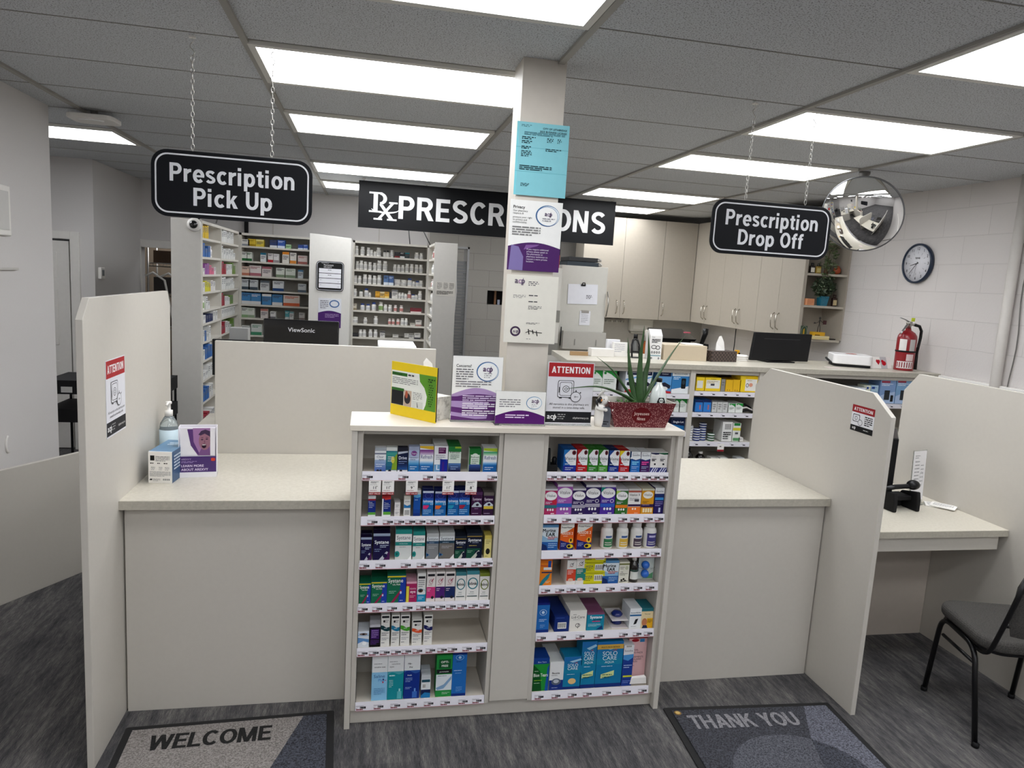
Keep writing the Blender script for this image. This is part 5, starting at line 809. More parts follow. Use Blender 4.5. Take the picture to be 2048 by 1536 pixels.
('L5', 0.109, 0.035, 0.137, 2, 0.045, 'e9e8e4', [('r', 0.08, 0.9, 0.9, 0.97, '2c2c30'), ('e', 0.35, 0.8, 0.12, 0.04, '2c2c30'), ('l', 0.45, 0.82, 0.9, 2, 0.05, '6a6a70'), ('p', [(0, 0.56), (0.4, 0.5), (0.7, 0.48), (1, 0.5), (1, 0.62), (0.6, 0.6), (0.3, 0.66), (0, 0.68)], '1c4a50'), ('l', 0.35, 0.57, 0.85, 1, 0.04, 'e6eef2'), ('l', 0.1, 0.42, 0.9, 2, 0.06, '6a6a70'), ('l', 0.1, 0.26, 0.9, 2, 0.05, 'a0a0a6'), ('l', 0.1, 0.12, 0.6, 1, 0.05, '6a6a70')], 'white carton with a dark teal ribbon, fifth left shelf'),
('L5', 0.15, 0.033, 0.134, 2, 0.045, 'e9e8e4', [('r', 0.08, 0.9, 0.9, 0.97, '2c2c30'), ('e', 0.35, 0.8, 0.12, 0.04, '2c2c30'), ('l', 0.45, 0.82, 0.9, 2, 0.05, '6a6a70'), ('p', [(0, 0.56), (0.4, 0.5), (0.7, 0.48), (1, 0.5), (1, 0.62), (0.6, 0.6), (0.3, 0.66), (0, 0.68)], '2a86a8'), ('l', 0.35, 0.57, 0.85, 1, 0.04, 'e6eef2'), ('l', 0.1, 0.42, 0.9, 2, 0.06, '6a6a70'), ('l', 0.1, 0.26, 0.9, 2, 0.05, 'a0a0a6'), ('l', 0.1, 0.12, 0.6, 1, 0.05, '6a6a70')], 'white carton with a blue ribbon, fifth left shelf'),
('L5', 0.189, 0.037, 0.133, 3, 0.045, 'e9e8e4', [('r', 0.08, 0.9, 0.9, 0.97, '2c2c30'), ('e', 0.35, 0.8, 0.12, 0.04, '2c2c30'), ('l', 0.45, 0.82, 0.9, 2, 0.05, '6a6a70'), ('p', [(0, 0.56), (0.4, 0.5), (0.7, 0.48), (1, 0.5), (1, 0.62), (0.6, 0.6), (0.3, 0.66), (0, 0.68)], '57a83c'), ('l', 0.35, 0.57, 0.85, 1, 0.04, 'e6eef2'), ('l', 0.1, 0.42, 0.9, 2, 0.06, '6a6a70'), ('l', 0.1, 0.26, 0.9, 2, 0.05, 'a0a0a6'), ('l', 0.1, 0.12, 0.6, 1, 0.05, '6a6a70')], 'white carton with a green ribbon, fifth left shelf'),
('L5', 0.2375, 0.04, 0.111, 2, 0.045, 'e9e8e4', [('r', 0.08, 0.9, 0.9, 0.97, '2c2c30'), ('e', 0.35, 0.8, 0.12, 0.04, '2c2c30'), ('l', 0.45, 0.82, 0.9, 2, 0.05, '6a6a70'), ('p', [(0, 0.56), (0.4, 0.5), (0.7, 0.48), (1, 0.5), (1, 0.62), (0.6, 0.6), (0.3, 0.66), (0, 0.68)], 'e0643a'), ('l', 0.35, 0.57, 0.85, 1, 0.04, 'e6eef2'), ('l', 0.1, 0.42, 0.9, 2, 0.06, '6a6a70'), ('l', 0.1, 0.26, 0.9, 2, 0.05, 'a0a0a6'), ('l', 0.1, 0.12, 0.6, 1, 0.05, '6a6a70')], 'white carton with an orange ribbon, fifth left shelf'),
('L5', 0.283, 0.035, 0.129, 3, 0.045, 'e9e8e4', [('r', 0.08, 0.9, 0.9, 0.97, '2c2c30'), ('e', 0.35, 0.8, 0.12, 0.04, '2c2c30'), ('l', 0.45, 0.82, 0.9, 2, 0.05, '6a6a70'), ('p', [(0, 0.56), (0.4, 0.5), (0.7, 0.48), (1, 0.5), (1, 0.62), (0.6, 0.6), (0.3, 0.66), (0, 0.68)], '24286c'), ('l', 0.35, 0.57, 0.85, 1, 0.04, 'e6eef2'), ('l', 0.1, 0.42, 0.9, 2, 0.06, '6a6a70'), ('l', 0.1, 0.26, 0.9, 2, 0.05, 'a0a0a6'), ('l', 0.1, 0.12, 0.6, 1, 0.05, '6a6a70')], 'white carton with a navy ribbon, rightmost carton of the fifth left shelf'),
('L6', 0.093, 0.063, 0.201, 1, 0.06, '9accea', [('r', 0, 0.62, 1, 1, 'e9ebec'), ('t', 'sensitive eyes', 0.5, 0.72, 0.028, '3a3a40', 'c', 0.8, 0.02), ('l', 0.12, 0.8, 0.85, 1, 0.03, '8a8a90'), ('t', 'Saline', 0.48, 0.5, 0.07, '3a5c9c', 'c', 0.8), ('t', 'Plus', 0.62, 0.42, 0.06, '6aa0d8', 'c', 0.4, 0.02), ('e', 0.74, 0.46, 0.05, 0.02, '30508c'), ('e', 0.72, 0.4, 0.05, 0.02, 'd0486c'), ('e', 0.88, 0.44, 0.03, 0.012, 'd0486c'), ('l', 0.15, 0.26, 0.85, 5, 0.03, '5a8ab8')], 'tall pale blue and white contact lens solution carton, bottom left shelf'),
('L6', 0.158, 0.065, 0.202, 1, 0.06, '1f9aa4', [('r', 0, 0.6, 1, 1, 'e9ebec'), ('p', [(0.0, 0.55), (0.08, 0.572), (0.17, 0.589), (0.25, 0.598), (0.33, 0.597), (0.42, 0.588), (0.5, 0.575), (0.58, 0.562), (0.67, 0.553), (0.75, 0.552), (0.83, 0.561), (0.92, 0.578), (1.0, 0.6), (1, 0.62), (0, 0.62)], '5fb0ba'), ('t', 'sensitive', 0.5, 0.77, 0.035, '5a5a60', 'c', 0.84), ('t', 'eyes', 0.25, 0.71, 0.035, '5a5a60', 'c', 0.5), ('l', 0.1, 0.83, 0.8, 1, 0.03, '8a8a90'), ('l', 0.1, 0.52, 0.6, 1, 0.03, 'd6f0f2', 0.7), ('l', 0.1, 0.42, 0.35, 5, 0.035, 'c6e8ea'), ('r', 0.62, 0.02, 0.9, 0.18, '6ac0c8'), ('r', 0.72, 0.18, 0.82, 0.24, 'a8dce0')], 'tall teal and white contact lens solution carton, bottom left shelf'),
('L6', 0.225, 0.065, 0.201, 1, 0.06, '1c3f94', [('r', 0, 0.62, 1, 1, 'e9ebec'), ('p', [(0.0, 0.58), (0.08, 0.599), (0.17, 0.614), (0.25, 0.62), (0.33, 0.617), (0.42, 0.606), (0.5, 0.59), (0.58, 0.574), (0.67, 0.563), (0.75, 0.56), (0.83, 0.566), (0.92, 0.581), (1.0, 0.6), (1, 0.63), (0, 0.63)], '3f6cb4'), ('t', 're-', 0.35, 0.76, 0.05, '26262c', 'c', 0.5, 0.02), ('t', 'nu', 0.42, 0.685, 0.05, '26262c', 'c', 0.6, 0.02), ('t', 'fresh', 0.35, 0.51, 0.03, 'e6eef8', 'c', 0.6, 0.02), ('l', 0.1, 0.45, 0.55, 3, 0.035, 'a8c0ea'), ('l', 0.1, 0.25, 0.5, 2, 0.03, 'a8c0ea'), ('r', 0.55, 0.02, 0.85, 0.16, '4a7cc8'), ('r', 0.66, 0.16, 0.76, 0.23, '7aa4e0')], 'tall navy and white contact lens solution carton, bottom left shelf'),
('L6', 0.284, 0.039, 0.102, 2, 0.04, 'e4e8ea', [('r', 0, 0.82, 1, 1, 'c9ced2'), ('r', 0.06, 0.68, 0.94, 0.8, '2a5a6c'), ('b', 0.15, 0.42, 0.5, 0.62), ('r', 0, 0, 1, 0.36, '1c3060'), ('p', [(0, 0), (1, 0), (1, 0.2), (0.4, 0.24), (0, 0.1)], '2f8ac0')], 'short white and navy carton beside the tall navy one, bottom left shelf'),
('L6', 0.3585, 0.066, 0.187, 1, 0.06, '2f9a50', [('r', 0.15, 0.68, 0.9, 0.9, '1f6a3c'), ('t', 'OPTI-', 0.53, 0.81, 0.05, 'f0f6f0', 'c', 0.6, 0.03), ('t', 'FREE', 0.53, 0.72, 0.05, 'f0f6f0', 'c', 0.6, 0.03), ('r', 0.02, 0.56, 0.98, 0.66, '24282c'), ('t', 'puremoist', 0.5, 0.59, 0.035, 'e9e9e9', 'c', 0.84, 0.01), ('r', 0, 0.16, 1, 0.54, 'dfe6ea'), ('p', [(0, 0.22), (0.5, 0.3), (0.98, 0.5), (0.98, 0.42), (0.5, 0.2), (0.1, 0.17)], '8fb0cf'), ('l', 0.1, 0.5, 0.9, 1, 0.03, '5a7a8a'), ('l', 0.4, 0.1, 0.9, 2, 0.03, 'cfe6d6')], 'tall green lens solution carton with a white lower panel, bottom left shelf'),
('L6', 0.4225, 0.06, 0.197, 1, 0.06, '2f7ac0', [('r', 0, 0.94, 1, 1, '1c3f8c'), ('o', 0.5, 0.88, 0.28, 0.06, 0.02, 'bcd8f0'), ('e', 0.5, 0.88, 0.1, 0.03, 'bcd8f0'), ('l', 0.25, 0.78, 0.75, 1, 0.03, '1c2c6c'), ('l', 0.1, 0.58, 0.9, 1, 0.03, 'cfe2f4'), ('l', 0.2, 0.52, 0.8, 1, 0.03, '9ac0e4'), ('r', 0, 0, 1, 0.06, '1c3f8c'), ('l', 0.3, 0.2, 0.75, 4, 0.03, '8ab8e4')], 'tall plain bright blue carton with an eye outline, bottom left shelf'),
('R1', 0.8375, 0.054, 0.097, 2, 0.05, '1f6ab0', [('p', [(0.12, 1), (1, 1), (1, 0.32), (0.55, 0.32), (0.2, 0.5), (0.08, 0.7)], 'eceef0'), ('p', [(0, 1), (0.5, 1), (0, 0.72)], '2f86c8'), ('e', 0.8, 0.87, 0.16, 0.1, '7c2838'), ('e', 0.8, 0.87, 0.07, 0.05, '241418'), ('t', 'Visine', 0.52, 0.55, 0.15, '2a2a2e', 'c', 0.86), ('l', 0.4, 0.48, 0.95, 1, 0.05, '9a9aa0'), ('r', 0, 0.0, 1, 0.3, '24349c'), ('l', 0.12, 0.36, 0.9, 1, 0.06, 'dce4ea', 0.5), ('l', 0.15, 0.2, 0.8, 2, 0.08, 'dce4ea', 0.3)], 'blue eye drop carton with a white swoosh, first on the top right shelf'),
('R1', 0.8905, 0.046, 0.099, 2, 0.05, 'b8242c', [('p', [(0.12, 1), (1, 1), (1, 0.32), (0.55, 0.32), (0.2, 0.5), (0.08, 0.7)], 'eceef0'), ('p', [(0, 1), (0.5, 1), (0, 0.72)], 'b8242c'), ('e', 0.8, 0.87, 0.16, 0.1, '7c2838'), ('e', 0.8, 0.87, 0.07, 0.05, '241418'), ('t', 'Visine', 0.52, 0.55, 0.15, '2a2a2e', 'c', 0.86), ('l', 0.4, 0.48, 0.95, 1, 0.05, '9a9aa0'), ('r', 0, 0.0, 1, 0.3, 'b8242c'), ('l', 0.12, 0.36, 0.9, 1, 0.06, 'dce4ea', 0.5), ('l', 0.15, 0.2, 0.8, 2, 0.08, 'dce4ea', 0.3)], 'red eye drop carton with a white swoosh, left one of the two red ones'),
('R1', 0.937, 0.043, 0.098, 2, 0.05, '3c8a34', [('p', [(0.12, 1), (1, 1), (1, 0.32), (0.55, 0.32), (0.2, 0.5), (0.08, 0.7)], 'eceef0'), ('p', [(0, 1), (0.5, 1), (0, 0.72)], '3c8a34'), ('e', 0.8, 0.87, 0.16, 0.1, '7c2838'), ('e', 0.8, 0.87, 0.07, 0.05, '241418'), ('t', 'Visine', 0.52, 0.55, 0.15, '2a2a2e', 'c', 0.86), ('l', 0.4, 0.48, 0.95, 1, 0.05, '9a9aa0'), ('r', 0, 0.0, 1, 0.3, '3c8a34'), ('l', 0.12, 0.36, 0.9, 1, 0.06, 'dce4ea', 0.5), ('l', 0.15, 0.2, 0.8, 2, 0.08, 'dce4ea', 0.3)], 'green eye drop carton with a plain green base, left one of the two green'),
('R1', 0.982, 0.041, 0.098, 2, 0.05, '3c8a34', [('p', [(0.12, 1), (1, 1), (1, 0.32), (0.55, 0.32), (0.2, 0.5), (0.08, 0.7)], 'eceef0'), ('p', [(0, 1), (0.5, 1), (0, 0.72)], '3c8a34'), ('e', 0.8, 0.87, 0.16, 0.1, '7c2838'), ('e', 0.8, 0.87, 0.07, 0.05, '241418'), ('t', 'Visine', 0.52, 0.55, 0.15, '2a2a2e', 'c', 0.86), ('l', 0.4, 0.48, 0.95, 1, 0.05, '9a9aa0'), ('r', 0, 0.0, 1, 0.3, '58a044'), ('l', 0.12, 0.36, 0.9, 1, 0.06, 'dce4ea', 0.5), ('l', 0.15, 0.2, 0.8, 2, 0.08, 'dce4ea', 0.3)], 'green eye drop carton with a lighter base, right one of the two green'),
('R1', 1.029, 0.045, 0.096, 2, 0.05, '1c3468', [('p', [(0.12, 1), (1, 1), (1, 0.32), (0.55, 0.32), (0.2, 0.5), (0.08, 0.7)], 'eceef0'), ('p', [(0, 1), (0.5, 1), (0, 0.72)], '24549c'), ('e', 0.8, 0.87, 0.16, 0.1, '7c2838'), ('e', 0.8, 0.87, 0.07, 0.05, '241418'), ('t', 'Visine', 0.52, 0.55, 0.15, '2a2a2e', 'c', 0.86), ('l', 0.4, 0.48, 0.95, 1, 0.05, '9a9aa0'), ('r', 0, 0.0, 1, 0.3, '1f3f98'), ('l', 0.12, 0.36, 0.9, 1, 0.06, 'dce4ea', 0.5), ('l', 0.15, 0.2, 0.8, 2, 0.08, 'dce4ea', 0.3)], 'navy eye drop carton with a white swoosh, top right shelf'),
('R1', 1.076, 0.045, 0.095, 2, 0.05, 'b8242c', [('p', [(0.12, 1), (1, 1), (1, 0.32), (0.55, 0.32), (0.2, 0.5), (0.08, 0.7)], 'eceef0'), ('p', [(0, 1), (0.5, 1), (0, 0.72)], 'e6d02c'), ('e', 0.8, 0.87, 0.16, 0.1, '7c2838'), ('e', 0.8, 0.87, 0.07, 0.05, '241418'), ('t', 'Visine', 0.52, 0.55, 0.15, '2a2a2e', 'c', 0.86), ('l', 0.4, 0.48, 0.95, 1, 0.05, '9a9aa0'), ('r', 0, 0.0, 1, 0.3, 'b8242c'), ('l', 0.12, 0.36, 0.9, 1, 0.06, 'dce4ea', 0.5), ('l', 0.15, 0.2, 0.8, 2, 0.08, 'dce4ea', 0.3)], 'red eye drop carton with a yellow corner, top right shelf'),
('R1', 1.126, 0.041, 0.091, 2, 0.04, '2f7cc4', [('r', 0, 0.7, 1, 1, 'e9ecee'), ('e', 0.5, 0.7, 0.6, 0.1, 'e9ecee'), ('t', 'Soothe', 0.5, 0.8, 0.1, '3a4a6c', 'c', 0.8, 0.01), ('l', 0.1, 0.93, 0.9, 1, 0.04, '8a8a90'), ('p', [(0, 0.62), (0.5, 0.56), (1, 0.62), (1, 0.68), (0.5, 0.61), (0, 0.68)], '1c4a90'), ('l', 0.1, 0.48, 0.85, 2, 0.09, '8ad0f0', 0.7), ('l', 0.1, 0.28, 0.85, 2, 0.07, 'b9cbe6'), ('l', 0.1, 0.1, 0.9, 1, 0.05, 'b9cbe6')], 'bright blue carton with a white top, right of the red ones'),
('R1', 1.17, 0.041, 0.09, 2, 0.04, '54286c', [('r', 0, 0.7, 1, 1, 'e9ecee'), ('e', 0.5, 0.7, 0.6, 0.1, 'e9ecee'), ('t', 'Soothe', 0.5, 0.8, 0.1, '3a4a6c', 'c', 0.8, 0.01), ('l', 0.1, 0.93, 0.9, 1, 0.04, '8a8a90'), ('p', [(0, 0.62), (0.5, 0.56), (1, 0.62), (1, 0.68), (0.5, 0.61), (0, 0.68)], '2c3c80'), ('l', 0.1, 0.48, 0.85, 2, 0.09, 'e05aa8', 0.7), ('l', 0.1, 0.28, 0.85, 2, 0.07, 'b9cbe6'), ('l', 0.1, 0.1, 0.9, 1, 0.05, 'b9cbe6')], 'purple carton with a white top and pink lettering, top right shelf'),
('R1', 1.211, 0.037, 0.09, 2, 0.035, 'eceae8', [('p', [(0, 0.98), (1, 0.98), (1, 0.9), (0.6, 0.88), (0, 0.93)], '34385c'), ('l', 0.15, 0.76, 0.8, 1, 0.05, '8a8a90'), ('l', 0.15, 0.64, 0.7, 2, 0.07, '2a2a34', 0.7), ('r', 0.45, 0.38, 0.65, 0.47, '34343c'), ('r', 0, 0, 1, 0.26, '3a3f86'), ('p', [(0.05, 0.02), (0.2, 0.02), (0.5, 0.26), (0.4, 0.26)], 'dfe2f0'), ('p', [(0.35, 0.02), (0.46, 0.02), (0.75, 0.24), (0.66, 0.26)], 'dfe2f0'), ('p', [(0.6, 0.02), (0.7, 0.02), (0.95, 0.2), (0.9, 0.25)], 'dfe2f0')], 'white carton with a striped indigo base and navy top flash, top right shelf'),
('R1', 1.2515, 0.04, 0.09, 2, 0.035, 'eceae8', [('p', [(0, 0.98), (1, 0.98), (1, 0.9), (0.6, 0.88), (0, 0.93)], '2a6a4c'), ('l', 0.15, 0.76, 0.8, 1, 0.05, '8a8a90'), ('l', 0.15, 0.64, 0.7, 2, 0.07, '2a2a34', 0.7), ('r', 0.45, 0.38, 0.65, 0.47, '34343c'), ('r', 0, 0, 1, 0.26, '3a3f86'), ('p', [(0.05, 0.02), (0.2, 0.02), (0.5, 0.26), (0.4, 0.26)], 'dfe2f0'), ('p', [(0.35, 0.02), (0.46, 0.02), (0.75, 0.24), (0.66, 0.26)], 'dfe2f0'), ('p', [(0.6, 0.02), (0.7, 0.02), (0.95, 0.2), (0.9, 0.25)], 'dfe2f0')], 'white carton with a striped indigo base and green top flash, top right shelf'),
('R2', 0.768, 0.053, 0.113, 2, 0.05, 'b83a70', [('r', 0, 0.93, 1, 1, 'd6d4d8'), ('e', 0.5, 0.73, 0.48, 0.17, 'f0eff0'), ('t', 'Vitalux', 0.5, 0.69, 0.11, '2c2834', 'c', 0.7), ('r', 0, 0.26, 1, 0.38, '3a7a86'), ('e', 0.3, 0.2, 0.07, 0.045, 'f0eff0'), ('e', 0.5, 0.2, 0.07, 0.045, 'f0eff0'), ('e', 0.7, 0.2, 0.07, 0.045, 'f0eff0'), ('l', 0.08, 0.48, 0.6, 2, 0.05, 'e6dff0', 0.4), ('l', 0.55, 0.04, 0.95, 1, 0.05, 'f0eff0', 0.7), ('e', 0.8, 0.5, 0.2, 0.08, 'c8304a')], 'pink vitamin carton with a white oval, first on the second right shelf'),
('R2', 0.827, 0.065, 0.131, 3, 0.05, 'a866b4', [('r', 0, 0.93, 1, 1, 'd6d4d8'), ('e', 0.5, 0.73, 0.48, 0.17, 'f0eff0'), ('t', 'Vitalux', 0.5, 0.69, 0.11, '2c2834', 'c', 0.7), ('r', 0, 0.26, 1, 0.38, '3f6cb8'), ('e', 0.3, 0.2, 0.07, 0.045, 'f0eff0'), ('e', 0.5, 0.2, 0.07, 0.045, 'f0eff0'), ('e', 0.7, 0.2, 0.07, 0.045, 'f0eff0'), ('l', 0.08, 0.48, 0.6, 2, 0.05, 'e6dff0', 0.4), ('l', 0.55, 0.04, 0.95, 1, 0.05, 'f0eff0', 0.7)], 'lilac vitamin carton with a white oval and blue band, second right shelf'),
('R2', 0.889, 0.057, 0.114, 2, 0.05, '3c2a64', [('r', 0, 0.93, 1, 1, 'd6d4d8'), ('e', 0.5, 0.73, 0.48, 0.17, 'f0eff0'), ('t', 'Vitalux', 0.5, 0.69, 0.11, '2c2834', 'c', 0.7), ('r', 0, 0.26, 1, 0.38, 'a8a4b4'), ('e', 0.3, 0.2, 0.07, 0.045, 'f0eff0'), ('e', 0.5, 0.2, 0.07, 0.045, 'f0eff0'), ('e', 0.7, 0.2, 0.07, 0.045, 'f0eff0'), ('l', 0.08, 0.48, 0.6, 2, 0.05, 'e6dff0', 0.4), ('l', 0.55, 0.04, 0.95, 1, 0.05, 'f0eff0', 0.7), ('o', 0.75, 0.45, 0.13, 0.06, 0.03, 'e9e6f0')], 'smaller indigo vitamin carton with a silver band, second right shelf'),
('R2', 0.95, 0.065, 0.129, 3, 0.05, '382468', [('r', 0, 0.93, 1, 1, 'd6d4d8'), ('e', 0.5, 0.73, 0.48, 0.17, 'f0eff0'), ('t', 'Vitalux', 0.5, 0.69, 0.11, '2c2834', 'c', 0.7), ('r', 0, 0.26, 1, 0.38, 'a8a4b4'), ('e', 0.3, 0.2, 0.07, 0.045, 'f0eff0'), ('e', 0.5, 0.2, 0.07, 0.045, 'f0eff0'), ('e', 0.7, 0.2, 0.07, 0.045, 'f0eff0'), ('l', 0.08, 0.48, 0.6, 2, 0.05, 'e6dff0', 0.4), ('l', 0.55, 0.04, 0.95, 1, 0.05, 'f0eff0', 0.7), ('o', 0.78, 0.47, 0.13, 0.06, 0.03, 'e9e6f0')], 'larger indigo vitamin carton with a silver band, second right shelf'),
('R2', 1.0165, 0.064, 0.129, 3, 0.05, '5a3aa0', [('r', 0, 0.93, 1, 1, 'd6d4d8'), ('e', 0.5, 0.73, 0.48, 0.17, 'f0eff0'), ('t', 'Vitalux', 0.5, 0.69, 0.11, '2c2834', 'c', 0.7), ('r', 0, 0.26, 1, 0.38, '3c68c0'), ('e', 0.3, 0.2, 0.07, 0.045, 'f0eff0'), ('e', 0.5, 0.2, 0.07, 0.045, 'f0eff0'), ('e', 0.7, 0.2, 0.07, 0.045, 'f0eff0'), ('l', 0.08, 0.48, 0.6, 2, 0.05, 'e6dff0', 0.4), ('l', 0.55, 0.04, 0.95, 1, 0.05, 'f0eff0', 0.7), ('p', [(0, 0.93), (0.3, 0.93), (0, 0.75)], '2f9a8c'), ('o', 0.78, 0.47, 0.13, 0.06, 0.03, 'e9e6f0')], 'violet vitamin carton with a teal corner and blue band, second right shelf'),
('R2', 1.079, 0.053, 0.112, 2, 0.05, '3f7a3c', [('r', 0, 0.93, 1, 1, 'd6d4d8'), ('e', 0.5, 0.73, 0.48, 0.17, 'f0eff0'), ('t', 'Vitalux', 0.5, 0.69, 0.11, '2c2834', 'c', 0.7), ('r', 0, 0.26, 1, 0.38, 'e08a2c'), ('e', 0.3, 0.2, 0.07, 0.045, 'f0eff0'), ('e', 0.5, 0.2, 0.07, 0.045, 'f0eff0'), ('e', 0.7, 0.2, 0.07, 0.045, 'f0eff0'), ('l', 0.08, 0.48, 0.6, 2, 0.05, 'e6dff0', 0.4), ('l', 0.55, 0.04, 0.95, 1, 0.05, 'f0eff0', 0.7), ('p', [(0, 0.93), (0.35, 0.93), (0, 0.78)], 'b8d86a')], 'green vitamin carton with an orange band, second right shelf'),
('R2', 1.136, 0.057, 0.113, 2, 0.05, 'eceae8', [('r', 0, 0.93, 1, 1, 'd6d4d0'), ('r', 0, 0.86, 1, 0.93, 'b86a5c'), ('t', 'Vitalux X', 0.5, 0.72, 0.1, '2c2834', 'c', 0.84, 0.01), ('l', 0.1, 0.62, 0.8, 2, 0.06, '8a8a90'), ('r', 0.5, 0.5, 0.85, 0.6, '5a5a64'), ('r', 0, 0.32, 1, 0.4, '3c2454'), ('r', 0, 0, 1, 0.3, 'e8863a'), ('e', 0.4, 0.22, 0.07, 0.04, 'f6e6d6'), ('e', 0.6, 0.22, 0.07, 0.04, 'f6e6d6'), ('l', 0.55, 0.05, 0.95, 1, 0.05, 'f6e6d6')], 'white vitamin carton with an orange base, second right shelf'),
('R2', 1.1955, 0.056, 0.113, 2, 0.05, 'dca428', [('r', 0, 0.93, 1, 1, 'd6d4c0'), ('e', 0.5, 0.76, 0.4, 0.14, 'f0eee6'), ('t', 'Vitalux', 0.5, 0.72, 0.1, '2c2834', 'c', 0.66), ('r', 0, 0.28, 1, 0.4, '3c2a5c'), ('l', 0.1, 0.36, 0.9, 1, 0.05, 'c9b6d0'), ('r', 0.15, 0.08, 0.3, 0.24, 'f0e6c0'), ('r', 0.35, 0.08, 0.5, 0.24, 'f0e6c0'), ('r', 0.55, 0.08, 0.7, 0.24, 'f0e6c0'), ('r', 0.75, 0.08, 0.9, 0.24, 'f0e6c0'), ('l', 0.08, 0.5, 0.6, 2, 0.05, '7a5a1c')], 'golden yellow vitamin carton with a white oval, second right shelf'),
('R2', 1.249, 0.043, 0.117, 2, 0.04, '30246c', [('r', 0, 0.78, 1, 1, 'e9ecee'), ('t', 'Soothe', 0.5, 0.84, 0.07, '3a4a6c', 'c', 0.8), ('r', 0.05, 0.66, 0.95, 0.76, '24407c'), ('r', 0.05, 0.54, 0.95, 0.64, '4aa0dc'), ('l', 0.1, 0.46, 0.9, 3, 0.07, 'a8a0d8'), ('r', 0.5, 0.08, 0.7, 0.25, 'c9d0ee')], 'narrow indigo carton with a white top, last on the second right shelf'),
('R3', 0.775, 0.069, 0.112, 1, 0.05, '9ac0dc', [('r', 0, 0.9, 1, 1, '6a9cc4'), ('p', [(0, 0.9), (1, 0.9), (1, 0.5), (0.4, 0.46), (0, 0.6)], 'dfe8ee'), ('t', 'Murine', 0.42, 0.72, 0.13, '1c2430', 'c', 0.8, 0.04), ('t', 'EAR', 0.52, 0.56, 0.14, '1c2430', 'c', 0.6, 0.04), ('l', 0.35, 0.5, 0.95, 2, 0.06, 'b85a5c', 0.6), ('r', 0, 0, 1, 0.34, '2f6cae'), ('p', [(0, 0), (0.4, 0), (0.3, 0.2), (0, 0.28)], '1c3a74'), ('l', 0.4, 0.26, 0.95, 3, 0.07, 'bcd6ee')], 'pale blue ear care carton, first on the third right shelf'),
('R3', 0.8495, 0.058, 0.118, 1, 0.06, 'e8742c', [('p', [(0, 1), (1, 1), (1, 0.86), (0.5, 0.7), (0, 0.62)], 'f0efe9'), ('l', 0.08, 0.95, 0.8, 1, 0.03, '5a5a60'), ('t', 'PreserVision', 0.45, 0.82, 0.065, '26262c', 'c', 0.78, 0.02), ('t', 'AREDS 2', 0.5, 0.58, 0.1, 'fbe6d6', 'c', 0.84, 0.03), ('l', 0.2, 0.52, 0.7, 1, 0.04, 'fbe6d6'), ('p', [(0, 0), (1, 0), (1, 0.26), (0.5, 0.3), (0, 0.38)], '28307c'), ('e', 0.8, 0.36, 0.16, 0.1, 'f0c24a'), ('e', 0.8, 0.38, 0.07, 0.06, '4a2c1c'), ('e', 0.75, 0.15, 0.24, 0.08, 'e6d02c'), ('e', 0.68, 0.15, 0.12, 0.05, '2a1c14'), ('l', 0.08, 0.25, 0.45, 3, 0.05, 'b9c4f0')], 'smaller orange and navy eye vitamin carton, third right shelf'),
('R3', 0.926, 0.065, 0.123, 1, 0.07, 'e8742c', [('p', [(0, 1), (1, 1), (1, 0.86), (0.5, 0.7), (0, 0.62)], 'f0efe9'), ('l', 0.08, 0.95, 0.8, 1, 0.03, '5a5a60'), ('t', 'PreserVision', 0.45, 0.82, 0.065, '26262c', 'c', 0.78, 0.02), ('t', 'AREDS 2', 0.5, 0.58, 0.1, 'fbe6d6', 'c', 0.84, 0.03), ('l', 0.2, 0.52, 0.7, 1, 0.04, 'fbe6d6'), ('p', [(0, 0), (1, 0), (1, 0.26), (0.5, 0.3), (0, 0.38)], '28307c'), ('e', 0.8, 0.36, 0.16, 0.1, 'f0c24a'), ('e', 0.8, 0.38, 0.07, 0.06, '4a2c1c'), ('e', 0.75, 0.15, 0.24, 0.08, 'e6d02c'), ('e', 0.68, 0.15, 0.12, 0.05, '2a1c14'), ('l', 0.08, 0.25, 0.45, 3, 0.05, 'b9c4f0')], 'larger orange and navy eye vitamin carton, third right shelf'),
('R3', 1.0345, 0.056, 0.114, -1, 0.0, 'edece8', '2f7a4c', 'white supplement bottle with a green label, third right shelf'),
('R3', 1.105, 0.055, 0.113, -1, 0.0, 'edece8', 'd8b03c', 'white supplement bottle with a yellow label, third right shelf'),
('R3', 1.1695, 0.056, 0.113, -1, 0.0, 'edece8', '4a3c4c', 'white supplement bottle with a dark plum label, third right shelf'),
('R3', 1.232, 0.061, 0.112, -1, 0.0, 'edece8', '3f3a80', 'white supplement bottle with a tall indigo label, rightmost on the third right shelf'),
('R4', 0.766, 0.053, 0.114, 1, 0.05, 'e8922c', [('r', 0, 0.86, 1, 1, 'd87c24'), ('t', 'Similasan', 0.4, 0.74, 0.06, 'c8304a', 'c', 0.7, 0.02), ('r', 0.3, 0.6, 0.95, 0.7, 'e9ecee'), ('r', 0.65, 0.7, 0.9, 0.95, '2a5cae'), ('r', 0.15, 0.48, 1, 0.53, '2c3464'), ('p', [(0, 0.0), (0.25, 0.0), (0.75, 0.28), (0.9, 0.5), (0.6, 0.4), (0.2, 0.2)], '2f8a9a'), ('l', 0.5, 0.15, 0.9, 2, 0.05, 'f6e6c6')], 'orange carton with a teal sweep, first on the fourth right shelf'),
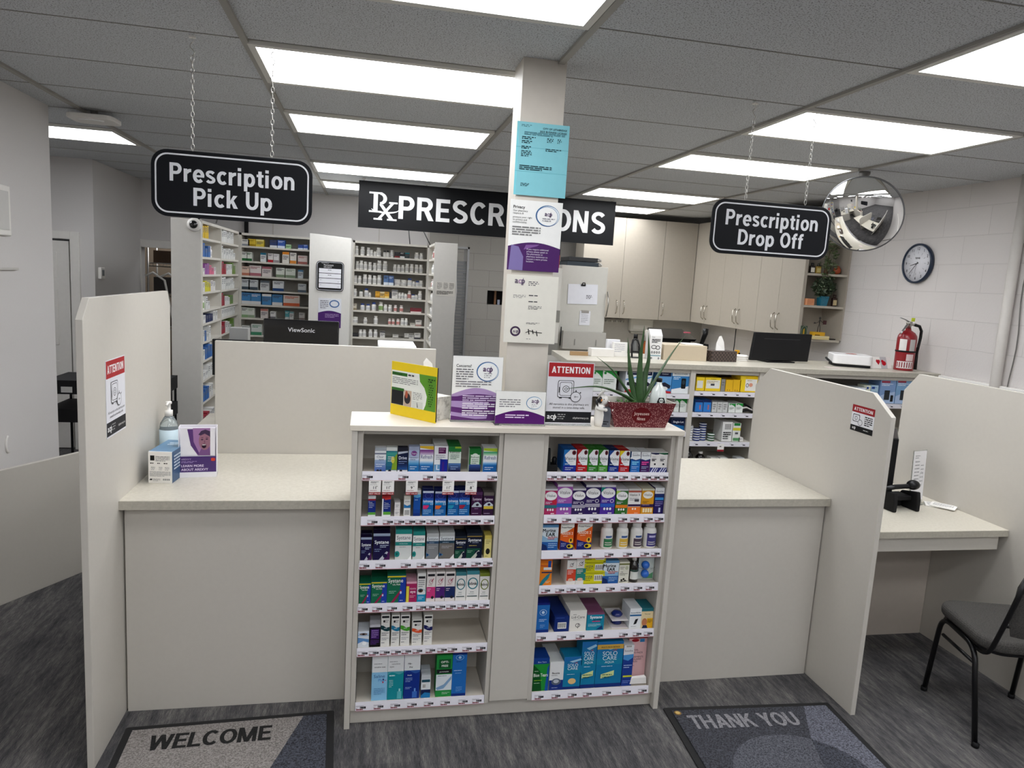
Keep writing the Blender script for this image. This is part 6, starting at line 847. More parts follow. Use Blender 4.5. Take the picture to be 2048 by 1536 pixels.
('R4', 0.88, 0.039, 0.11, 2, 0.05, 'e9e7e4', [('o', 0.5, 0.8, 0.2, 0.07, 0.05, '6a6a70'), ('p', [(0.5, 0.78), (0.75, 0.88), (0.73, 0.9), (0.48, 0.82)], '6a6a70'), ('l', 0.2, 0.72, 0.8, 1, 0.04, 'c86a5c'), ('r', 0, 0.16, 1, 0.62, 'd8583c'), ('l', 0.1, 0.55, 0.7, 3, 0.06, 'f6e6e0'), ('e', 0.45, 0.2, 0.3, 0.06, 'e9c6b0')], 'white carton with a red orange lower panel, fourth right shelf'),
('R4', 0.922, 0.043, 0.116, 2, 0.05, 'e9e7e4', [('o', 0.5, 0.8, 0.2, 0.07, 0.05, '6a6a70'), ('p', [(0.5, 0.78), (0.75, 0.88), (0.73, 0.9), (0.48, 0.82)], '6a6a70'), ('l', 0.2, 0.72, 0.8, 1, 0.04, 'c86a5c'), ('r', 0, 0.16, 1, 0.62, '3a9288'), ('l', 0.1, 0.55, 0.7, 3, 0.06, 'f6e6e0'), ('e', 0.45, 0.2, 0.3, 0.06, 'e9c6b0')], 'white carton with a teal lower panel, fourth right shelf'),
('R4', 0.983, 0.094, 0.046, 2, 0.06, 'd8d42c', [('r', 0, 0.0, 1, 1, 'd8d42c'), ('b', 0.5, 0.3, 0.92, 0.9), ('t', 'iVIZIA', 0.24, 0.62, 0.2, '2c3c6c', 'c', 0.4, 0.02), ('l', 0.06, 0.5, 0.42, 2, 0.16, '6a6a2c'), ('r', 0, 0, 1, 0.1, 'b8b420')], 'bright yellow carton, bottom one of the yellow stack on the fourth right shelf', 0.0001),
('R4', 0.983, 0.094, 0.046, 2, 0.06, 'd8d42c', [('r', 0, 0.0, 1, 1, 'd8d42c'), ('b', 0.5, 0.3, 0.92, 0.9), ('t', 'iVIZIA', 0.24, 0.62, 0.2, '2c3c6c', 'c', 0.4, 0.02), ('l', 0.06, 0.5, 0.42, 2, 0.16, '6a6a2c'), ('r', 0, 0, 1, 0.1, 'b8b420')], 'bright yellow carton, middle one of the yellow stack on the fourth right shelf', 0.0471),
('R4', 0.983, 0.094, 0.046, 2, 0.06, 'd8d42c', [('r', 0, 0.0, 1, 1, 'd8d42c'), ('b', 0.5, 0.3, 0.92, 0.9), ('t', 'iVIZIA', 0.24, 0.62, 0.2, '2c3c6c', 'c', 0.4, 0.02), ('l', 0.06, 0.5, 0.42, 2, 0.16, '6a6a2c'), ('r', 0, 0, 1, 0.1, 'b8b420')], 'bright yellow carton, top one of the yellow stack on the fourth right shelf', 0.0951),
('R4', 1.0555, 0.072, 0.103, 1, 0.05, '9ac0dc', [('r', 0, 0.9, 1, 1, '6a9cc4'), ('p', [(0, 0.9), (1, 0.9), (1, 0.5), (0.4, 0.46), (0, 0.6)], 'dfe8ee'), ('t', 'Murine', 0.42, 0.72, 0.13, '1c2430', 'c', 0.8, 0.04), ('t', 'EAR', 0.52, 0.56, 0.14, '1c2430', 'c', 0.6, 0.04), ('l', 0.35, 0.5, 0.95, 2, 0.06, 'b85a5c', 0.6), ('r', 0, 0, 1, 0.34, '2f6cae'), ('p', [(0, 0), (0.4, 0), (0.3, 0.2), (0, 0.28)], '1c3a74'), ('l', 0.4, 0.26, 0.95, 3, 0.07, 'bcd6ee')], 'pale blue ear care carton, between the yellow stack and the olive leaf carton'),
('R4', 1.1165, 0.046, 0.096, 2, 0.04, 'e6e4d8', [('r', 0, 0.86, 1, 0.94, '8a8c5c'), ('e', 0.75, 0.72, 0.16, 0.09, 'c9cbb0'), ('l', 0.1, 0.74, 0.55, 2, 0.07, '6a6a54'), ('t', 'OIL', 0.3, 0.5, 0.06, '3a3a2c', 'c', 0.4), ('l', 0.1, 0.44, 0.85, 2, 0.06, '6a6a54'), ('e', 0.3, 0.15, 0.1, 0.05, '1c1c14'), ('e', 0.5, 0.2, 0.1, 0.05, '1c1c14'), ('e', 0.65, 0.13, 0.08, 0.04, '1c1c14'), ('p', [(0.1, 0.05), (0.9, 0.1), (0.9, 0.13), (0.1, 0.08)], '2a3020')], 'cream carton with a black olive branch print, fourth right shelf'),
('R4', 1.169, 0.045, 0.115, -2, 0.0, '17120f', '2f4a40', 'dark brown medicine bottle with a white cap on the fourth right shelf'),
('R4', 1.2345, 0.072, 0.097, -3, 0.0, '2f6fd0', '', 'clear blister card holding two blue ear plug balls, fourth right shelf'),
('R5', 0.769, 0.055, 0.133, 1, 0.06, '2f7ac0', [('r', 0, 0.93, 1, 1, '1c2c84'), ('o', 0.5, 0.68, 0.28, 0.1, 0.03, 'cfe2f4'), ('e', 0.5, 0.68, 0.12, 0.05, 'cfe2f4'), ('l', 0.2, 0.5, 0.8, 1, 0.04, '1c3f8c'), ('l', 0.2, 0.43, 0.8, 2, 0.05, 'cfe2f4'), ('r', 0, 0, 1, 0.1, '1c3f8c'), ('l', 0.3, 0.25, 0.7, 3, 0.04, '9ac0e4')], 'bright blue carton with an eye outline, first on the fifth right shelf'),
('R5', 0.8545, 0.064, 0.068, 1, 0.2, '1c3a80', [('l', 0.1, 0.9, 0.9, 1, 0.06, '5a7ac0'), ('b', 0.22, 0.2, 0.82, 0.62)], 'long navy carton lying end on with a bar code, fifth right shelf'),
('R5', 0.926, 0.075, 0.093, 2, 0.09, 'eae8e2', [('t', 'Lid-Care', 0.5, 0.62, 0.13, '3a3a3e', 'c', 0.84, 0.0), ('l', 0.2, 0.8, 0.5, 1, 0.06, '3a3a3e'), ('l', 0.2, 0.55, 0.8, 1, 0.04, '8a8a8c'), ('o', 0.5, 0.28, 0.14, 0.1, 0.03, '4a4a4e'), ('p', [(0.5, 0.12), (0.52, 0.12), (0.55, 0.36), (0.52, 0.36)], '4a4a4e')], 'cream wipes carton with thin serif lettering, fifth right shelf'),
('R5', 1.0055, 0.078, 0.078, 3, 0.075, '1f93ae', [('r', 0, 0.92, 1, 1, '8a5a78'), ('t', 'Systane', 0.52, 0.7, 0.16, 'eef2f6', 'c', 0.8, 0.03), ('t', 'LID WIPES', 0.6, 0.58, 0.07, '3a2c54', 'c', 0.6, 0.04), ('l', 0.3, 0.5, 0.95, 1, 0.07, 'd8407c', 0.7), ('l', 0.08, 0.36, 0.8, 3, 0.06, 'bfe2ea'), ('p', [(0.55, 0.05), (0.95, 0.05), (0.9, 0.28)], '1c4a80')], 'teal wipes carton with white lettering, fifth right shelf'),
('R5', 1.123, 0.075, 0.035, -4, 0.0, '1c2c74', '', 'clear tray with a dark blue eyewash cup on a card, fifth right shelf'),
('R5', 1.188, 0.053, 0.093, 1, 0.1, 'e9ecee', [('r', 0, 0.62, 1, 0.7, '3a78a8'), ('t', 'RevitaVISION', 0.5, 0.76, 0.06, '2a4a6c', 'c', 0.84, 0.02), ('p', [(0.35, 0.2), (0.6, 0.24), (0.75, 0.5), (0.5, 0.46)], '1c1c20'), ('l', 0.15, 0.1, 0.8, 1, 0.05, '8a8a90')], 'white carton with a small black device picture, fifth right shelf'),
('R5', 1.244, 0.055, 0.093, 1, 0.09, 'e8d8b0', [('r', 0, 0.84, 1, 1, '2f7a86'), ('t', 'Thermal', 0.5, 0.68, 0.06, '3a3a3c', 'c', 0.7), ('r', 0.5, 0.0, 1, 0.5, 'e8b830'), ('e', 0.3, 0.3, 0.22, 0.2, 'c98a64'), ('p', [(0.1, 0), (0.6, 0), (0.5, 0.15), (0.2, 0.15)], '2a3a5c'), ('l', 0.55, 0.4, 0.95, 3, 0.06, '5a4a1c')], 'cream and yellow carton with a face picture, last on the fifth right shelf'),
('R6', 0.777, 0.071, 0.152, 1, 0.09, '2c9a48', [('r', 0, 0.82, 1, 1, '1f4f9c'), ('t', 'Bion Tears', 0.55, 0.86, 0.04, 'cfe0f4', 'c', 0.7), ('p', [(0, 0), (0.6, 0), (0.45, 0.6), (0, 0.82)], '14602c'), ('p', [(0.8, 0), (1, 0), (1, 0.8), (0.9, 0.7)], '2462ae'), ('t', 'Bion Tears', 0.5, 0.44, 0.1, 'eef6ee', 'c', 0.88, 0.02), ('l', 0.1, 0.6, 0.45, 1, 0.04, 'cfe6d0'), ('l', 0.1, 0.32, 0.8, 1, 0.05, 'a8d840', 0.3), ('l', 0.1, 0.24, 0.6, 1, 0.04, 'cfe6d0')], 'green and blue tears carton, first on the bottom right shelf'),
('R6', 0.8475, 0.062, 0.129, 2, 0.08, 'e6e8e8', [('t', 'Bausta', 0.45, 0.58, 0.07, '2c2c34', 'c', 0.6, 0.02), ('l', 0.15, 0.52, 0.75, 1, 0.04, '5a5a60'), ('r', 0, 0, 1, 0.36, '24408c'), ('e', 0.5, 0.3, 0.34, 0.12, '6a7484'), ('e', 0.5, 0.32, 0.2, 0.07, 'c9ced6'), ('l', 0.2, 0.08, 0.8, 1, 0.05, 'b9c4e6')], 'white carton with a navy base and steel oval, bottom right shelf'),
('R6', 0.9185, 0.08, 0.151, 1, 0.08, '1d8ab0', [('r', 0, 0, 1, 0.08, '1f3f84'), ('g', 0, 0.5, 1, 1, '2090b0', '2f7cb8', 4), ('t', 'SOLO', 0.5, 0.7, 0.09, 'e6f2f6', 'c', 0.66, 0.0), ('t', 'CARE', 0.5, 0.6, 0.09, 'e6f2f6', 'c', 0.66, 0.0), ('p', [(0.3, 0.86), (0.9, 0.94), (1, 0.9), (0.5, 0.82)], 'a8d0e4'), ('p', [(0.55, 0.8), (0.75, 0.83), (0.75, 0.81)], 'd8604a'), ('l', 0.2, 0.46, 0.8, 1, 0.03, 'cfe6ee'), ('e', 0.5, 0.25, 0.22, 0.09, 'e8c890')], 'smallest teal lens solution carton with a tan seal, bottom right shelf'),
('R6', 0.989, 0.067, 0.218, 1, 0.08, '1d8ab0', [('r', 0, 0, 1, 0.08, '1f3f84'), ('g', 0, 0.5, 1, 1, '2090b0', '2f7cb8', 4), ('t', 'SOLO', 0.5, 0.7, 0.09, 'e6f2f6', 'c', 0.66, 0.0), ('t', 'CARE', 0.5, 0.6, 0.09, 'e6f2f6', 'c', 0.66, 0.0), ('t', 'AQUA', 0.5, 0.53, 0.05, 'e6f2f6', 'c', 0.6, 0.0), ('p', [(0.3, 0.86), (0.9, 0.94), (1, 0.9), (0.5, 0.82)], 'a8d0e4'), ('p', [(0.55, 0.8), (0.75, 0.83), (0.75, 0.81)], 'd8604a'), ('l', 0.2, 0.46, 0.8, 1, 0.03, 'cfe6ee'), ('p', [(0.1, 0.22), (0.85, 0.27), (0.85, 0.38), (0.1, 0.3)], 'd6e2a8'), ('l', 0.15, 0.28, 0.8, 2, 0.05, '3a6a5c')], 'tall teal lens solution carton without the gold band, bottom right shelf'),
('R6', 1.0845, 0.12, 0.214, 1, 0.1, '1d84ae', [('r', 0, 0, 1, 0.08, '1f3f84'), ('g', 0, 0.5, 1, 1, '2090b0', '2f7cb8', 4), ('t', 'SOLO', 0.5, 0.7, 0.09, 'e6f2f6', 'c', 0.66, 0.0), ('t', 'CARE', 0.5, 0.6, 0.09, 'e6f2f6', 'c', 0.66, 0.0), ('t', 'AQUA', 0.5, 0.53, 0.05, 'e6f2f6', 'c', 0.6, 0.0), ('p', [(0.3, 0.86), (0.9, 0.94), (1, 0.9), (0.5, 0.82)], 'a8d0e4'), ('p', [(0.55, 0.8), (0.75, 0.83), (0.75, 0.81)], 'd8604a'), ('l', 0.2, 0.46, 0.8, 1, 0.03, 'cfe6ee'), ('r', 0.0, 0.84, 1, 0.94, 'd8b45c'), ('t', 'MULTI-PACK BONUS', 0.5, 0.87, 0.03, '3a3a2c', 'c', 0.9, 0.02), ('p', [(0.2, 0.2), (0.7, 0.26), (0.7, 0.37), (0.2, 0.29)], 'd6e2a8'), ('l', 0.25, 0.27, 0.65, 2, 0.05, '3a6a5c')], 'largest teal lens solution carton with a gold band, bottom right shelf'),
('R6', 1.171, 0.047, 0.193, 1, 0.08, '2a4c9c', [('r', 0, 0.76, 1, 1, 'e6e8ec'), ('b', 0.2, 0.94, 0.8, 1), ('t', 'Soothe', 0.5, 0.84, 0.05, '3a4a6c', 'c', 0.84), ('p', [(0, 0.66), (0.5, 0.62), (1, 0.7), (1, 0.78), (0, 0.76)], '5aa0d8'), ('l', 0.1, 0.5, 0.9, 2, 0.05, 'bcd0f0'), ('r', 0.1, 0.22, 1, 0.26, 'd6dc3c'), ('l', 0.1, 0.12, 0.9, 2, 0.04, '8aa4e0')], 'tall royal blue carton with a white top, bottom right shelf'),
('R6', 1.2385, 0.086, 0.216, 1, 0.06, 'ecc6c6', [('r', 0, 0.94, 1, 1, 'a82438'), ('e', 0.35, 0.9, 0.2, 0.035, 'b82c3c'), ('r', 0.6, 0.86, 0.85, 0.93, '4a9ad0'), ('t', 'OVAL', 0.2, 0.67, 0.04, '5a3a44', 'l', 0.7, 0.01), ('t', 'EYE PADS', 0.2, 0.61, 0.04, '5a3a44', 'l', 0.7, 0.01), ('t', 'PANSEMENTS', 0.1, 0.52, 0.035, '5a3a44', 'l', 0.84, 0.01), ('t', 'OCULAIRES', 0.1, 0.47, 0.035, '5a3a44', 'l', 0.84, 0.01), ('t', 'OVALES', 0.1, 0.42, 0.035, '5a3a44', 'l', 0.84, 0.01), ('l', 0.1, 0.34, 0.5, 1, 0.03, 'a86a74'), ('r', 0, 0, 1, 0.1, '2c3c84')], 'pale pink eye pad carton with a red top edge, bottom right shelf')]
GRP = {'L': 'cartons and bottles in the left bay', 'R': 'cartons and bottles in the right bay'}
def carton(loc, w, h, d, base, ops, lab, grp, name='carton', side=None):
    b = B(); m = K(base); b.box(-w/2, w/2, 0, d, 0, h, m, top=K(side) if side else m)
    face(b, (-w/2, -.0001, 0), (1, 0, 0), (0, 0, 1), w, h, ops)
    if h < d*3: face(b, (-w/2, 0, h+.0001), (1, 0, 0), (0, 1, 0), w, d, [('r', 0, .02, 1, .98, side)] if side else [])
    return tag(b.build(name, loc=loc), lab, 'carton' if name == 'carton' else 'box', grp)
TOPC = {}
for p in PR:
    sh, x, w, h, n, d, base, ops, lab = p[:9]; dz = p[9] if len(p) > 9 else 0
    z = (ZL if sh[0] == 'L' else ZR)[int(sh[1])-1]+.0004+dz; g = GRP[sh[0]]; loc = (x, 2.762, z); lo, hi = (.0, .531) if sh[0] == 'L' else (.741, 1.270)
    if x-w/2 < lo: x = lo+w/2+.0005; loc = (x, 2.762, z)
    if x+w/2 > hi: x = hi-w/2-.0005; loc = (x, 2.762, z)
    if n > 0:
        sc_ = None
        if ops and ops[0][0] == 'r' and ops[0][4] == 1 and ops[0][2] > .6 and ops[0][1] == 0: sc_ = ops[0][5]
        o = carton(loc, w, h, d, base, ops, lab, g, side=sc_)
        nmax = int((2.982-2.762)/(d+.0015)) if not dz else 1
        short = lab.split(',')[0]
        for k in range(1, min(n, nmax)):
            words = short.split()[:10]
            dup(o, (x+.001*k, 2.762+k*(d+.0015), z), ' '.join(words)+(', right behind it' if k == 1 else ', hindmost of its row'))
    elif n == -1:
        t = thing('supplement_bottle', lab, 'bottle', (x, 2.762+w/2, z), group=g); r = w/2-.002
        B().lathe([(0, 0), (r*.92, 0), (r, .004), (r, h*.66), (r*.92, h*.74), (r*.66, h*.79), (r*.66, h*.8)], M('eeede9', .3), n=28).build('body', t)
        b = B(); c = M(ops, .4); k = 18; a0, a1 = -pi*.5-.75, -pi*.5+1.25
        def lab_(z0, z1, m, a0=a0, a1=a1, e=.0004): b.add([((r+e)*cos(a0+(a1-a0)*i/k), (r+e)*sin(a0+(a1-a0)*i/k), zz) for zz in (z0, z1) for i in range(k+1)], [(i, i+1, k+2+i, k+1+i) for i in range(k)], m, True)
        lab_(h*.08, h*.60 if 'tall' in lab else h*.40, c); lab_(h*.44, h*.52, M('3a5c94' if 'tall' not in lab else 'b9b6d8', .4), a0+.3, a1-.6, .0007); lab_(h*.16, h*.19, M('d8d4cc', .5), a0+.2, a1-.5, .0007); lab_(h*.24, h*.27, M('d8d4cc', .5), a0+.2, a1-.7, .0007)
        b.build('wrap_label', t); B().lathe([(0, h*.8), (r*.72, h*.8), (r*.74, h*.985), (r*.68, h), (0, h)], M('f2f1ee', .4), n=24).build('cap', t)
    elif n == -2:
        t = thing('medicine_bottle', lab, 'bottle', (x, 2.762+w/2, z), group=g); r = w/2-.002
        B().lathe([(0, 0), (r, 0), (r, h*.62), (r*.8, h*.72), (r*.42, h*.8), (r*.42, h*.84)], M(base, .1, coat=.5), n=24).build('body', t)
        b = B(); k = 12; b.add([((r+.0004)*cos(a), (r+.0004)*sin(a), zz) for zz in (h*.12, h*.5) for a in [-pi*.85+pi*.7*i/k for i in range(k+1)]], [(i, i+1, k+2+i, k+1+i) for i in range(k)], M('dfe2dc', .5), True)
        b.add([((r+.0007)*cos(a), (r+.0007)*sin(a), zz) for zz in (h*.42, h*.5) for a in [-pi*.85+pi*.7*i/k for i in range(k+1)]], [(i, i+1, k+2+i, k+1+i) for i in range(k)], M('2f4a40', .5), True); b.build('wrap_label', t)
        B().lathe([(0, h*.83), (r*.5, h*.83), (r*.5, h), (0, h)], WHITE, n=18).build('cap', t)
    elif n == -3:
        t = thing('blister_pack', lab, 'blister pack', (x, 2.79, z), group=g)
        b = B(); b.box(-w/2, w/2, .012, .014, 0, h, M('dfe9e4', .4)); b.quad([(-w/2+.002, .0117, .002), (w/2-.002, .0117, .002), (w/2-.002, .0117, .03), (-w/2+.02, .0117, .002)], M('5aa070', .5)); b.build('backing_card', t)
        for zz in (.032, .072): b = B(); b.ball((-.012, -.008, zz), .018, M('2f6fd0', .25)); b.build('plug_ball', t)
        b = B(); b.tube([(-w/2, .01, .052), (0, -.012, .05), (w/2, .006, .055)], .003, CLEAR, flat=.3); b.build('clear_cover', t)
    else:
        t = thing('eyewash_tray', lab, 'blister pack', (x, 2.77, z), group=g)
        b = B(); b.box(-w/2, w/2, 0, .12, .0, .0015, M('d9cfd0', .5)); b.box(-w/2, w/2, 0, .12, .034, .0355, M('e6e0e0', .3)); b.box(-w/2, w/2, 0.119, .12, 0, .034, CLEAR); b.build('card', t)
        b = B(); b.lathe([(0, .037), (.022, .037), (.026, .046), (.016, .056), (0, .058)], M(base, .2, coat=.4), (0, .05, 0), 20); b.lathe([(0, .004), (.024, .004), (.02, .028), (0, .03)], M(base, .2), (0, .05, 0), 20); b.build('eye_cup', t)
# second low carton lying on the first, crumpled slip, black holder
o = [q for q in C.objects if q.get('label', '').startswith('low white carton lying end on, lower')][0]
dup(o, (o.location.x+.001, o.location.y+.004, o.location.z+.0285), 'low white carton lying end on, upper one on the second left shelf')
b = B(); b.add([(0, 0, 0), (.078, 0, 0), (.076, .03, .002), (.004, .03, .003), (.004, -.001, .028), (.074, -.002, .031), (.07, .012, .034), (.01, .012, .03)], [(0, 1, 5, 4), (4, 5, 6, 7), (0, 4, 7, 3), (1, 2, 6, 5), (0, 3, 2, 1)], PAPER)
tag(b.build('folded_slip', loc=(1.187, 2.7585, .0975+.008)), 'folded white paper slip standing before the pale pink carton, bottom right shelf', 'paper')
for q in C.objects:
    if q.get('label', '').startswith('pale pink eye pad'): q.location.y += .036
t = thing('accessory_holder', 'black plastic holder at the left end of the top right shelf', 'holder', (.765, 2.775, ZR[0]+.0004), group=None)
b = B(); b.box(-.022, .026, 0, .05, 0, .028, BLACKM); b.prism([(-.01, .028), (.0, .095), (.006, .10), (.012, .09), (.012, .028)], 'x', -.02, -.008, BLACKM); b.build('tray', t, bevel=.002); B().lathe([(0, .028), (.010, .028), (.010, .052), (.006, .058), (0, .059)], BLACK, (.015, .02, 0), 14).build('vial', t)

# ------------------------------------------------------------------ dispensary shelving
SH = SHELFW; LAMW = M('d3d0ca', .45)
def gondola(lab, loc, rz, bays, top, zs, depth=.30, z0=0.0):
    """open shelving: local x along the front, y into the depth"""
    t = thing('shelving_unit', lab, 'shelving', loc, rz); x = 0; Wd = sum(bays)
    B().box(0, Wd, depth-.012, depth, z0, top, M('c9c5bd', .5)).build('back_panel', t)
    xs = [0]
    for w_ in bays: xs.append(xs[-1]+w_)
    for i, q in enumerate(xs): a = max(0, q-.011) if i else 0; B().box(a, min(Wd, a+.022), 0, depth-.012, z0, top, SH).build('upright', t)
    B().box(0, Wd, 0, depth-.012, top-.022, top, SH).build('top_board', t)
    for i, w_ in enumerate(bays):
        for z in zs: B().box(xs[i]+.012, xs[i+1]-.012, .004, depth-.014, z-.018, z, SH).build('shelf', t)
    return t
ZBL = [2.034, 1.885, 1.739, 1.597, 1.451, 1.313, 1.138, .96, .78, .6, .4, .2]; ZBR = [2.013, 1.866, 1.722, 1.586, 1.445, 1.304, 1.164, 1.02, .86, .68, .48, .28]
gondola('open white pharmacy shelving with cartons on the back wall left of the duty panel', (-1.28, 7.66, 0), 0, [.75], 2.16, ZBL)
gondola('open white pharmacy shelving with pill bottles on the back wall right of the duty panel', (-.17, 7.66, 0), 0, [.78], 2.16, ZBR)
ZS = [2.034, 1.887, 1.748, 1.610, 1.465, 1.358, 1.211, 1.06, .9, .72, .52, .3]
gl = gondola('white shelving with a tall pale end panel carrying a dome camera, at the left', (-1.28, 6.02, 0), radians(90), [.75, .88], 2.165, ZS, .21)
B().box(-.045, -.02, -.002, .215, 0, 2.168, LAMW).build('end_panel', gl, bevel=.002)
o = B().prism([(-.533, 0), (-.165, 0), (-.165, 2.14), (-.533, 2.162)], 'y', 6.80, 7.64, M('dcdad4', .4)).build('white_pillar', bevel=.002); tag(o, 'tall white block between the back shelves carrying the duty sign', 'pillar')
gr = gondola('narrow white shelving facing left with a grey end panel at the back', (.613, 7.64, 0), radians(-90), [.66], 2.16, ZBR, .21)
B().box(.685, .71, -.001, .217, 0, 2.165, M('b3b0aa', .45)).build('end_panel', gr, bevel=.002)
t = thing('roller_cabinet', 'tall narrow metal cabinet with a ribbed roller front beside the grey end panel', 'cabinet', (.84, 7.40, 0))
b = B(); b.box(0, .02, 0, .3, 0, 2.16, ALU); b.box(.15, .17, 0, .3, 0, 2.16, ALU); b.box(0, .17, 0, .3, 2.14, 2.16, ALU); b.build('frame', t)
b = B(); pts = []
for i in range(60): b.box(.02, .15, .05+.004*(i % 2), .07, .04+i*.033, .04+i*.033+.028, M('8f9193', .4, .5))
b.build('roller_front', t); b = B(); b.tube([(.03, .02, 2.1), (.05, -.005, 1.7), (.03, .0, 1.3), (.055, -.01, .9)], .008, M('d9d9d9', .4)); b.build('hanging_strap', t)
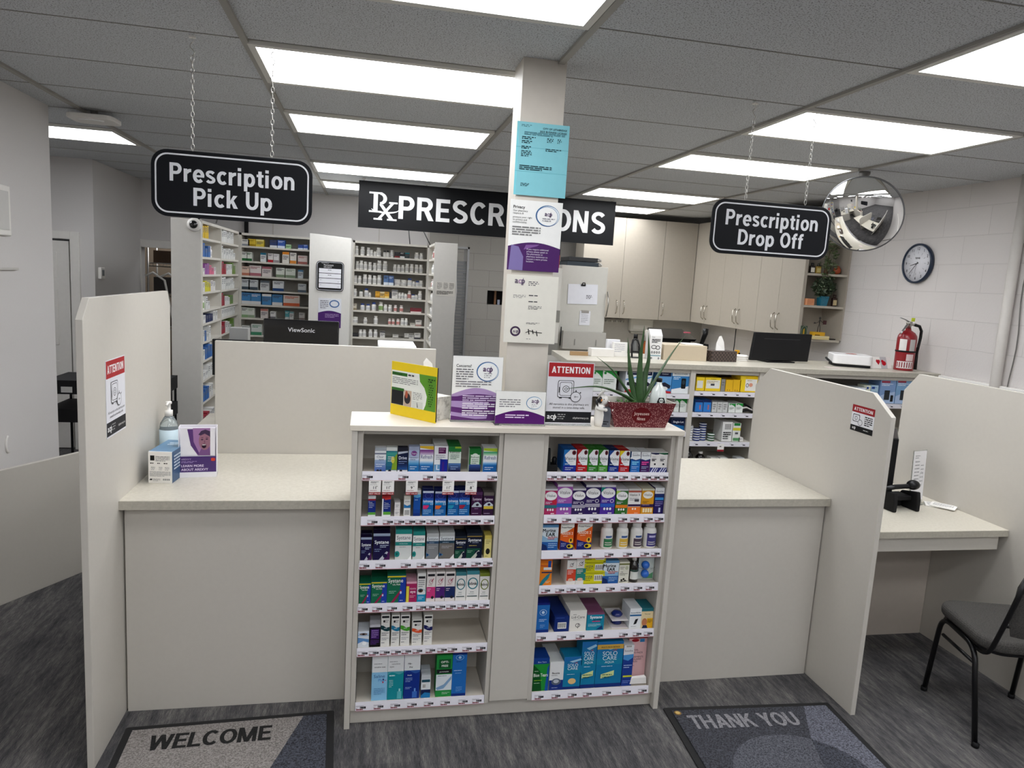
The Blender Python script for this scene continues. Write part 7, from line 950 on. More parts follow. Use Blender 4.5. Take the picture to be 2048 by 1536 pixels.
# goods on the back shelves
BK = [
('R', 0, 'b', -0.14, 0.039, 0.095),
('R', 0, 'b', -0.07, 0.04, 0.089),
('R', 0, 'b', -0.009, 0.034, 0.086),
('R', 0, 'b', 0.023, 0.03, 0.063),
('R', 0, 'b', 0.06, 0.032, 0.051),
('R', 0, 'b', 0.095, 0.045, 0.092),
('R', 0, 'K', 0.157, 0.031, 0.065),
('R', 0, 'K', 0.189, 0.032, 0.066),
('R', 0, 'b', 0.231, 0.036, 0.074),
('R', 0, 'x', 0.287, 0.053, 0.058, '1a1c20', '8a3a3c'),
('R', 0, 'x', 0.34, 0.048, 0.061, '16181c', 'd8d8d8'),
('R', 0, 'x', 0.39, 0.049, 0.058, '1f2f34', '2f8a94'),
('R', 0, 'b', 0.491, 0.045, 0.067),
('R', 0, 'b', 0.538, 0.033, 0.064),
('R', 1, 'b', -0.119, 0.035, 0.085),
('R', 1, 'b', -0.079, 0.037, 0.095),
('R', 1, 'b', -0.036, 0.036, 0.085),
('R', 1, 'b', 0.01, 0.036, 0.083),
('R', 1, 'b', 0.059, 0.036, 0.077),
('R', 1, 'b', 0.105, 0.044, 0.106),
('R', 1, 'b', 0.165, 0.045, 0.104),
('R', 1, 'b', 0.268, 0.034, 0.076),
('R', 1, 'b', 0.308, 0.034, 0.076),
('R', 1, 'b', 0.349, 0.034, 0.074),
('R', 1, 'b', 0.395, 0.038, 0.09),
('R', 1, 'b', 0.443, 0.039, 0.091),
('R', 1, 'b', 0.495, 0.039, 0.088),
('R', 1, 'b', 0.54, 0.037, 0.088),
('R', 2, 'b', -0.137, 0.035, 0.08),
('R', 2, 'b', -0.092, 0.035, 0.08),
('R', 2, 'b', -0.038, 0.041, 0.098),
('R', 2, 'b', 0.012, 0.038, 0.095),
('R', 2, 'b', 0.061, 0.038, 0.09),
('R', 2, 'b', 0.11, 0.042, 0.099),
('R', 2, 'x', 0.18, 0.049, 0.099, '5a7fb4', 'dfe6ee'),
('R', 2, 'x', 0.233, 0.05, 0.098, '4a6fae', 'dfe6ee'),
('R', 2, 'J', 0.298, 0.064, 0.066),
('R', 2, 'J', 0.367, 0.06, 0.064),
('R', 2, 'B', 0.429, 0.046, 0.084),
('R', 2, 'b', 0.47, 0.032, 0.054),
('R', 2, 'B', 0.508, 0.039, 0.06),
('R', 2, 'b', 0.547, 0.035, 0.067),
('R', 3, 'b', -0.136, 0.034, 0.08),
('R', 3, 'G', -0.073, 0.036, 0.069),
('R', 3, 'B', -0.019, 0.04, 0.088),
('R', 3, 'b', 0.017, 0.025, 0.048),
('R', 3, 'x', 0.097, 0.046, 0.064, 'e6ac2c', 'b88a2c'),
('R', 3, 'x', 0.146, 0.046, 0.062, 'd9b25c', 'efe6c6'),
('R', 3, 'x', 0.194, 0.046, 0.064, 'e6ac2c', 'f0d890'),
('R', 3, 'x', 0.233, 0.018, 0.059, '2a2c34', '4a4c54'),
('R', 3, 'x', 0.276, 0.061, 0.092, 'e4e2de', '8a8a8c'),
('R', 3, 'b', 0.326, 0.03, 0.065),
('R', 3, 'b', 0.359, 0.031, 0.064),
('R', 3, 'b', 0.391, 0.034, 0.055),
('R', 3, 'P', 0.429, 0.034, 0.089),
('R', 3, 'B', 0.471, 0.039, 0.054),
('R', 3, 'b', 0.504, 0.03, 0.049),
('R', 3, 'b', 0.542, 0.037, 0.093),
('R', 4, 'x', -0.137, 0.037, 0.064, 'd8d0c0', 'a89a80'),
('R', 4, 'B', -0.055, 0.042, 0.07),
('R', 4, 'B', 0.003, 0.042, 0.067),
('R', 4, 'B', 0.063, 0.044, 0.088),
('R', 4, 'N', 0.136, 0.045, 0.095),
('R', 4, 'b', 0.184, 0.036, 0.071),
('R', 4, 'b', 0.232, 0.037, 0.07),
('R', 4, 'P', 0.288, 0.032, 0.071),
('R', 4, 'P', 0.351, 0.035, 0.07),
('R', 4, 'x', 0.505, 0.116, 0.049, '8a2030', 'e6dcd8'),
('R', 5, 'J', -0.13, 0.05, 0.067),
('R', 5, 'b', -0.021, 0.036, 0.065),
('R', 5, 'b', 0.087, 0.04, 0.086),
('R', 5, 'P', 0.232, 0.03, 0.065),
('R', 5, 'P', 0.27, 0.03, 0.065),
('R', 5, 'P', 0.321, 0.035, 0.066),
('R', 5, 'b', 0.366, 0.037, 0.076),
('R', 5, 'b', 0.406, 0.033, 0.077),
('R', 5, 'x', 0.476, 0.051, 0.027, 'e6e2da', 'b0a89a'),
('R', 5, 'x', 0.537, 0.062, 0.064, 'e2ded8', 'b89a94'),
('R', 6, 'x', -0.121, 0.056, 0.033, '26262a', '4a4a4e'),
('R', 6, 'b', -0.068, 0.036, 0.076),
('R', 6, 'b', -0.028, 0.036, 0.076),
('R', 6, 'b', 0.036, 0.038, 0.082),
('R', 6, 'b', 0.089, 0.039, 0.082),
('R', 6, 'x', 0.161, 0.051, 0.068, 'd8d6d2', '5a5a5e'),
('R', 6, 'x', 0.299, 0.058, 0.038, 'd6d4ce', '9a9890'),
('R', 6, 'x', 0.416, 0.044, 0.055, 'd4d2cc', '8a8880'),
('R', 6, 'x', 0.467, 0.051, 0.055, 'd6d4d0', '8a8880'),
('R', 6, 'x', 0.53, 0.065, 0.064, 'd0ceca', '54545a'),
('L', 0, 'x', -1.24, 0.075, 0.064, 'e6e4e0', '9aa0a8'),
('L', 0, 'x', -1.164, 0.073, 0.071, 'e0c02c', 'b89a1c'),
('L', 0, 'x', -1.087, 0.076, 0.071, 'dcc43c', 'f0e6a0'),
('L', 0, 'x', -0.956, 0.07, 0.075, '26386c', 'e4e6ea'),
('L', 0, 'x', -0.88, 0.072, 0.079, '2c58b0', 'dfe8f6'),
('L', 0, 'x', -0.81, 0.051, 0.04, '9ac890', 'cfe6c6'),
('L', 0, 'x', -0.692, 0.047, 0.046, '24489c', 'dfe8f6'),
('L', 0, 'x', -0.642, 0.044, 0.05, '2c58b0', 'dfe8f6'),
('L', 1, 'x', -1.248, 0.055, 0.089, 'e4e6e0', '3a7a4c'),
('L', 1, 'x', -1.188, 0.05, 0.088, 'e4e6e0', '3a7a4c'),
('L', 1, 'x', -1.054, 0.053, 0.089, 'e2e6e8', '2a7a94'),
('L', 1, 'x', -0.983, 0.051, 0.089, 'e2dedc', 'b82c3c'),
('L', 1, 'x', -0.928, 0.052, 0.087, 'e2e0e0', 'a8a0a4'),
('L', 1, 'x', -0.835, 0.066, 0.112, 'ece8e0', 'e89a3c'),
('L', 1, 'x', -0.762, 0.061, 0.109, 'ece8e0', 'e8a04c'),
('L', 1, 'x', -0.67, 0.092, 0.087, 'e6d8d4', 'b87a74'),
('L', 2, 'x', -1.232, 0.08, 0.089, 'e6c9b8', 'c88a74'),
('L', 2, 'x', -1.13, 0.114, 0.103, 'e6dcda', 'b87a84'),
('L', 2, 'x', -1.018, 0.091, 0.098, 'e6dcda', 'b87a84'),
('L', 2, 'x', -0.886, 0.084, 0.095, 'dfe4dc', '94a48c'),
('L', 2, 'x', -0.787, 0.096, 0.094, 'dfe4dc', '94a48c'),
('L', 2, 'x', -0.687, 0.052, 0.087, 'dce4ea', '6a9ac0'),
('L', 3, 'x', -1.237, 0.08, 0.104, 'c9ced2', '54606c'),
('L', 3, 'x', -1.149, 0.089, 0.101, 'ccd0d4', '54606c'),
('L', 3, 'x', -1.037, 0.086, 0.099, 'cfd2d4', '6a747c'),
('L', 3, 'x', -0.904, 0.109, 0.102, 'dfe2e6', '34588c'),
('L', 3, 'x', -0.67, 0.081, 0.087, 'd8dce0', '7a8a9c'),
('L', 4, 'x', -1.223, 0.094, 0.114, '3f86c0', 'e6e6e6'),
('L', 4, 'x', -1.122, 0.1, 0.113, '3f86c0', 'e6e6e6'),
('L', 4, 'x', -1.016, 0.092, 0.111, '3f86c0', 'e6e6e6'),
('L', 4, 'x', -0.912, 0.101, 0.11, '3f86c0', 'e6e6e6'),
('L', 4, 'x', -0.772, 0.16, 0.11, 'e6d8d0', 'e07a54'),
('L', 5, 'x', -1.238, 0.064, 0.102, 'dfe4dc', '9ab890'),
('L', 5, 'x', -1.167, 0.066, 0.1, 'e2e4de', 'a8b8a0'),
('L', 5, 'x', -1.039, 0.071, 0.096, 'e4dcd8', 'c88a80'),
('L', 5, 'x', -0.953, 0.054, 0.074, 'e2e2e2', '8a8a90'),
('L', 5, 'x', -0.813, 0.042, 0.086, '4aa0a8', 'dfe8e8'),
('L', 5, 'x', -0.769, 0.04, 0.082, 'e2e4e4', '8ab0b4'),
('L', 5, 'x', -0.667, 0.057, 0.074, 'e2dedc', 'a89a98'),
('L', 6, 'x', -1.223, 0.084, 0.091, 'e2e6e2', '1f6a44'),
('L', 6, 'x', -1.114, 0.104, 0.111, 'e2e6e2', '5aa080')]
protos = {}
def pill(k):
    cap = {'b': 'f6f5f2', 'B': '2c4a94', 'K': '1a1a1c', 'G': '3a4a44', 'P': 'e6d8d8', 'N': 'eceae4', 'J': 'f0efea'}[k]; lb = {'b': 'b9b9bc', 'B': 'c4ccd8', 'K': 'e4e2de', 'G': 'c9c6bc', 'P': 'c88a86', 'N': '8fb070', 'J': 'cfcfd2'}[k]; body = 'f6f5f2' if k != 'K' else 'e0deda'
    b = B(); r = .5; b.lathe([(0, 0), (.47, 0), (.5, .03), (.5, .66), (.34, .76), (.33, .79)], M(body, .4), n=18)
    if k == 'J': b = B(); b.lathe([(0, 0), (.47, 0), (.5, .03), (.5, .66), (.46, .72)], M(body, .4), n=18); b.lathe([(0, .72), (.49, .72), (.49, .97), (.45, 1), (0, 1)], M(cap, .4), n=18)
    else: b.lathe([(0, .78), (.38, .78), (.39, .98), (.35, 1), (0, 1)], M(cap, .4), n=18)
    b.lathe([(.503, .12), (.506, .12), (.506, .58), (.503, .58)], M(lb if k in 'PN' else 'e6e6e4', .5), n=18, cap=False)
    for z0 in (.2, .3, .42): b.lathe([(.508, z0), (.51, z0), (.51, z0+.05), (.508, z0+.05)], M(lb if k != 'b' else 'b5b5b8', .5), n=18, cap=False)
    return b
CAPN = {'b': 'white', 'B': 'blue', 'K': 'black', 'G': 'green', 'P': 'pink', 'N': 'green labelled', 'J': 'wide jar'}
ORD = ['first', 'second', 'third', 'fourth', 'fifth', 'sixth', 'seventh', 'eighth', 'ninth', 'tenth', 'eleventh', 'twelfth', 'thirteenth', 'fourteenth', 'fifteenth', 'sixteenth', 'seventeenth']
def pillbottle(k, loc, w, h, lab, grp, rz=0):
    if k not in protos: o = pill(k).build('pill_bottle', loc=loc); protos[k] = o
    else: o = protos[k].copy(); C.objects.link(o); o.location = loc
    o.scale = (w*1.08, w*1.08, h); o.rotation_euler = (0, 0, rz); return tag(o, lab, 'pill bottle' if k != 'J' else 'jar', grp)
def cname(c):
    r, g, b_ = [int(c[i:i+2], 16) for i in (0, 2, 4)]; mx = max(r, g, b_); mn = min(r, g, b_)
    if mx-mn < 26: return 'black' if mx < 70 else 'dark grey' if mx < 130 else 'grey' if mx < 205 else 'white'
    if mx == b_: return ('pale ' if mn > 150 else 'navy ' if mx < 120 else '')+('blue' if mx >= 120 or mn > 150 else '')
    if mx == g: return ('pale ' if mn > 140 else '')+('green' if b_ < g-12 else 'teal')
    if g > r*.72 and b_ < 110: return 'yellow'
    if g > b_+18 and g > r*.45: return 'peach' if mn > 110 else 'orange'
    return 'pink' if mn > 110 else 'dark red' if mx < 170 else 'red'
SN = {'L': 'back shelving left of duty sign', 'R': 'back shelving right of duty sign'}; cnt = {}
for r in BK:
    s, i, k, x, w_, h_ = r[:6]; zz = (ZBL if s == 'L' else ZBR)[i]+.0005; key = (s, i); n = cnt[key] = cnt.get(key, -1)+1; w_ = max(.014, w_)
    x = max(-1.262+w_/2, min(-.548-w_/2, x)) if s == 'L' else max(-.152+w_/2, min(.594-w_/2, x)); h_ = min(h_, .125); g = 'goods on the '+SN[s]
    wher = '%s on %s shelf, %s' % (ORD[n], ORD[i], SN[s])
    if k == 'x':
        c, c2 = r[6:8]; b = B(); b.box(-w_/2, w_/2, 0, .09, 0, h_, M(c, .5)); v = (n*7+i*3) % 3
        face(b, (-w_/2, -.0004, 0), (1, 0, 0), (0, 0, 1), w_, h_, [('r', 0, 0, 1, .28, c2), ('l', .1, .82, .9, 2, .12, c2 if v else '5a5a60', .5)] if v < 2 else [('r', 0, .78, 1, 1, c2), ('l', .1, .6, .9, 3, .13, '6a6a70', .5)], .0004)
        tag(b.build('carton', loc=(x, 7.69, zz)), ('%s carton, %s' % (cname(c).strip(), wher)), 'carton', g)
    else:
        pillbottle(k, (x, 7.70+w_/2, zz), w_, h_, ('%s capped pill bottle, ' % CAPN[k] if k not in 'JN' else ('wide white jar, ' if k == 'J' else 'green labelled pill bottle, '))+wher, g)
# left edge-on shelving: cartons and bottles by bay
rnd.seed(3)
SIDE = [[('y', 3), ('k', 1)], [('u', 3), ('b', 2)], [('m', 6)], [('m', 6)], [('t', 2), ('w', 2)], [('w', 1), ('d', 3), ('w', 2)], [('w', 1), ('u', 1), ('w', 2)], [('w', 1), ('u', 3), ('b', 3)], [('w', 6)], [('u', 3), ('w', 2)], [('r', 3), ('w', 2)]]
COLS = {'y': 'dcb820', 'u': '3a6cb0', 'w': 'e2e2e0', 't': '2f9a94', 'd': '22305c', 'r': 'a02c3c', 'g': '6a8a3c'}
def sidebox(y, w_, d, h_, z, c, lab, grp, xf=-1.285, sgn=-1):
    b = B(); b.box(-w_/2, w_/2, 0, d, 0, h_, M(c, .5)); face(b, (-w_/2, -.0004, 0), (1, 0, 0), (0, 0, 1), w_, h_, [('l', .1, .8, .9, 3, .15, '8a8a90' if c != '8a8a90' else 'dddddd', .5)], .0004)
    return tag(b.build('carton', loc=(xf, y, z), rot=(0, 0, radians(90) if sgn < 0 else radians(-90))), lab, 'carton', grp)
for bay, (y0, y1) in enumerate(((6.05, 6.74), (6.80, 7.60))):
    for i, z in enumerate(ZS[:11 if bay == 0 else 7]):
        spec = SIDE[i] if bay == 0 else [('w', 7)] if i in (0, 1, 3, 5) else [('r', 2), ('w', 3), ('g', 2)]
        y = y0+.02; n = 0; where = '%s shelf, %s bay of the edge on shelving' % (ORD[i], 'front' if bay == 0 else 'rear'); g = 'goods on the edge on shelving at the left'
        for k, c in spec:
            for j in range(c):
                w_ = rnd.uniform(.05, .095); h_ = min(rnd.uniform(.06, .115), (ZS[i-1]-z if i else .13)-.028)
                if y+w_ > y1: break
                if k in 'bkt': pillbottle({'b': 'b', 'k': 'K', 't': 'N'}[k], (-1.32, y+.03, z+.0005), .045, h_, 'bottle %s from the front, %s' % (ORD[n], where), g); y += .055
                elif k == 'm':
                    cc = rnd.choice(['dcc83c', 'd86a8a', 'e6e4e2', '9a5aa0', 'd8d23c', 'e2dede']); sidebox(y+w_/2, w_, .11, h_*.8, z+.0005, cc, '%s carton, %s from the front, %s' % (cname(cc).strip(), ORD[n], where), g); y += w_+.006
                else: sidebox(y+w_/2, w_, .12, h_ if k != 'd' else .06, z+.0005, COLS[k], '%s carton, %s from the front, %s' % (cname(COLS[k]).strip(), ORD[n], where), g); y += w_+rnd.uniform(.004, .03)
                n += 1
for i, z in enumerate(ZBR[:7]):
    for j in range(4):
        y = 7.07+j*.13; where = '%s shelf of the narrow shelving facing left' % ORD[i]; pillbottle('bbPbKbb'[(i*3+j) % 7], (.655+.01*(j % 2), y, z+.0005), .05+.01*((i+j) % 2), .07+.02*((i*2+j) % 3), '%s pill bottle from the front, %s' % (ORD[j], where), 'bottles on the narrow side shelving')
# duty sign, college sheet, taped notes
t = thing('duty_sign', 'black framed sign with four white name slots on the tall white panel', 'sign', (-.347, 6.797, 1.652))
B().prism(rrect(-.122, .122, 0, .268, .03, 5), 'y', -.006, 0, BLACK).build('board', t)
b = B(); o_ = rrect(-.116, .116, .006, .262, .025, 5); i_ = rrect(-.112, .112, .01, .258, .022, 5); n = len(o_); b.add([(a, -.0068, c) for a, c in o_]+[(a, -.0068, c) for a, c in i_], [(j, (j+1) % n, n+(j+1) % n, n+j) for j in range(n)], M('c9ccd2', .4)); b.build('border_line', t)
for k in range(4):
    b = B(); z0 = .028+k*.045; b.box(-.098, .098, -.009, -.006, z0, z0+.04, M('e9eaf0', .4)); face(b, (-.098, -.0093, z0), (1, 0, 0), (0, 0, 1), .196, .04, [('l', .4, .6, .65, 1, .2, '6a6a74', .6)] if k > 1 else [('l', .05, .6, .15, 1, .15, '8a8a94', .6), ('l', .85, .3, .95, 1, .15, '8a8a94', .6)], .0004); b.build('name_slot', t)
b = B(); face(b, (-.1, -.007, .205), (1, 0, 0), (0, 0, 1), .2, .055, [('t', 'PharmaChoice', .12, .78, .14, 'e6e6ea', 'l', .6, .01), ('t', 'Pharmacist(s)', .22, .44, .2, 'f0f0f2', 'l', .7, .02), ('t', 'ON DUTY', .22, .1, .2, 'f0f0f2', 'l', .5, .02)], .0004); b.build('lettering', t)
b = B(); b.box(0, .205, 0, .0015, 0, .27, M('e2e4ea', .5)); face(b, (0, -.0004, 0), (1, 0, 0), (0, 0, 1), .205, .27, [('p', [(0, 0), (1, 0)]+[(1-i/12, .5+.08*sin(pi*i/12)) for i in range(13)], '5a2f7a'), ('o', .7, .82, .22, .13, .05, '5f7fae'), ('l', .08, .9, .45, 5, .06, '8a8a94', .4), ('l', .3, .45, .9, 3, .05, 'b9a0cc', .4)], .0004)
tag(b.build('college_sheet', loc=(-.446, 6.7975, 1.315)), 'white and purple college sheet below the duty sign', 'notice')
b = B(); b.box(0, .05, 0, .0015, 0, .19, M('dedcd4', .6)); tag(b.build('paper_strip', loc=(-.59, 7.655, 1.56)), 'narrow pale paper strip hanging at the edge of the left back shelving', 'paper')
b = B(); b.box(0, .185, 0, .001, 0, .135, M('bcb8b0', .6)); face(b, (0, -.0004, 0), (1, 0, 0), (0, 0, 1), .185, .135, [('l', .06, .9, .3, 6, .08, '7f7c78', .5), ('l', .4, .9, .62, 6, .08, '7f7c78', .5), ('l', .7, .9, .94, 6, .08, '7f7c78', .5), ('l', .05, .3, .9, 3, .09, '77746f', .6)], .0004)
tag(b.build('taped_notice', loc=(.636, 6.9285, 1.66)), 'faded printed notice taped across the grey end panel', 'notice')
t = thing('dome_camera', 'white dome security camera with a black lens on the pale end panel', 'security camera', (-1.325, 5.974, 2.125))
b = B(); b.lathe([(0, 0), (.052, 0), (.05, -.02), (.04, -.03), (0, -.03)], WHITE, axis='y', n=24); b.build('base', t); b = B(); b.ball((0, -.03, 0), .031, M('121216', .08, coat=.6), 1, .8, 1); b.build('lens_dome', t)
o = B().tube([(-1.30, 5.99, 2.17), (-1.26, 6.05, 2.22), (-1.20, 6.2, 2.20), (-1.24, 6.35, 2.17)], .006, BLACK).build('camera_cable'); tag(o, 'loose black cable looping over the top of the left shelving', 'cable')
o = B().box(-1.40, -1.36, 8.70, 8.74, 2.05, CEIL, BLACKM).build('cable_duct'); tag(o, 'black vertical duct on the back wall above the left shelving', 'cable duct')
for k, x in enumerate((.43, .56)):
    o = B().tube([(x, 8.2, CEIL), (x-.02, 8.1, 2.4), (x+(.08 if k else -.01), 7.8, 2.165)], .005, BLACK).build('ceiling_cable'); tag(o, ('left' if k == 0 else 'right')+' of two thin black cables dropping behind the long prescriptions sign', 'cable')

# ------------------------------------------------------------------ dispensary desk and its machines
t = thing('dispensary_desk', 'work desk hidden behind the privacy screen', 'desk', (-.15, 3.72, 0)); B().box(-.8, .47, 0, .95, .87, .91, M_TOP).build('worktop', t); B().box(-.8, -.78, 0, .9, 0, .87, M_LAM).build('leg_panel', t); B().box(.44, .46, 0.02, .9, 0, .87, M_LAM).build('leg_panel', t)
t = thing('monitor', 'black monitor with white maker name seen from behind over the privacy screen', 'monitor', (-.367, 4.22, .91), radians(-2))
b = B(); b.box(-.208, .208, 0, .03, .31, .64, M('0c0c0e', .12, coat=.3)); b.build('screen_housing', t, bevel=.006); b = B(); b.text('ViewSonic', (0, -.0006, .572), (1, 0, 0), (0, 0, 1), .024, M('c9c9cc', .4), 'c', None, .02, wfix=.148); b.build('lettering', t)
b = B(); b.box(-.03, .03, .0, .03, .02, .33, BLACK); b.box(-.12, .12, -.06, .12, 0, .02, BLACK); b.build('stand', t)
t = thing('monitor', 'low black screen edge just above the left end of the privacy screen', 'monitor', (-.765, 4.42, .91)); B().box(-.12, .12, 0, .03, .28, .492, BLACK).build('screen_housing', t); b = B(); b.box(-.02, .02, 0, .03, .01, .3, BLACK); b.box(-.09, .09, -.05, .1, 0, .012, BLACK); b.build('stand', t)
tag(B().box(-.81, -.705, 4.53, 4.62, .9102, 1.463, M('9a9a98', .4)).build('filing_box'), 'grey box rising behind the low black screen edge', 'box')
tag(B().box(.06, .26, 3.80, 4.1, .9102, 1.466, M('f0f0f2', .4)).build('label_printer', bevel=.004), 'white machine top just visible above the right part of the privacy screen', 'printer')
# ------------------------------------------------------------------ back counter with shelves below
t = thing('back_counter', 'long grey edged counter with open product shelves below, running to the right wall', 'counter', (2.7, 4.5, 0)); X = lambda x: x-2.7; ZC = 1.352
b = B(); b.prism([(X(1.292), -.02), (X(4.148), -.02), (X(4.148), .62), (X(1.35), .62)], 'z', 1.316, ZC, M_EDGE, M_TOP); b.build('worktop', t, bevel=.002)
B().box(X(1.42), X(4.148), .44, .46, 0, 1.315, M_LAM).build('back_panel', t)
UPR = [(1.44, 1.475), (2.182, 2.218), (2.70, 2.735), (3.065, 3.10), (4.11, 4.148)]
for a, c in UPR: B().box(X(a), X(c), 0, .44, 0, 1.315, M_LAM).build('upright', t)
BAY = [(1.475, 2.182, [1.14, 1.012, .874, .60, .3]), (2.218, 2.70, [1.164, 1.015, .808, .64, .3]), (2.735, 3.065, [1.14, .9]), (3.10, 4.11, [1.111, .882, .6])]
for a, c, zs in BAY:
    for z in zs:
        B().box(X(a), X(c), .01, .44, z-.018, z, SH).build('shelf', t); b = B(); b.box(X(a), X(c), -.004, .008, z-.028, z+.004, TAGW)
        for i in range(int((c-a)/.09)): face(b, (X(a)+.03+i*.09, -.0045, z-.024), (1, 0, 0), (0, 0, 1), .035, .022, [('l', .05, .7, .8, 1, .2, '8d8b96', .4), ('r', .4, .25, .95, .55, '3a3a44')], .0004)
        b.build('price_strip', t)
B().box(X(1.44), X(4.14), .01, .03, 1.288, 1.315, M_LAM).build('top_rail', t)
BC = [
(1.607, 0.098, 1.147, 0.142, 'dfe4e0', 'g'),
(1.524, 0.063, 1.145, 0.141, 'dfe4e0', 'g'),
(1.562, 0.11, 1.124, 0.057, '18181a', 'k'),
(1.773, 0.106, 1.13, 0.16, 'e0e4ec', 'm'),
(1.872, 0.083, 1.132, 0.16, 'dfe4ec', 'm'),
(2.004, 0.097, 1.136, 0.156, '5a9ad4', 'm'),
(2.125, 0.125, 1.136, 0.155, '2a7ab8', 'a'),
(2.111, 0.041, 1.004, 0.089, 'dfe4e0', 'g'),
(2.165, 0.056, 1.003, 0.091, 'dfe4e0', 'g'),
(2.143, 0.099, 0.874, 0.098, '1f2c54', 's'),
(2.268, 0.062, 1.171, 0.094, 'e8c81c', 'y1'),
(2.362, 0.116, 1.17, 0.094, 'e8c81c', 'y2'),
(2.439, 0.03, 1.171, 0.085, '8a8884', 'p'),
(2.486, 0.054, 1.171, 0.082, 'e0b010', 'y3'),
(2.544, 0.057, 1.171, 0.084, 'e0b010', 'y3'),
(2.662, 0.132, 1.165, 0.114, 'eccb1c', 'y4'),
(2.273, 0.057, 1.014, 0.083, '2f6fb8', 'c'),
(2.335, 0.058, 1.014, 0.085, '2f6fb8', 'c'),
(2.39, 0.037, 1.017, 0.072, 'c6c8c6', 'gr'),
(2.431, 0.038, 1.017, 0.073, 'c6c8c6', 'gr'),
(2.471, 0.038, 1.018, 0.073, 'c6c8c6', 'gr'),
(2.524, 0.05, 1.016, 0.064, 'dfe4e0', 'g'),
(2.58, 0.054, 1.015, 0.067, 'dfe4e0', 'g'),
(2.506, 0.075, 0.807, 0.14, 'e6e6e4', 'bc'),
(2.579, 0.059, 0.806, 0.132, 'e4e6e0', 'yg'),
(2.618, 0.035, 0.807, 0.029, 'e2e0dc', 'p'),
(3.209, 0.123, 1.158, 0.134, 'dfe4ea', 'w'),
(3.37, 0.067, 1.163, 0.115, '22305c', 'n'),
(3.488, 0.161, 1.166, 0.11, 'dfe6ee', 'w'),
(3.591, 0.035, 1.164, 0.128, 'd8dcc8', 'w'),
(3.643, 0.058, 1.165, 0.131, 'a8c8dc', 'w'),
(3.752, 0.128, 1.113, 0.177, '7a9ac8', 'o'),
(3.886, 0.127, 1.111, 0.183, '7aa4cc', 'o')]
NM = {'g': 'white carton with a green top corner', 'm': 'white carton with a navy title bar', 'a': 'bright blue carton with a black meter', 'k': 'low black case', 's': 'navy carton with white lettering', 'y1': 'yellow edged carton partly hidden by the upright', 'y2': 'wide yellow and white carton',
      'y3': 'plain yellow upright carton', 'y4': 'large yellow carton with a watch picture', 'p': 'small grey carton', 'c': 'blue carton with a navy top', 'gr': 'small grey carton', 'bc': 'white striped carton', 'yg': 'white carton with a green top edge', 'w': 'white carton with a blue title', 'n': 'navy carton lying flat', 'o': 'blue monitor carton with a device picture'}
OPS = {'g': [('p', [(0, 1), (1, 1), (1, .62), (.6, .82)], '2f9a48'), ('p', rrect(.08, .25, .82, .94, .03, 2), '2f9a48'), ('l', .1, .55, .8, 3, .09, '8a9a8c', .4)], 'm': [('r', .08, .74, .94, .93, '16204c'), ('t', 'Contour', .5, .82, .06, 'e6e9f2', 'c', .7), ('p', [(.1, .3), (.9, .2), (.95, .34), (.5, .48), (.1, .42)], '2a2c40'), ('e', .45, .2, .3, .09, 'e6e6e6'), ('p', [(0, 0), (1, 0), (1, .08), (0, .14)], 'c23038'), ('p', [(0, .5), (1, .66), (1, .72), (0, .56)], '7aaede')],
       'a': [('r', 0, .78, 1, 1, 'eaeef0'), ('t', 'ACCU-CHEK', .5, .84, .08, '2a2a30', 'c', .8, .01), ('p', [(0, 0), (1, 0), (1, .34), (0, .18)], 'eaeef0'), ('p', rrect(.55, .82, .22, .68, .05, 4), '16181c'), ('e', .68, .5, .09, .1, '3a4a54'), ('l', .08, .7, .5, 2, .07, 'cfe6f4', .5)], 'k': [], 's': [('r', .06, .06, .94, .9, '16244c'), ('t', 'Single-Let', .5, .62, .14, 'eef2f6', 'c', .8, .02), ('p', [(.06, .06), (.94, .06), (.94, .4), (.06, .5)], '2f7ab0')],
       'y1': [('r', .1, .2, .8, .75, 'e2e2dc')], 'y2': [('r', .06, .2, .94, .82, 'e6e6e0'), ('r', .35, .4, .6, .55, '5a5a60'), ('l', .1, .7, .8, 2, .1, 'b09a1c', .4), ('t', 'FreeStyle', .5, .86, .08, '7a6a10', 'c', .5)], 'y3': [('e', .3, .12, .05, .04, '2a2a20'), ('e', .6, .12, .05, .04, '2a2a20')], 'y4': [('r', .3, .08, .97, .9, 'e9e7e2'), ('r', .3, .8, .97, .97, 'eccb1c'), ('o', .42, .42, .08, .13, .03, '2a2a34'), ('e', .62, .45, .11, .12, 'e0a890'), ('l', .4, .7, .8, 1, .08, 'b09a1c')],
       'p': [('l', .2, .7, .8, 2, .2, '77777a', .4)], 'c': [('r', .08, .08, .92, .78, '3f8ad0'), ('r', .0, .82, 1, 1, '1c2c64'), ('r', .55, .2, .75, .6, 'b07a8c')], 'gr': [('l', .2, .7, .8, 3, .2, '8f908f', .5)], 'bc': [('b', .2, .56, .9, .95), ('l', .1, .42, .9, 3, .1, '3a3a3c', .6), ('l', .1, .12, .9, 1, .05, '3a3a3c', .9)],
       'yg': [('r', .1, .86, .9, 1, '2f8a4c'), ('r', .0, .6, 1, .75, 'dcd44a'), ('r', .3, .4, .7, .5, '6a6a70'), ('r', .1, .04, .9, .2, '6aa070')], 'w': [('r', .06, .8, .5, .92, '24509c'), ('l', .55, .86, .9, 1, .06, '24509c'), ('l', .1, .6, .9, 2, .12, '9ab0cc', .4)], 'n': [('l', .2, .7, .8, 1, .1, '8a94c0')], 'o': [('r', .05, .86, .6, .94, 'b04a5c'), ('l', .08, .8, .8, 2, .06, 'dfe8f4', .5), ('p', [(0, 0), (1, 0), (1, .5), (.4, .42), (0, .3)], 'b9cce6'), ('r', .3, .15, .65, .55, '3a4046'), ('r', .72, .08, .9, .35, '1a1a1e')]}
cn = {}
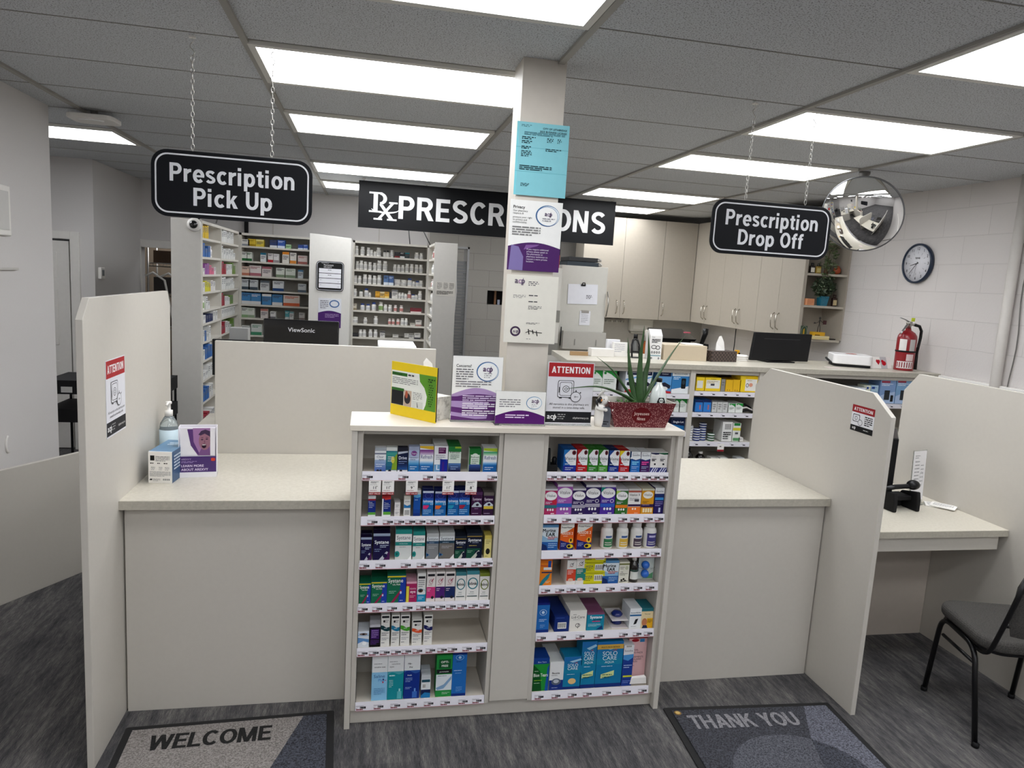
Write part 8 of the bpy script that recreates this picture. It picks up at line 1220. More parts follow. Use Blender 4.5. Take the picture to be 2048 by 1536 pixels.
for x, w_, z, h_, base, k in BC:
    bay = [q for q in BAY if q[0]-.05 <= x <= q[1]+.05][0]; zz = min(bay[2], key=lambda q: abs(q-z)); si = bay[2].index(zz); x = max(bay[0]+w_/2+.001, min(bay[1]-w_/2-.001, x)); key = (bay[0], si); cn[key] = cn.get(key, -1)+1
    b = B(); b.box(-w_/2, w_/2, 0, .13 if w_ > .05 else .1, 0, h_, M(base, .4)); face(b, (-w_/2, -.0003, 0), (1, 0, 0), (0, 0, 1), w_, h_, OPS[k], .0003)
    zt = zz+.0045
    if k in ('g', 'm') and zz == 1.14 and x < 1.66: zt = zz+.0045+.0
    tag(b.build('carton', loc=(x, 4.52 if k != 'k' else 4.515, zt if k != 'k' else zz+.0005)), '%s, %s on %s shelf, %s bay of back counter' % (NM[k].split(' partly')[0], ORD[cn[key]], ORD[si], {1.475: 'left', 2.218: 'middle', 2.735: 'hidden', 3.10: 'right'}[bay[0]]), 'carton', 'cartons under the back counter')
for q in [o for o in C.objects if o.get('label', '').startswith('low black case')]:
    q.location.y = 4.66
# round tins stacked on the third shelf, dark bottles and low goods on the fourth
tin = None; n = 0
for s_, (x, c, lb, m) in enumerate(((2.245, 'd9dadc', 'grey', 6), (2.292, '2c3c78', 'navy', 5), (2.345, '2c3c78', 'navy', 7), (2.405, '2f5a3c', 'green', 3))):
    for j in range(m):
        b = B(); b.lathe([(0, 0), (.027, 0), (.027, .011), (.0245, .012), (.0245, .0165), (0, .017)], M('d9dadc', .35), n=20, mats=[M('d9dadc', .35), M(c, .4), M('e2e2e2', .4), M('e2e2e2', .4), M(c, .4)])
        tag(b.build('lid_tin', loc=(x, 4.56+(.0 if s_ % 2 else .015), .8085+j*.0175)), '%s banded round tin, %s from the bottom of the %s stack, middle bay' % (lb, ORD[j], ORD[s_]), 'tin', 'stacked round tins under the back counter')
for k, (x, h_) in enumerate(((2.25, .11), (2.345, .085))):
    t = thing('syrup_bottle', ('taller' if k == 0 else 'shorter')+' dark syrup bottle with a white cap on the fourth shelf, middle bay', 'bottle', (x, 4.57, .6405), group='dark syrup bottles')
    B().lathe([(0, 0), (.034, 0), (.034, h_*.55), (.015, h_*.8), (.013, h_*.84)], M('15100e', .1, coat=.4), n=20).build('body', t); B().lathe([(0, h_*.83), (.016, h_*.83), (.016, h_), (0, h_)], WHITE if k else BLACK, n=16).build('cap', t)
for k, x in enumerate((2.44, 2.51, 2.64)):
    tag(B().box(x-.03, x+.03, 4.53, 4.6, .6405, .69, M(('e2e0dc', 'dcdcd8', 'cfd2d4')[k], .5)).build('carton', bevel=.002), '%s low pale carton on the fourth shelf beside the syrup bottles, middle bay' % ORD[k], 'carton')
t = thing('zip_pouch', 'black and white soft pouches leaning on the second shelf, middle bay', 'pouch', (2.655, 4.53, 1.0155)); b = B()
for j in range(3): b.tube([(-.045, .0+.02*j, .012+.02*j), (0, .01+.02*j, .02+.018*j), (.042, .0+.02*j, .008+.012*j)], .012, BLACKM if j != 1 else WHITE, flat=.5)
b.build('pouch_body', t)

b = B(); b.box(-.025, .025, 0, .001, 0, .055, PAPER); face(b, (-.025, -.0003, 0), (1, 0, 0), (0, 0, 1), .05, .055, [('r', 0, 0, 1, .25, 'a5333d'), ('l', .3, .6, .7, 1, .15, '2a2a2e', .8)], .0003); tag(b.build('value_tag', loc=(2.455, 4.494, .745)), 'single hanging price tag with a red foot under the third strip of the back counter', 'price tag')
# ------------------------------------------------------------------ on the back counter
Z = ZC+.0002
def bx(name, lab, cat, x0, x1, y0, y1, z0, z1, m, rz=0, bv=.002, ops=None, od=.0003):
    b = B(); cx, cy = (x0+x1)/2, y0; b.box(x0-cx, x1-cx, 0, y1-y0, 0, z1-z0, m)
    if ops: face(b, (x0-cx, -od, 0), (1, 0, 0), (0, 0, 1), x1-x0, z1-z0, ops, od)
    return tag(b.build(name, loc=(cx, cy, z0), rot=(0, 0, rz), bevel=bv if not ops else 0), lab, cat)
bx('cork_board', 'small brown board lying at the left end of the back counter', 'board', 1.40, 1.53, 4.79, 4.81, Z, Z+.028, KRAFT)
bx('binder', 'flat white binder on the back counter left of the upright papers', 'binder', 1.55, 1.72, 4.78, 4.86, Z, Z+.055, WHITE, radians(3))
bx('paper_holder', 'upright stack of white papers with print on the back counter', 'papers', 1.728, 1.835, 4.84, 4.875, Z, Z+.10, PAPER, radians(-4), ops=[('l', .1, .85, .8, 5, .13, 'b9b9c4', .3)])
bx('binder', 'second white folder standing behind the upright printed papers', 'binder', 1.70, 1.80, 4.90, 4.93, Z, Z+.115, M('e6e6ea', .5))
t = thing('book_stand', 'black wire arch stand behind the aloe on the back counter', 'stand', (1.88, 4.78, Z)); b = B()
for dx in (-.028, .028): b.tube([(dx, 0, .006), (dx*1.0, .02, .09), (dx*.6, .03, .125), (0, .03, .13)], .007, BLACK)
b.box(-.034, .034, -.02, .05, 0, .006, BLACK); b.box(-.03, .03, .0, .01, .04, .05, BLACK); b.build('arch', t)
t = thing('gable_carton', 'tall white folded top carton with black drawings on the back counter', 'carton', (2.0, 4.72, Z), radians(-2)); b = B()
b.box(-.045, .045, 0, .085, 0, .17, M('ecebea', .45)); b.prism([(0, .17), (.085, .17), (.048, .212), (.038, .212)], 'x', -.045, .045, M('ecebea', .45))
face(b, (-.045, -.0003, 0), (1, 0, 0), (0, 0, 1), .09, .17, [('l', .15, .92, .5, 1, .05, '44444a'), ('l', .15, .82, .85, 3, .06, '2c2c30', .6), ('o', .35, .52, .22, .08, .05, '3a3a40'), ('o', .68, .5, .18, .09, .05, '3a3a40'), ('o', .22, .3, .07, .05, .04, '4a4a50'), ('o', .42, .3, .07, .05, .04, '4a4a50'), ('o', .62, .3, .07, .05, .04, '4a4a50'), ('o', .82, .3, .07, .05, .04, '4a4a50'), ('r', .05, .14, .95, .19, '9ab4bc'), ('o', .2, .06, .07, .04, .04, '4a4a50'), ('o', .8, .06, .07, .04, .04, '4a4a50')], .0003); b.build('carton_body', t)
bx('document_box', 'beige open box front on the back counter between the white carton and the tissues', 'box', 2.068, 2.40, 4.73, 4.95, Z, Z+.108, M('c2b49c', .5))
bx('leaflet', 'thin white sheets lying on top of the beige box', 'papers', 2.25, 2.39, 4.78, 4.9, Z+.1085, Z+.116, PAPER)
bx('receipt_roll', 'small white and blue printed pack beside the brown tissue box', 'box', 2.412, 2.44, 4.80, 4.83, Z, Z+.075, M('dfe3ea', .5), ops=[('r', 0, .1, 1, .35, '4a6a9c')])
t = thing('tissue_box', 'dark brown woven tissue box with a white tissue on the back counter', 'tissue box', (2.545, 4.74, Z), radians(13)); b = B(); b.box(-.115, .115, 0, .12, 0, .078, M_WOVEN); b.build('carton', t, bevel=.001)
b = B(); b.add([(-.04, .05, .078), (.04, .05, .078), (.045, .07, .078), (-.03, .075, .078), (.03, .055, .14), (.005, .058, .185), (-.015, .06, .18), (-.035, .06, .13)], [(0, 1, 4, 5, 6, 7), (1, 2, 4), (2, 3, 7, 6, 5, 4), (3, 0, 7)], PAPER); b.build('tissue', t)
for j in range(3):
    tag(B().lathe([(0, 0), (.055, 0), (.058, .008), (.05, .014), (0, .014)], WHITE, n=24).build('cup_lid', loc=(2.755, 4.89, Z+j*.0145)), ('bottom', 'middle', 'top')[j]+' white plastic lid of the small stack by the black screen', 'lid', 'stacked white lids')
t = thing('monitor', 'wide black monitor seen from behind on the back counter', 'monitor', (3.06, 4.86, Z), radians(6)); b = B(); b.prism([(-.265, .012), (.255, .012), (.268, .222), (-.243, .222)], 'y', -.012, .014, M('0b0c0f', .4, spec=.3)); b.build('screen_housing', t, bevel=.005)
b = B(); b.box(-.16, .16, -.0135, -.0122, .175, .179, M('2a2b30', .4)); b.build('vent_line', t); b = B(); b.box(-.04, .04, .01, .04, 0, .1, BLACK); b.box(-.12, .12, -.03, .1, 0, .01, BLACK); b.build('stand', t)
t = thing('wireless_printer', 'white flat boxy case with a red heart mark on the back counter', 'defibrillator case', (3.575, 4.70, Z), radians(-24)); AW = M('ebeaea', .3)
b = B(); b.prism(rrect(-.14, .14, 0, .24, .04, 6), 'z', .02, .092, AW); b.build('case', t, bevel=.008, segs=3); b = B(); b.prism(rrect(-.13, .13, .01, .23, .03, 6), 'z', 0, .02, BLACKM); b.tube([(-.14, .04, .02), (-.17, .12, .05), (-.14, .2, .03)], .008, BLACK); b.build('underside', t)
b = B(); face(b, (-.05, .08, .0925), (1, 0, 0), (0, 1, 0), .12, .1, [('e', .35, .5, .2, .28, 'c0202c'), ('e', .62, .5, .2, .28, 'c0202c'), ('p', [(.2, .4), (.5, .02), (.8, .4)], 'c0202c')], .0004); b.build('heart_mark', t)
t.name = 'defibrillator_case'
t = thing('tent_card', 'white folded tent card with two red hearts beside the fire extinguisher', 'sign', (3.83, 4.71, Z), radians(4)); b = B(); b.prism([(0, 0), (.07, 0), (.035, .085)], 'x', -.10, .095, PAPER)
sl = Vector((0, .035, .085)).normalized(); face(b, (-.10, -.0004, .0), (1, 0, 0), sl, .195, .092, [('e', .36, .62, .055, .14, 'c2283a'), ('e', .44, .62, .055, .14, 'c2283a'), ('p', [(.31, .56), (.40, .3), (.49, .56)], 'c2283a'), ('r', .5, .0, .8, 1, 'c9c9cc'), ('e', .66, .45, .1, .2, 'c2283a'), ('e', .6, .62, .06, .12, 'c2283a')], .0004); b.build('card', t)
bx('leaflet', 'pale pink slip lying on the back counter before the case', 'paper', 3.30, 3.40, 4.60, 4.66, Z, Z+.002, M('e6d6d2', .6), radians(-10))
# fire extinguisher
t = thing('fire_extinguisher', 'red fire extinguisher with a black hose standing on the back counter by the wall', 'fire extinguisher', (3.975, 4.66, Z)); RD = M('8a0f1a', .3, coat=.3)
B().lathe([(0, 0), (.066, 0), (.068, .006), (.068, .235), (.064, .26), (.05, .282), (.026, .298), (.02, .302), (.02, .315)], RD, n=32).build('cylinder', t)
k = 20
def band(n_, z0, z1, a0, a1, m, e=.0006): b = B(); b.add([((.068+e)*cos(radians(a0+(a1-a0)*i/k)), (.068+e)*sin(radians(a0+(a1-a0)*i/k)), zz) for zz in (z0, z1) for i in range(k+1)], [(i, i+1, k+2+i, k+1+i) for i in range(k)], m, True); return b
LW = M('e2dfdc', .4); band('', .15, .235, 188, 232, LW).build('wrap_label', t); band('', .15, .235, 250, 285, M('b9b4b2', .4)).build('wrap_label', t); band('', .075, .125, 238, 282, M('d8c4c4', .4)).build('wrap_label', t)
b = band('', .018, .07, 185, 285, M('dcdad8', .4))
for i in range(7): b2_ = band('', .024, .064, 188+i*14, 195+i*14, M('8a3a40', .5), .001); b.add(b2_.v, b2_.f, M('8a3a40', .5), True)
b.build('wrap_label', t)
b = B(); b.lathe([(.0685, .138), (.0705, .138), (.0705, .15), (.0685, .15)], BLACKM, n=32); b.build('strap', t)
b = B(); b.lathe([(0, .315), (.017, .315), (.017, .345), (.022, .35), (.022, .365), (0, .367)], STEEL, n=16); b.cyl((0, 0, .345), (.05, -.005, .343), .009, STEEL); b.build('valve', t)
b = B(); b.tube([(.0, 0, .362), (-.05, -.02, .378), (-.11, -.035, .392)], .008, ALU, flat=.4); b.tube([(.0, 0, .352), (-.03, -.015, .34), (-.075, -.03, .295), (-.09, -.035, .275)], .008, ALU, flat=.4); b.build('lever', t)
b = B(); b.box(.005, .035, -.012, -.010, .368, .395, M('c9d82c', .5)); b.build('inspection_tag', t)
b = B(); b.tube([(.045, -.005, .343), (.085, -.008, .335), (.105, -.01, .30), (.105, -.01, .25), (.095, -.012, .18), (.088, -.014, .14)], .011, BLACK, 10); b.tube([(.088, -.014, .14), (.086, -.014, .01)], .013, BLACK, 10, radii=[.011, .017]); b.build('hose', t)
# clock
t = thing('wall_clock', 'round dark rimmed wall clock with a white face on the block wall', 'clock', (XR, 4.845, 2.16), 0, rot=(0, radians(-90), 0))
b = B(); b.lathe([(0, 0), (.148, 0), (.152, .01), (.152, .03), (.143, .036), (.137, .03), (.137, .0225)], M('1b2a40', .3), n=48, cap=False); b.build('rim', t); b = B(); b.lathe([(0, .02), (.138, .02), (.138, .022), (0, .022)], M('e4e4ea', .4), n=48); ux = Vector((0, -1, 0)); uy = Vector((1, 0, 0)); NB = M('1c1c24', .5)
for h_ in range(12):
    a = pi/2-2*pi*(h_+1)/12; b.text(str(h_+1), Vector((0, 0, .0226))+ux*.112*cos(a)+uy*(.112*sin(a)-.010), ux, uy, .021, NB, 'c', None, .02)
b.text('teva', Vector((0, 0, .0226))+uy*.035, ux, uy, .018, NB, 'c', None, .03, wfix=.05)
for q in range(12):
    a = 2*pi*q/12; d = ux*cos(a)+uy*sin(a); s_ = ux*-sin(a)+uy*cos(a); o_ = Vector((0, 0, .0226)); b.quad([o_+d*.072-s_*.0008, o_+d*.09-s_*.0008, o_+d*.09+s_*.0008, o_+d*.072+s_*.0008], NB)
b.build('dial', t)
def hand(n_, ang, ln, w_, zz):
    a = pi/2-radians(ang); d = ux*cos(a)+uy*sin(a); s_ = ux*-sin(a)+uy*cos(a); o_ = Vector((0, 0, zz)); b = B(); b.quad([o_-d*.015-s_*w_, o_+d*ln-s_*w_*.5, o_+d*ln+s_*w_*.5, o_-d*.015+s_*w_], NB); b.build(n_, t)
hand('hour_hand', 256, .07, .004, .024); hand('minute_hand', 222, .105, .003, .0246); hand('second_hand', 190, .1, .0012, .0252)

# ------------------------------------------------------------------ wall cabinets
CB = M('b1a99c', .45); HND = M('c9c4ba', .25, 1.0)
def cabinet(lab, loc, rz, w_, ndoor, hs, dep=.33, z0=1.488, z1=2.64, cut=0):
    t = thing('wall_cabinet', lab, 'cabinet', loc, rz); B().box(0.001, w_-.001-cut, .018, dep, 0, z1-z0, CB).build('body', t); dw = w_/ndoor
    for i in range(ndoor):
        d = B().box(i*dw+.0015, (i+1)*dw-.0015, 0, .017, .0, z1-z0, CB).build('door', t, bevel=.001); hx = hs[i]
        b = B(); b.tube([(hx, 0, .05), (hx+.002, -.028, .07), (hx+.003, -.036, .13), (hx+.002, -.03, .185), (hx, 0, .205)], .0055, HND); b.build('door_handle', d)
    return t
cabinet('beige wall cabinet nearest the open end shelf on the right wall', (3.80, 6.53, 1.488), radians(-90), .74, 2, (.33, .41), cut=.178)
cabinet('middle beige wall cabinet on the right wall with a pair of curved handles', (3.80, 7.27, 1.488), radians(-90), .74, 2, (.33, .41))
cabinet('beige wall cabinet on the right wall next to the inner corner', (3.80, 8.0, 1.488), radians(-90), .73, 2, (.325, .405))
cabinet('single door beige wall cabinet in the inner corner', (3.392, 8.0, 1.488), 0, .405, 1, (.03,), .33)
cabinet('double door beige wall cabinet on the back wall behind the white memo board', (2.41, 8.0, 1.488), 0, .98, 2, (.44, .53), .33)
# open end shelf
t = thing('end_shelf', 'open end shelf unit with ornaments at the near end of the wall cabinets', 'shelf unit', (3.80, 5.79, 0))
b = B(); b.box(.018, .349, .16, .172, 1.488, 2.64, M('a9a193', .5)); b.build('back_panel', t); B().box(.0175, .03, .0, .16, 1.488, 2.64, CB).build('side_panel', t)
b = B(); b.prism([(.335, -.135), (.349, -.135), (.349, .16), (.335, .16)], 'z', 1.488, 2.64, CB); b.build('side_panel', t)
for z in (1.488, 1.787, 2.07, 2.35, 2.62): B().prism([(.018, -.002), (.335, -.13), (.335, .16), (.018, .16)], 'z', z-.02 if z < 2.6 else z, z if z < 2.6 else z+.02, CB).build('shelf', t)
def small(name, lab, cat, loc, fn): t = thing(name, lab, cat, loc, group=None); fn(t); return t
def bot(bc, cc, w_, h_, lb='e6e2d4'):
    def f(t): B().box(-w_/2, w_/2, -w_*.3, w_*.3, 0, h_*.72, M(bc, .2, coat=.3)).build('body', t, bevel=.004); B().lathe([(0, h_*.72), (w_*.3, h_*.72), (w_*.3, h_), (0, h_)], M(cc, .4), n=14).build('cap', t); B().box(-w_*.4, w_*.4, -w_*.3-.0012, -w_*.3-.0004, h_*.1, h_*.55, M(lb, .5)).build('wrap_label', t)
    return f
small('apothecary_bottle', 'dark bottle with a white label, first on the upper ornament shelf', 'bottle', (3.875, 5.80, 2.0702), bot('1c1410', '1a1a1a', .045, .09))
small('apothecary_bottle', 'amber yellow bottle, second on the upper ornament shelf', 'bottle', (3.93, 5.79, 2.0702), bot('a88a3c', '2a2a20', .045, .088, 'd8c47a'))
def bulb(t):
    b = B(); b.ball((0, 0, .035), .034, M('b0502c', .35, var=.3), 1, .8, 1); b.lathe([(.02, .06), (.016, .075), (0, .075)], M('b0502c', .35), n=14); b.build('body', t)
small('orange_jar', 'small orange round jar at the right end of the upper ornament shelf', 'jar', (4.085, 5.74, 2.0702), bulb)
LF = M('2c3c26', .5, var=.35, scale=90); LF2 = M('5c6a48', .5, var=.35, scale=90)
def foliage(t, n, c, r, m, sz, seed, drop=0):
    rnd.seed(seed); b = B()
    for i in range(n):
        a = rnd.uniform(0, 2*pi); u = rnd.uniform(-1, 1); rr = r*rnd.uniform(.45, 1); p = Vector((c[0]+rr*cos(a)*math.sqrt(1-u*u), c[1]+rr*.8*sin(a)*math.sqrt(1-u*u), c[2]+rr*u*(1+drop))); d = Vector((rnd.uniform(-1, 1), rnd.uniform(-1, 1), rnd.uniform(-.6, 1))).normalized(); s_ = d.cross(Vector((rnd.uniform(-1, 1), rnd.uniform(-1, 1), rnd.uniform(-1, 1)))).normalized(); q = sz*rnd.uniform(.7, 1.3)
        b.quad([p-d*q*.5, p+s_*q*.25, p+d*q*.6, p-s_*q*.25], m)
    o = b.build('foliage', t); return o
def sprig(t):
    B().tube([(0, 0, 0), (.005, 0, .1), (.01, -.01, .2)], .004, M('5a3a28', .6)).build('stem', t); foliage(t, 60, (.0, 0, .09), .07, LF2, .03, 5); B().lathe([(0, 0), (.022, 0), (.018, .03), (.012, .045)], M('6a4a34', .5), n=14).build('pot', t)
small('dried_sprig', 'slender brown and green sprig in the middle of the upper ornament shelf', 'plant', (4.01, 5.79, 2.0702), sprig)
def trail(t):
    B().lathe([(0, 0), (.04, 0), (.05, .08), (.045, .08)], M('c9c4b8', .5), n=16).build('pot', t); foliage(t, 90, (0, -.02, .10), .09, LF2, .035, 11)
    rnd.seed(4); b = B()
    for i in range(110): a = i*.7; z = -rnd.uniform(0, .32); b.quad([Vector((.05*sin(a)+rnd.uniform(-.02, .02), -.07+rnd.uniform(-.03, .01), z))+v for v in (Vector((-.008, 0, 0)), Vector((0, -.004, -.012)), Vector((.009, 0, .002)), Vector((0, .004, .01)))], LF2)
    for q in range(5): b.tube([(-.04+.02*q, -.03, .07), (-.05+.025*q, -.075, 0), (-.04+.02*q, -.08, -.3+.03*q)], .0015, LF2, 5)
    b.build('trailing_vine', t)
small('trailing_plant', 'trailing pale green plant hanging from the shelf behind the convex mirror', 'plant', (4.0, 5.80, 2.3502), trail)
def potted(t):
    b = B(); frus(b, .062, .055, .08, .07, 0, .085, M('1f6f88', .35, var=.35, scale=120), -.03); b.add([(-.031, -.03, 0), (.031, -.03, 0), (.031, .025, 0), (-.031, .025, 0)], [(3, 2, 1, 0)], M('1f6f88', .35)); b.build('pot', t); B().tube([(0, 0, .06), (0, 0, .14)], .008, M('3a3226', .7)).build('stem', t); foliage(t, 420, (0, -.005, .165), .105, LF, .034, 8); foliage(t, 90, (0, -.01, .17), .11, M('8a9a7c', .5, var=.3), .026, 9)
small('potted_plant', 'bushy dark green plant in a teal patterned pot on the middle ornament shelf', 'plant', (3.985, 5.76, 1.7872), potted)
bx('wooden_block', 'small peach coloured block on the middle ornament shelf', 'ornament', 3.835, 3.91, 5.76, 5.80, 1.7872, 1.845, M('d8946a', .5), 0, ops=[('l', .1, .8, .9, 4, .2, 'b87a54', .3)])
small('apothecary_bottle', 'dark brown bottle with a cream label on the middle ornament shelf', 'bottle', (4.085, 5.73, 1.7872), bot('2a1610', '2a1610', .045, .105, 'c9b68a'))
bx('picture_tin', 'small green and yellow tin with a pale frame on the bottom ornament shelf', 'tin', 3.825, 3.885, 5.78, 5.80, 1.4882, 1.60, M('24402c', .4), ops=[('p', [(.3, .2), (.6, .25), (.55, .8), (.35, .7)], 'c9a83c'), ('o', .5, .5, .5, .5, .05, 'a8b0a4')])
bx('book', 'cream coloured book lying lowest in the small pile on the bottom ornament shelf', 'book', 3.915, 4.06, 5.70, 5.80, 1.4882, 1.52, M('d8c890', .6), ops=[('r', .0, .7, 1, .85, 'efe6c6')]); bx('book', 'yellow book lying on the cream book on the bottom ornament shelf', 'book', 3.92, 4.02, 5.71, 5.79, 1.5204, 1.552, M('dca81c', .6), 0, ops=[('r', 0, .1, .5, .3, '3a3220')])
def balance(t):
    b = B(); K_ = M('2a2624', .4); b.ball((0, 0, .125), .010, K_); b.tube([(0, 0, .118), (0, 0, .075)], .006, K_, radii=[.004, .005]); b.tube([(0, 0, .075), (-.010, 0, .04), (-.012, 0, .0)], .0028, K_); b.tube([(0, 0, .075), (.010, 0, .04), (.012, 0, .0)], .0028, K_); b.tube([(0, 0, .11), (-.02, -.005, .085), (-.055, -.01, .075)], .0025, K_); b.tube([(0, 0, .11), (.02, -.005, .09), (.05, -.01, .085)], .0025, K_); b.build('figure', t)
    b = B(); b.box(.03, .06, -.014, -.006, .07, .105, M('3c1418', .4)); b.build('held_box', t); b = B(); b.lathe([(0, 0), (.012, 0), (.004, .012), (0, .012)], K_, (-.055, -.01, .075), 10); b.build('held_scale', t)
small('stick_figurine', 'slim black figurine with outstretched arms standing on the yellow book', 'figurine', (3.98, 5.75, 1.5524), balance)
bx('ornament_strip', 'tiny dark strip lying at the right end of the bottom ornament shelf', 'ornament', 4.075, 4.125, 5.70, 5.73, 1.4882, 1.50, M('2a2420', .5))
b = B(); b.tube([(3.86, 7.0, 1.48), (3.87, 7.02, 1.3), (3.85, 7.0, 1.1), (3.86, 7.0, 1.0)], .005, BLACK); tag(b.build('lamp_cord'), 'black cord hanging under the wall cabinets', 'cord')

# ------------------------------------------------------------------ white memo cabinet and things behind the counter
t = thing('memo_cabinet', 'tall pale cabinet side used as a memo board left of the wall cabinets', 'cabinet', (1.70, 5.6, 0)); B().box(-.185, .205, 0, .5, 0, 1.995, M('cdcbc3', .4)).build('body', t, bevel=.003)
b = B(); b.box(-.155, .205, -.07, -.062, 1.335, 1.47, M('b5b2aa', .4)); b.box(-.155, .205, -.07, 0, 1.327, 1.335, M('b5b2aa', .4)); b.box(-.155, -.147, -.062, 0, 1.335, 1.47, M('b5b2aa', .4)); b.box(.197, .205, -.062, 0, 1.335, 1.47, M('b5b2aa', .4))
for x in (-.06, .12): b.box(x, x+.008, -.074, -.071, 1.36, 1.41, M('8f8c85', .4))
b.build('wall_tray', t); b = B(); b.tube([(-.165, -.03, 1.50), (-.17, -.05, 1.42), (-.165, -.03, 1.35)], .005, BLACK); b.build('tray_clip', t)
b = B(); b.tube([(.208, -.02, 1.80), (.212, -.05, 1.7), (.208, -.02, 1.60)], .006, STEEL); b.build('door_handle', t)
t = thing('memo_paper', 'white sheets held by a black clip on the memo cabinet', 'paper', (1.705, 5.598, 1.69), rot=(0, radians(-1.5), 0)); b = B(); b.box(-.125, .125, -.004, 0, 0, .16, M('e4e5ec', .5)); face(b, (-.125, -.0044, 0), (1, 0, 0), (0, 0, 1), .25, .16, [('l', .62, .42, .82, 3, .07, '55555c', .5)], .0004); b.build('sheets', t); b = B(); b.tube([(-.015, -.008, .15), (-.005, -.014, .172), (.01, -.014, .172), (.018, -.008, .15)], .004, BLACK); b.box(-.018, .018, -.01, 0, .145, .158, BLACK); b.build('binder_clip', t)
t = thing('memo_paper', 'small printed slip under a steel clip on the memo cabinet', 'paper', (1.735, 5.598, 1.52)); b = B(); b.box(-.045, .045, -.003, 0, 0, .115, M('e9e9ee', .5)); face(b, (-.045, -.0034, 0), (1, 0, 0), (0, 0, 1), .09, .115, [('l', .15, .7, .8, 5, .12, 'a9a9b2', .3)], .0004); b.build('slip', t); b = B(); b.box(-.03, .03, -.008, 0, .1, .122, STEEL); b.build('binder_clip', t)
for k, (w_, z0, c) in enumerate(((.30, 1.996, '24303a'), (.28, 2.032, '17181c'))):
    t = thing('ring_binder', ('lower' if k == 0 else 'upper')+' black ring binder lying on top of the memo cabinet', 'binder', (1.72, 5.65, z0)); B().box(-w_/2, w_/2-.03, 0, .25, 0, .034, M(c, .5)).build('cover', t, bevel=.003); b = B(); b.lathe([(.012, 0), (.016, 0), (.016, .004), (.012, .004)], STEEL, (w_/2-.02, -.004, .017), 14, axis='y'); b.tube([(w_/2-.03, 0, .01), (w_/2-.005, -.012, .012), (w_/2-.03, 0, .03)], .004, STEEL); b.build('ring', t)
o = B().box(1.55, 1.64, 6.15, 6.2, 0, 2.26, BLACKM).build('cable_post'); tag(o, 'black upright post behind the column behind the red box', 'post')
tag(B().box(1.32, 1.428, 5.36, 5.5, 1.9605, 2.06, M('b3131c', .4)).build('red_box', bevel=.003), 'red box standing on the grey tray tower beside the column', 'box')
t = thing('filing_rack', 'grey and white stacked tray tower beside the column left of the memo cabinet', 'rack', (1.40, 5.3, 0)); b = B(); b.box(-.09, .04, 0, .25, 0, 1.96, M('bdbab3', .4)); b.build('tower', t)
b = B(); 
for z0 in (1.30, 1.55): b.box(-.092, .042, -.004, .0, z0, z0+.09, M('77756f', .4))
b.box(-.07, -.02, -.006, 0, 1.62, 1.74, BLACKM); b.build('tray_front', t)
t = thing('rear_desk', 'rear work desk below the wall cabinets', 'desk', (3.2, 6.3, 0)); B().box(-.8, .93, 0, 2.05, 1.0, 1.04, M_TOP).build('worktop', t); B().box(-.78, -.76, .02, 2.0, 0, 1.0, M_LAM).build('side_panel', t); B().box(-.76, .9, .05, .07, 0, 1.0, M_LAM).build('front_panel', t)
t = thing('desk_printer', 'black desktop printer with a raised lid under the wall cabinets', 'printer', (2.95, 6.45, 1.0402)); b = B(); b.box(-.19, .17, .05, .4, 0, .34, BLACK); b.build('housing', t, bevel=.01); b = B(); b.prism([(0, .345), (.04, .32), (.36, .40), (.36, .42)], 'x', -.17, .2, M('17181b', .2)); b.build('raised_lid', t); tag(B().box(3.03, 3.09, 6.47, 6.50, 1.4405, 1.452, M('d86a7c', .5)).build('sticky_note'), 'tiny pink note stuck on the black printer lid', 'note')
t = thing('desk_phone', 'black desk phone handset standing behind the beige box', 'telephone', (3.25, 6.5, 1.0402)); b = B(); b.box(-.05, .06, 0, .12, 0, .3, BLACKM); b.build('base', t, bevel=.006); b = B(); b.tube([(-.03, -.02, .30), (-.005, -.03, .40), (.0, -.02, .45)], .025, BLACK, 10, radii=[.02, .025, .03]); b.build('handset', t)
t = thing('towel_dispenser', 'white paper towel dispenser mounted under the wall cabinets', 'towel dispenser', (3.32, 8.32, 1.29)); b = B(); b.box(-.15, .15, 0, .2, .03, .19, M('d0cec6', .4)); b.box(-.13, .13, .01, .1, .0, .03, M('b5b3ac', .4)); b.build('housing', t, bevel=.02, segs=3); b = B(); b.box(-.11, .11, -.002, 0, .06, .11, M('dedcd6', .4)); b.build('window_panel', t)
b = B(); b.box(2.83, 3.11, 8.38, 8.40, 1.42, 1.455, M('9f9b93', .5))
for i in range(4): b.tube([(2.87+i*.065, 8.38, 1.43), (2.87+i*.065, 8.34, 1.42), (2.87+i*.065, 8.345, 1.44)], .006, WHITE)
tag(b.build('hook_rail'), 'grey rail with four white hooks under the wall cabinets', 'hook rail')
struct(B().box(2.36, XR, 8.40, 8.50, 0, 1.487, M('b9b5ad', .6)).build('wall_backsplash'))
small('squeeze_bottle', 'clear bottle with a black cap behind the upright papers', 'bottle', (2.58, 6.6, 1.0402), lambda t: (B().lathe([(0, 0), (.04, 0), (.04, .22), (.015, .29), (.015, .31)], M('8a8c8c', .15, trans=.5), n=18).build('body', t), B().lathe([(0, .31), (.02, .31), (.02, .36), (0, .36)], BLACK, n=14).build('cap', t)))
small('spray_bottle', 'amber spray bottle with a pale trigger behind the counter papers', 'bottle', (2.69, 6.6, 1.0402), lambda t: (B().lathe([(0, 0), (.045, 0), (.045, .2), (.018, .28), (.018, .3)], M('b8642c', .15, trans=.3), n=18).build('body', t), B().lathe([(0, .30), (.02, .30), (.016, .40), (0, .41)], M('cfc9c0', .4), n=14).build('trigger', t)))
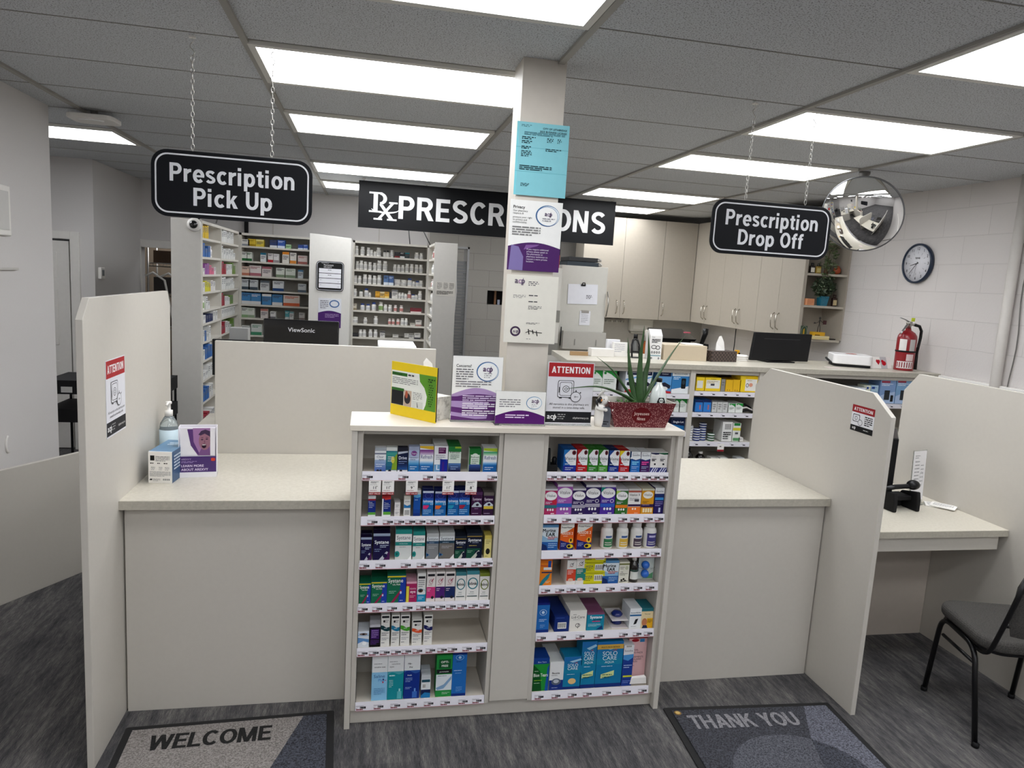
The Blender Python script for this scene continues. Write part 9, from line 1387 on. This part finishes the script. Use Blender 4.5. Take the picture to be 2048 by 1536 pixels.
small('yellow_stapler', 'small yellow and black tool standing behind the white lids', 'stapler', (2.78, 4.98, Z), lambda t: (B().box(-.018, .018, 0, .02, 0, .07, M('dca21c', .4)).build('body', t, bevel=.004), B().box(.005, .02, -.002, 0, .0, .05, BLACK).build('grip', t)))
# stock room seen through the doorway
t = thing('wire_rack', 'wire shelving rack with cardboard boxes in the stock room doorway', 'wire rack', (-2.75, 9.9, 0)); WR = M('b3b0aa', .35, .8); b = B()
for x in (0, 1.1):
    for y in (0, .4): B().cyl((x, y, 0), (x, y, 2.2), .012, WR).build('post', t)
for z in (.5, 1.0, 1.42, 1.80):
    b = B(); b.cyl((0, 0, z), (1.1, 0, z), .006, WR); b.cyl((0, 0, z-.04), (1.1, 0, z-.04), .006, WR); b.cyl((0, .4, z), (1.1, .4, z), .006, WR)
    for i in range(28): b.cyl((.02+i*.04, 0, z), (.02+i*.04, .4, z), .003, WR, 5); b.cyl((.02+i*.04, 0, z-.04), (.02+i*.04, 0, z), .003, WR, 5)
    b.build('shelf', t)
for k, (x, z, w_, h_, c) in enumerate(((-2.70, 1.803, .26, .16, '5a4636'), (-2.40, 1.803, .22, .2, '9a7c5a'), (-2.14, 1.803, .25, .14, 'a8865c'), (-2.70, 1.423, .28, .2, '4a4644'), (-2.36, 1.423, .2, .16, '7a6a54'), (-2.12, 1.423, .26, .22, '8a6a48'), (-2.68, 1.003, .3, .25, '5c5048'), (-2.3, 1.003, .3, .2, '6f5c46'))):
    tag(B().box(0, w_, 0, .3, 0, h_, M(c, .8)).build('cardboard_box', loc=(x, 9.95, z), bevel=.003), 'cardboard box %s on the %s level of the stock room rack' % (('nearest the door frame', 'in the middle', 'farthest from the frame')[k % 3], ('top', 'middle', 'lower')[k//3]), 'box', 'stock room boxes')
t = thing('step_ladder', 'pale folded step stool with a curved top rail leaning in the stock room doorway', 'step stool', (-2.12, 8.6, 0)); b = B()
for dx in (0, .16): b.tube([(dx, 0, 0), (dx-.02, 0, 1.2), (dx-.1, 0, 1.62), (dx-.22, 0, 1.70), (dx-.3, 0, 1.66)], .012, M('c9c6c0', .4))
for z in (.4, .8, 1.2): b.box(-.02, .16, -.02, .02, z, z+.02, GREY)
b.build('side_rail', t)
# black cart behind the left wall
t = thing('storage_cart', 'black metal storage cart in the recess behind the left partition', 'cart', (-1.85, 5.35, 0)); b = B()
for z in (.69, .888): B().box(-.3, .45, 0, .4, z, z+.096, BLACKM).build('shelf_tray', t)
for x in (-.29, .43):
    for y in (.01, .38): B().box(x, x+.015, y, y+.012, 0, .98, BLACKM).build('post', t)
B().box(-.2, -.13, -.003, 0, .90, .94, M('b9b9b6', .4)).build('label_plate', t)
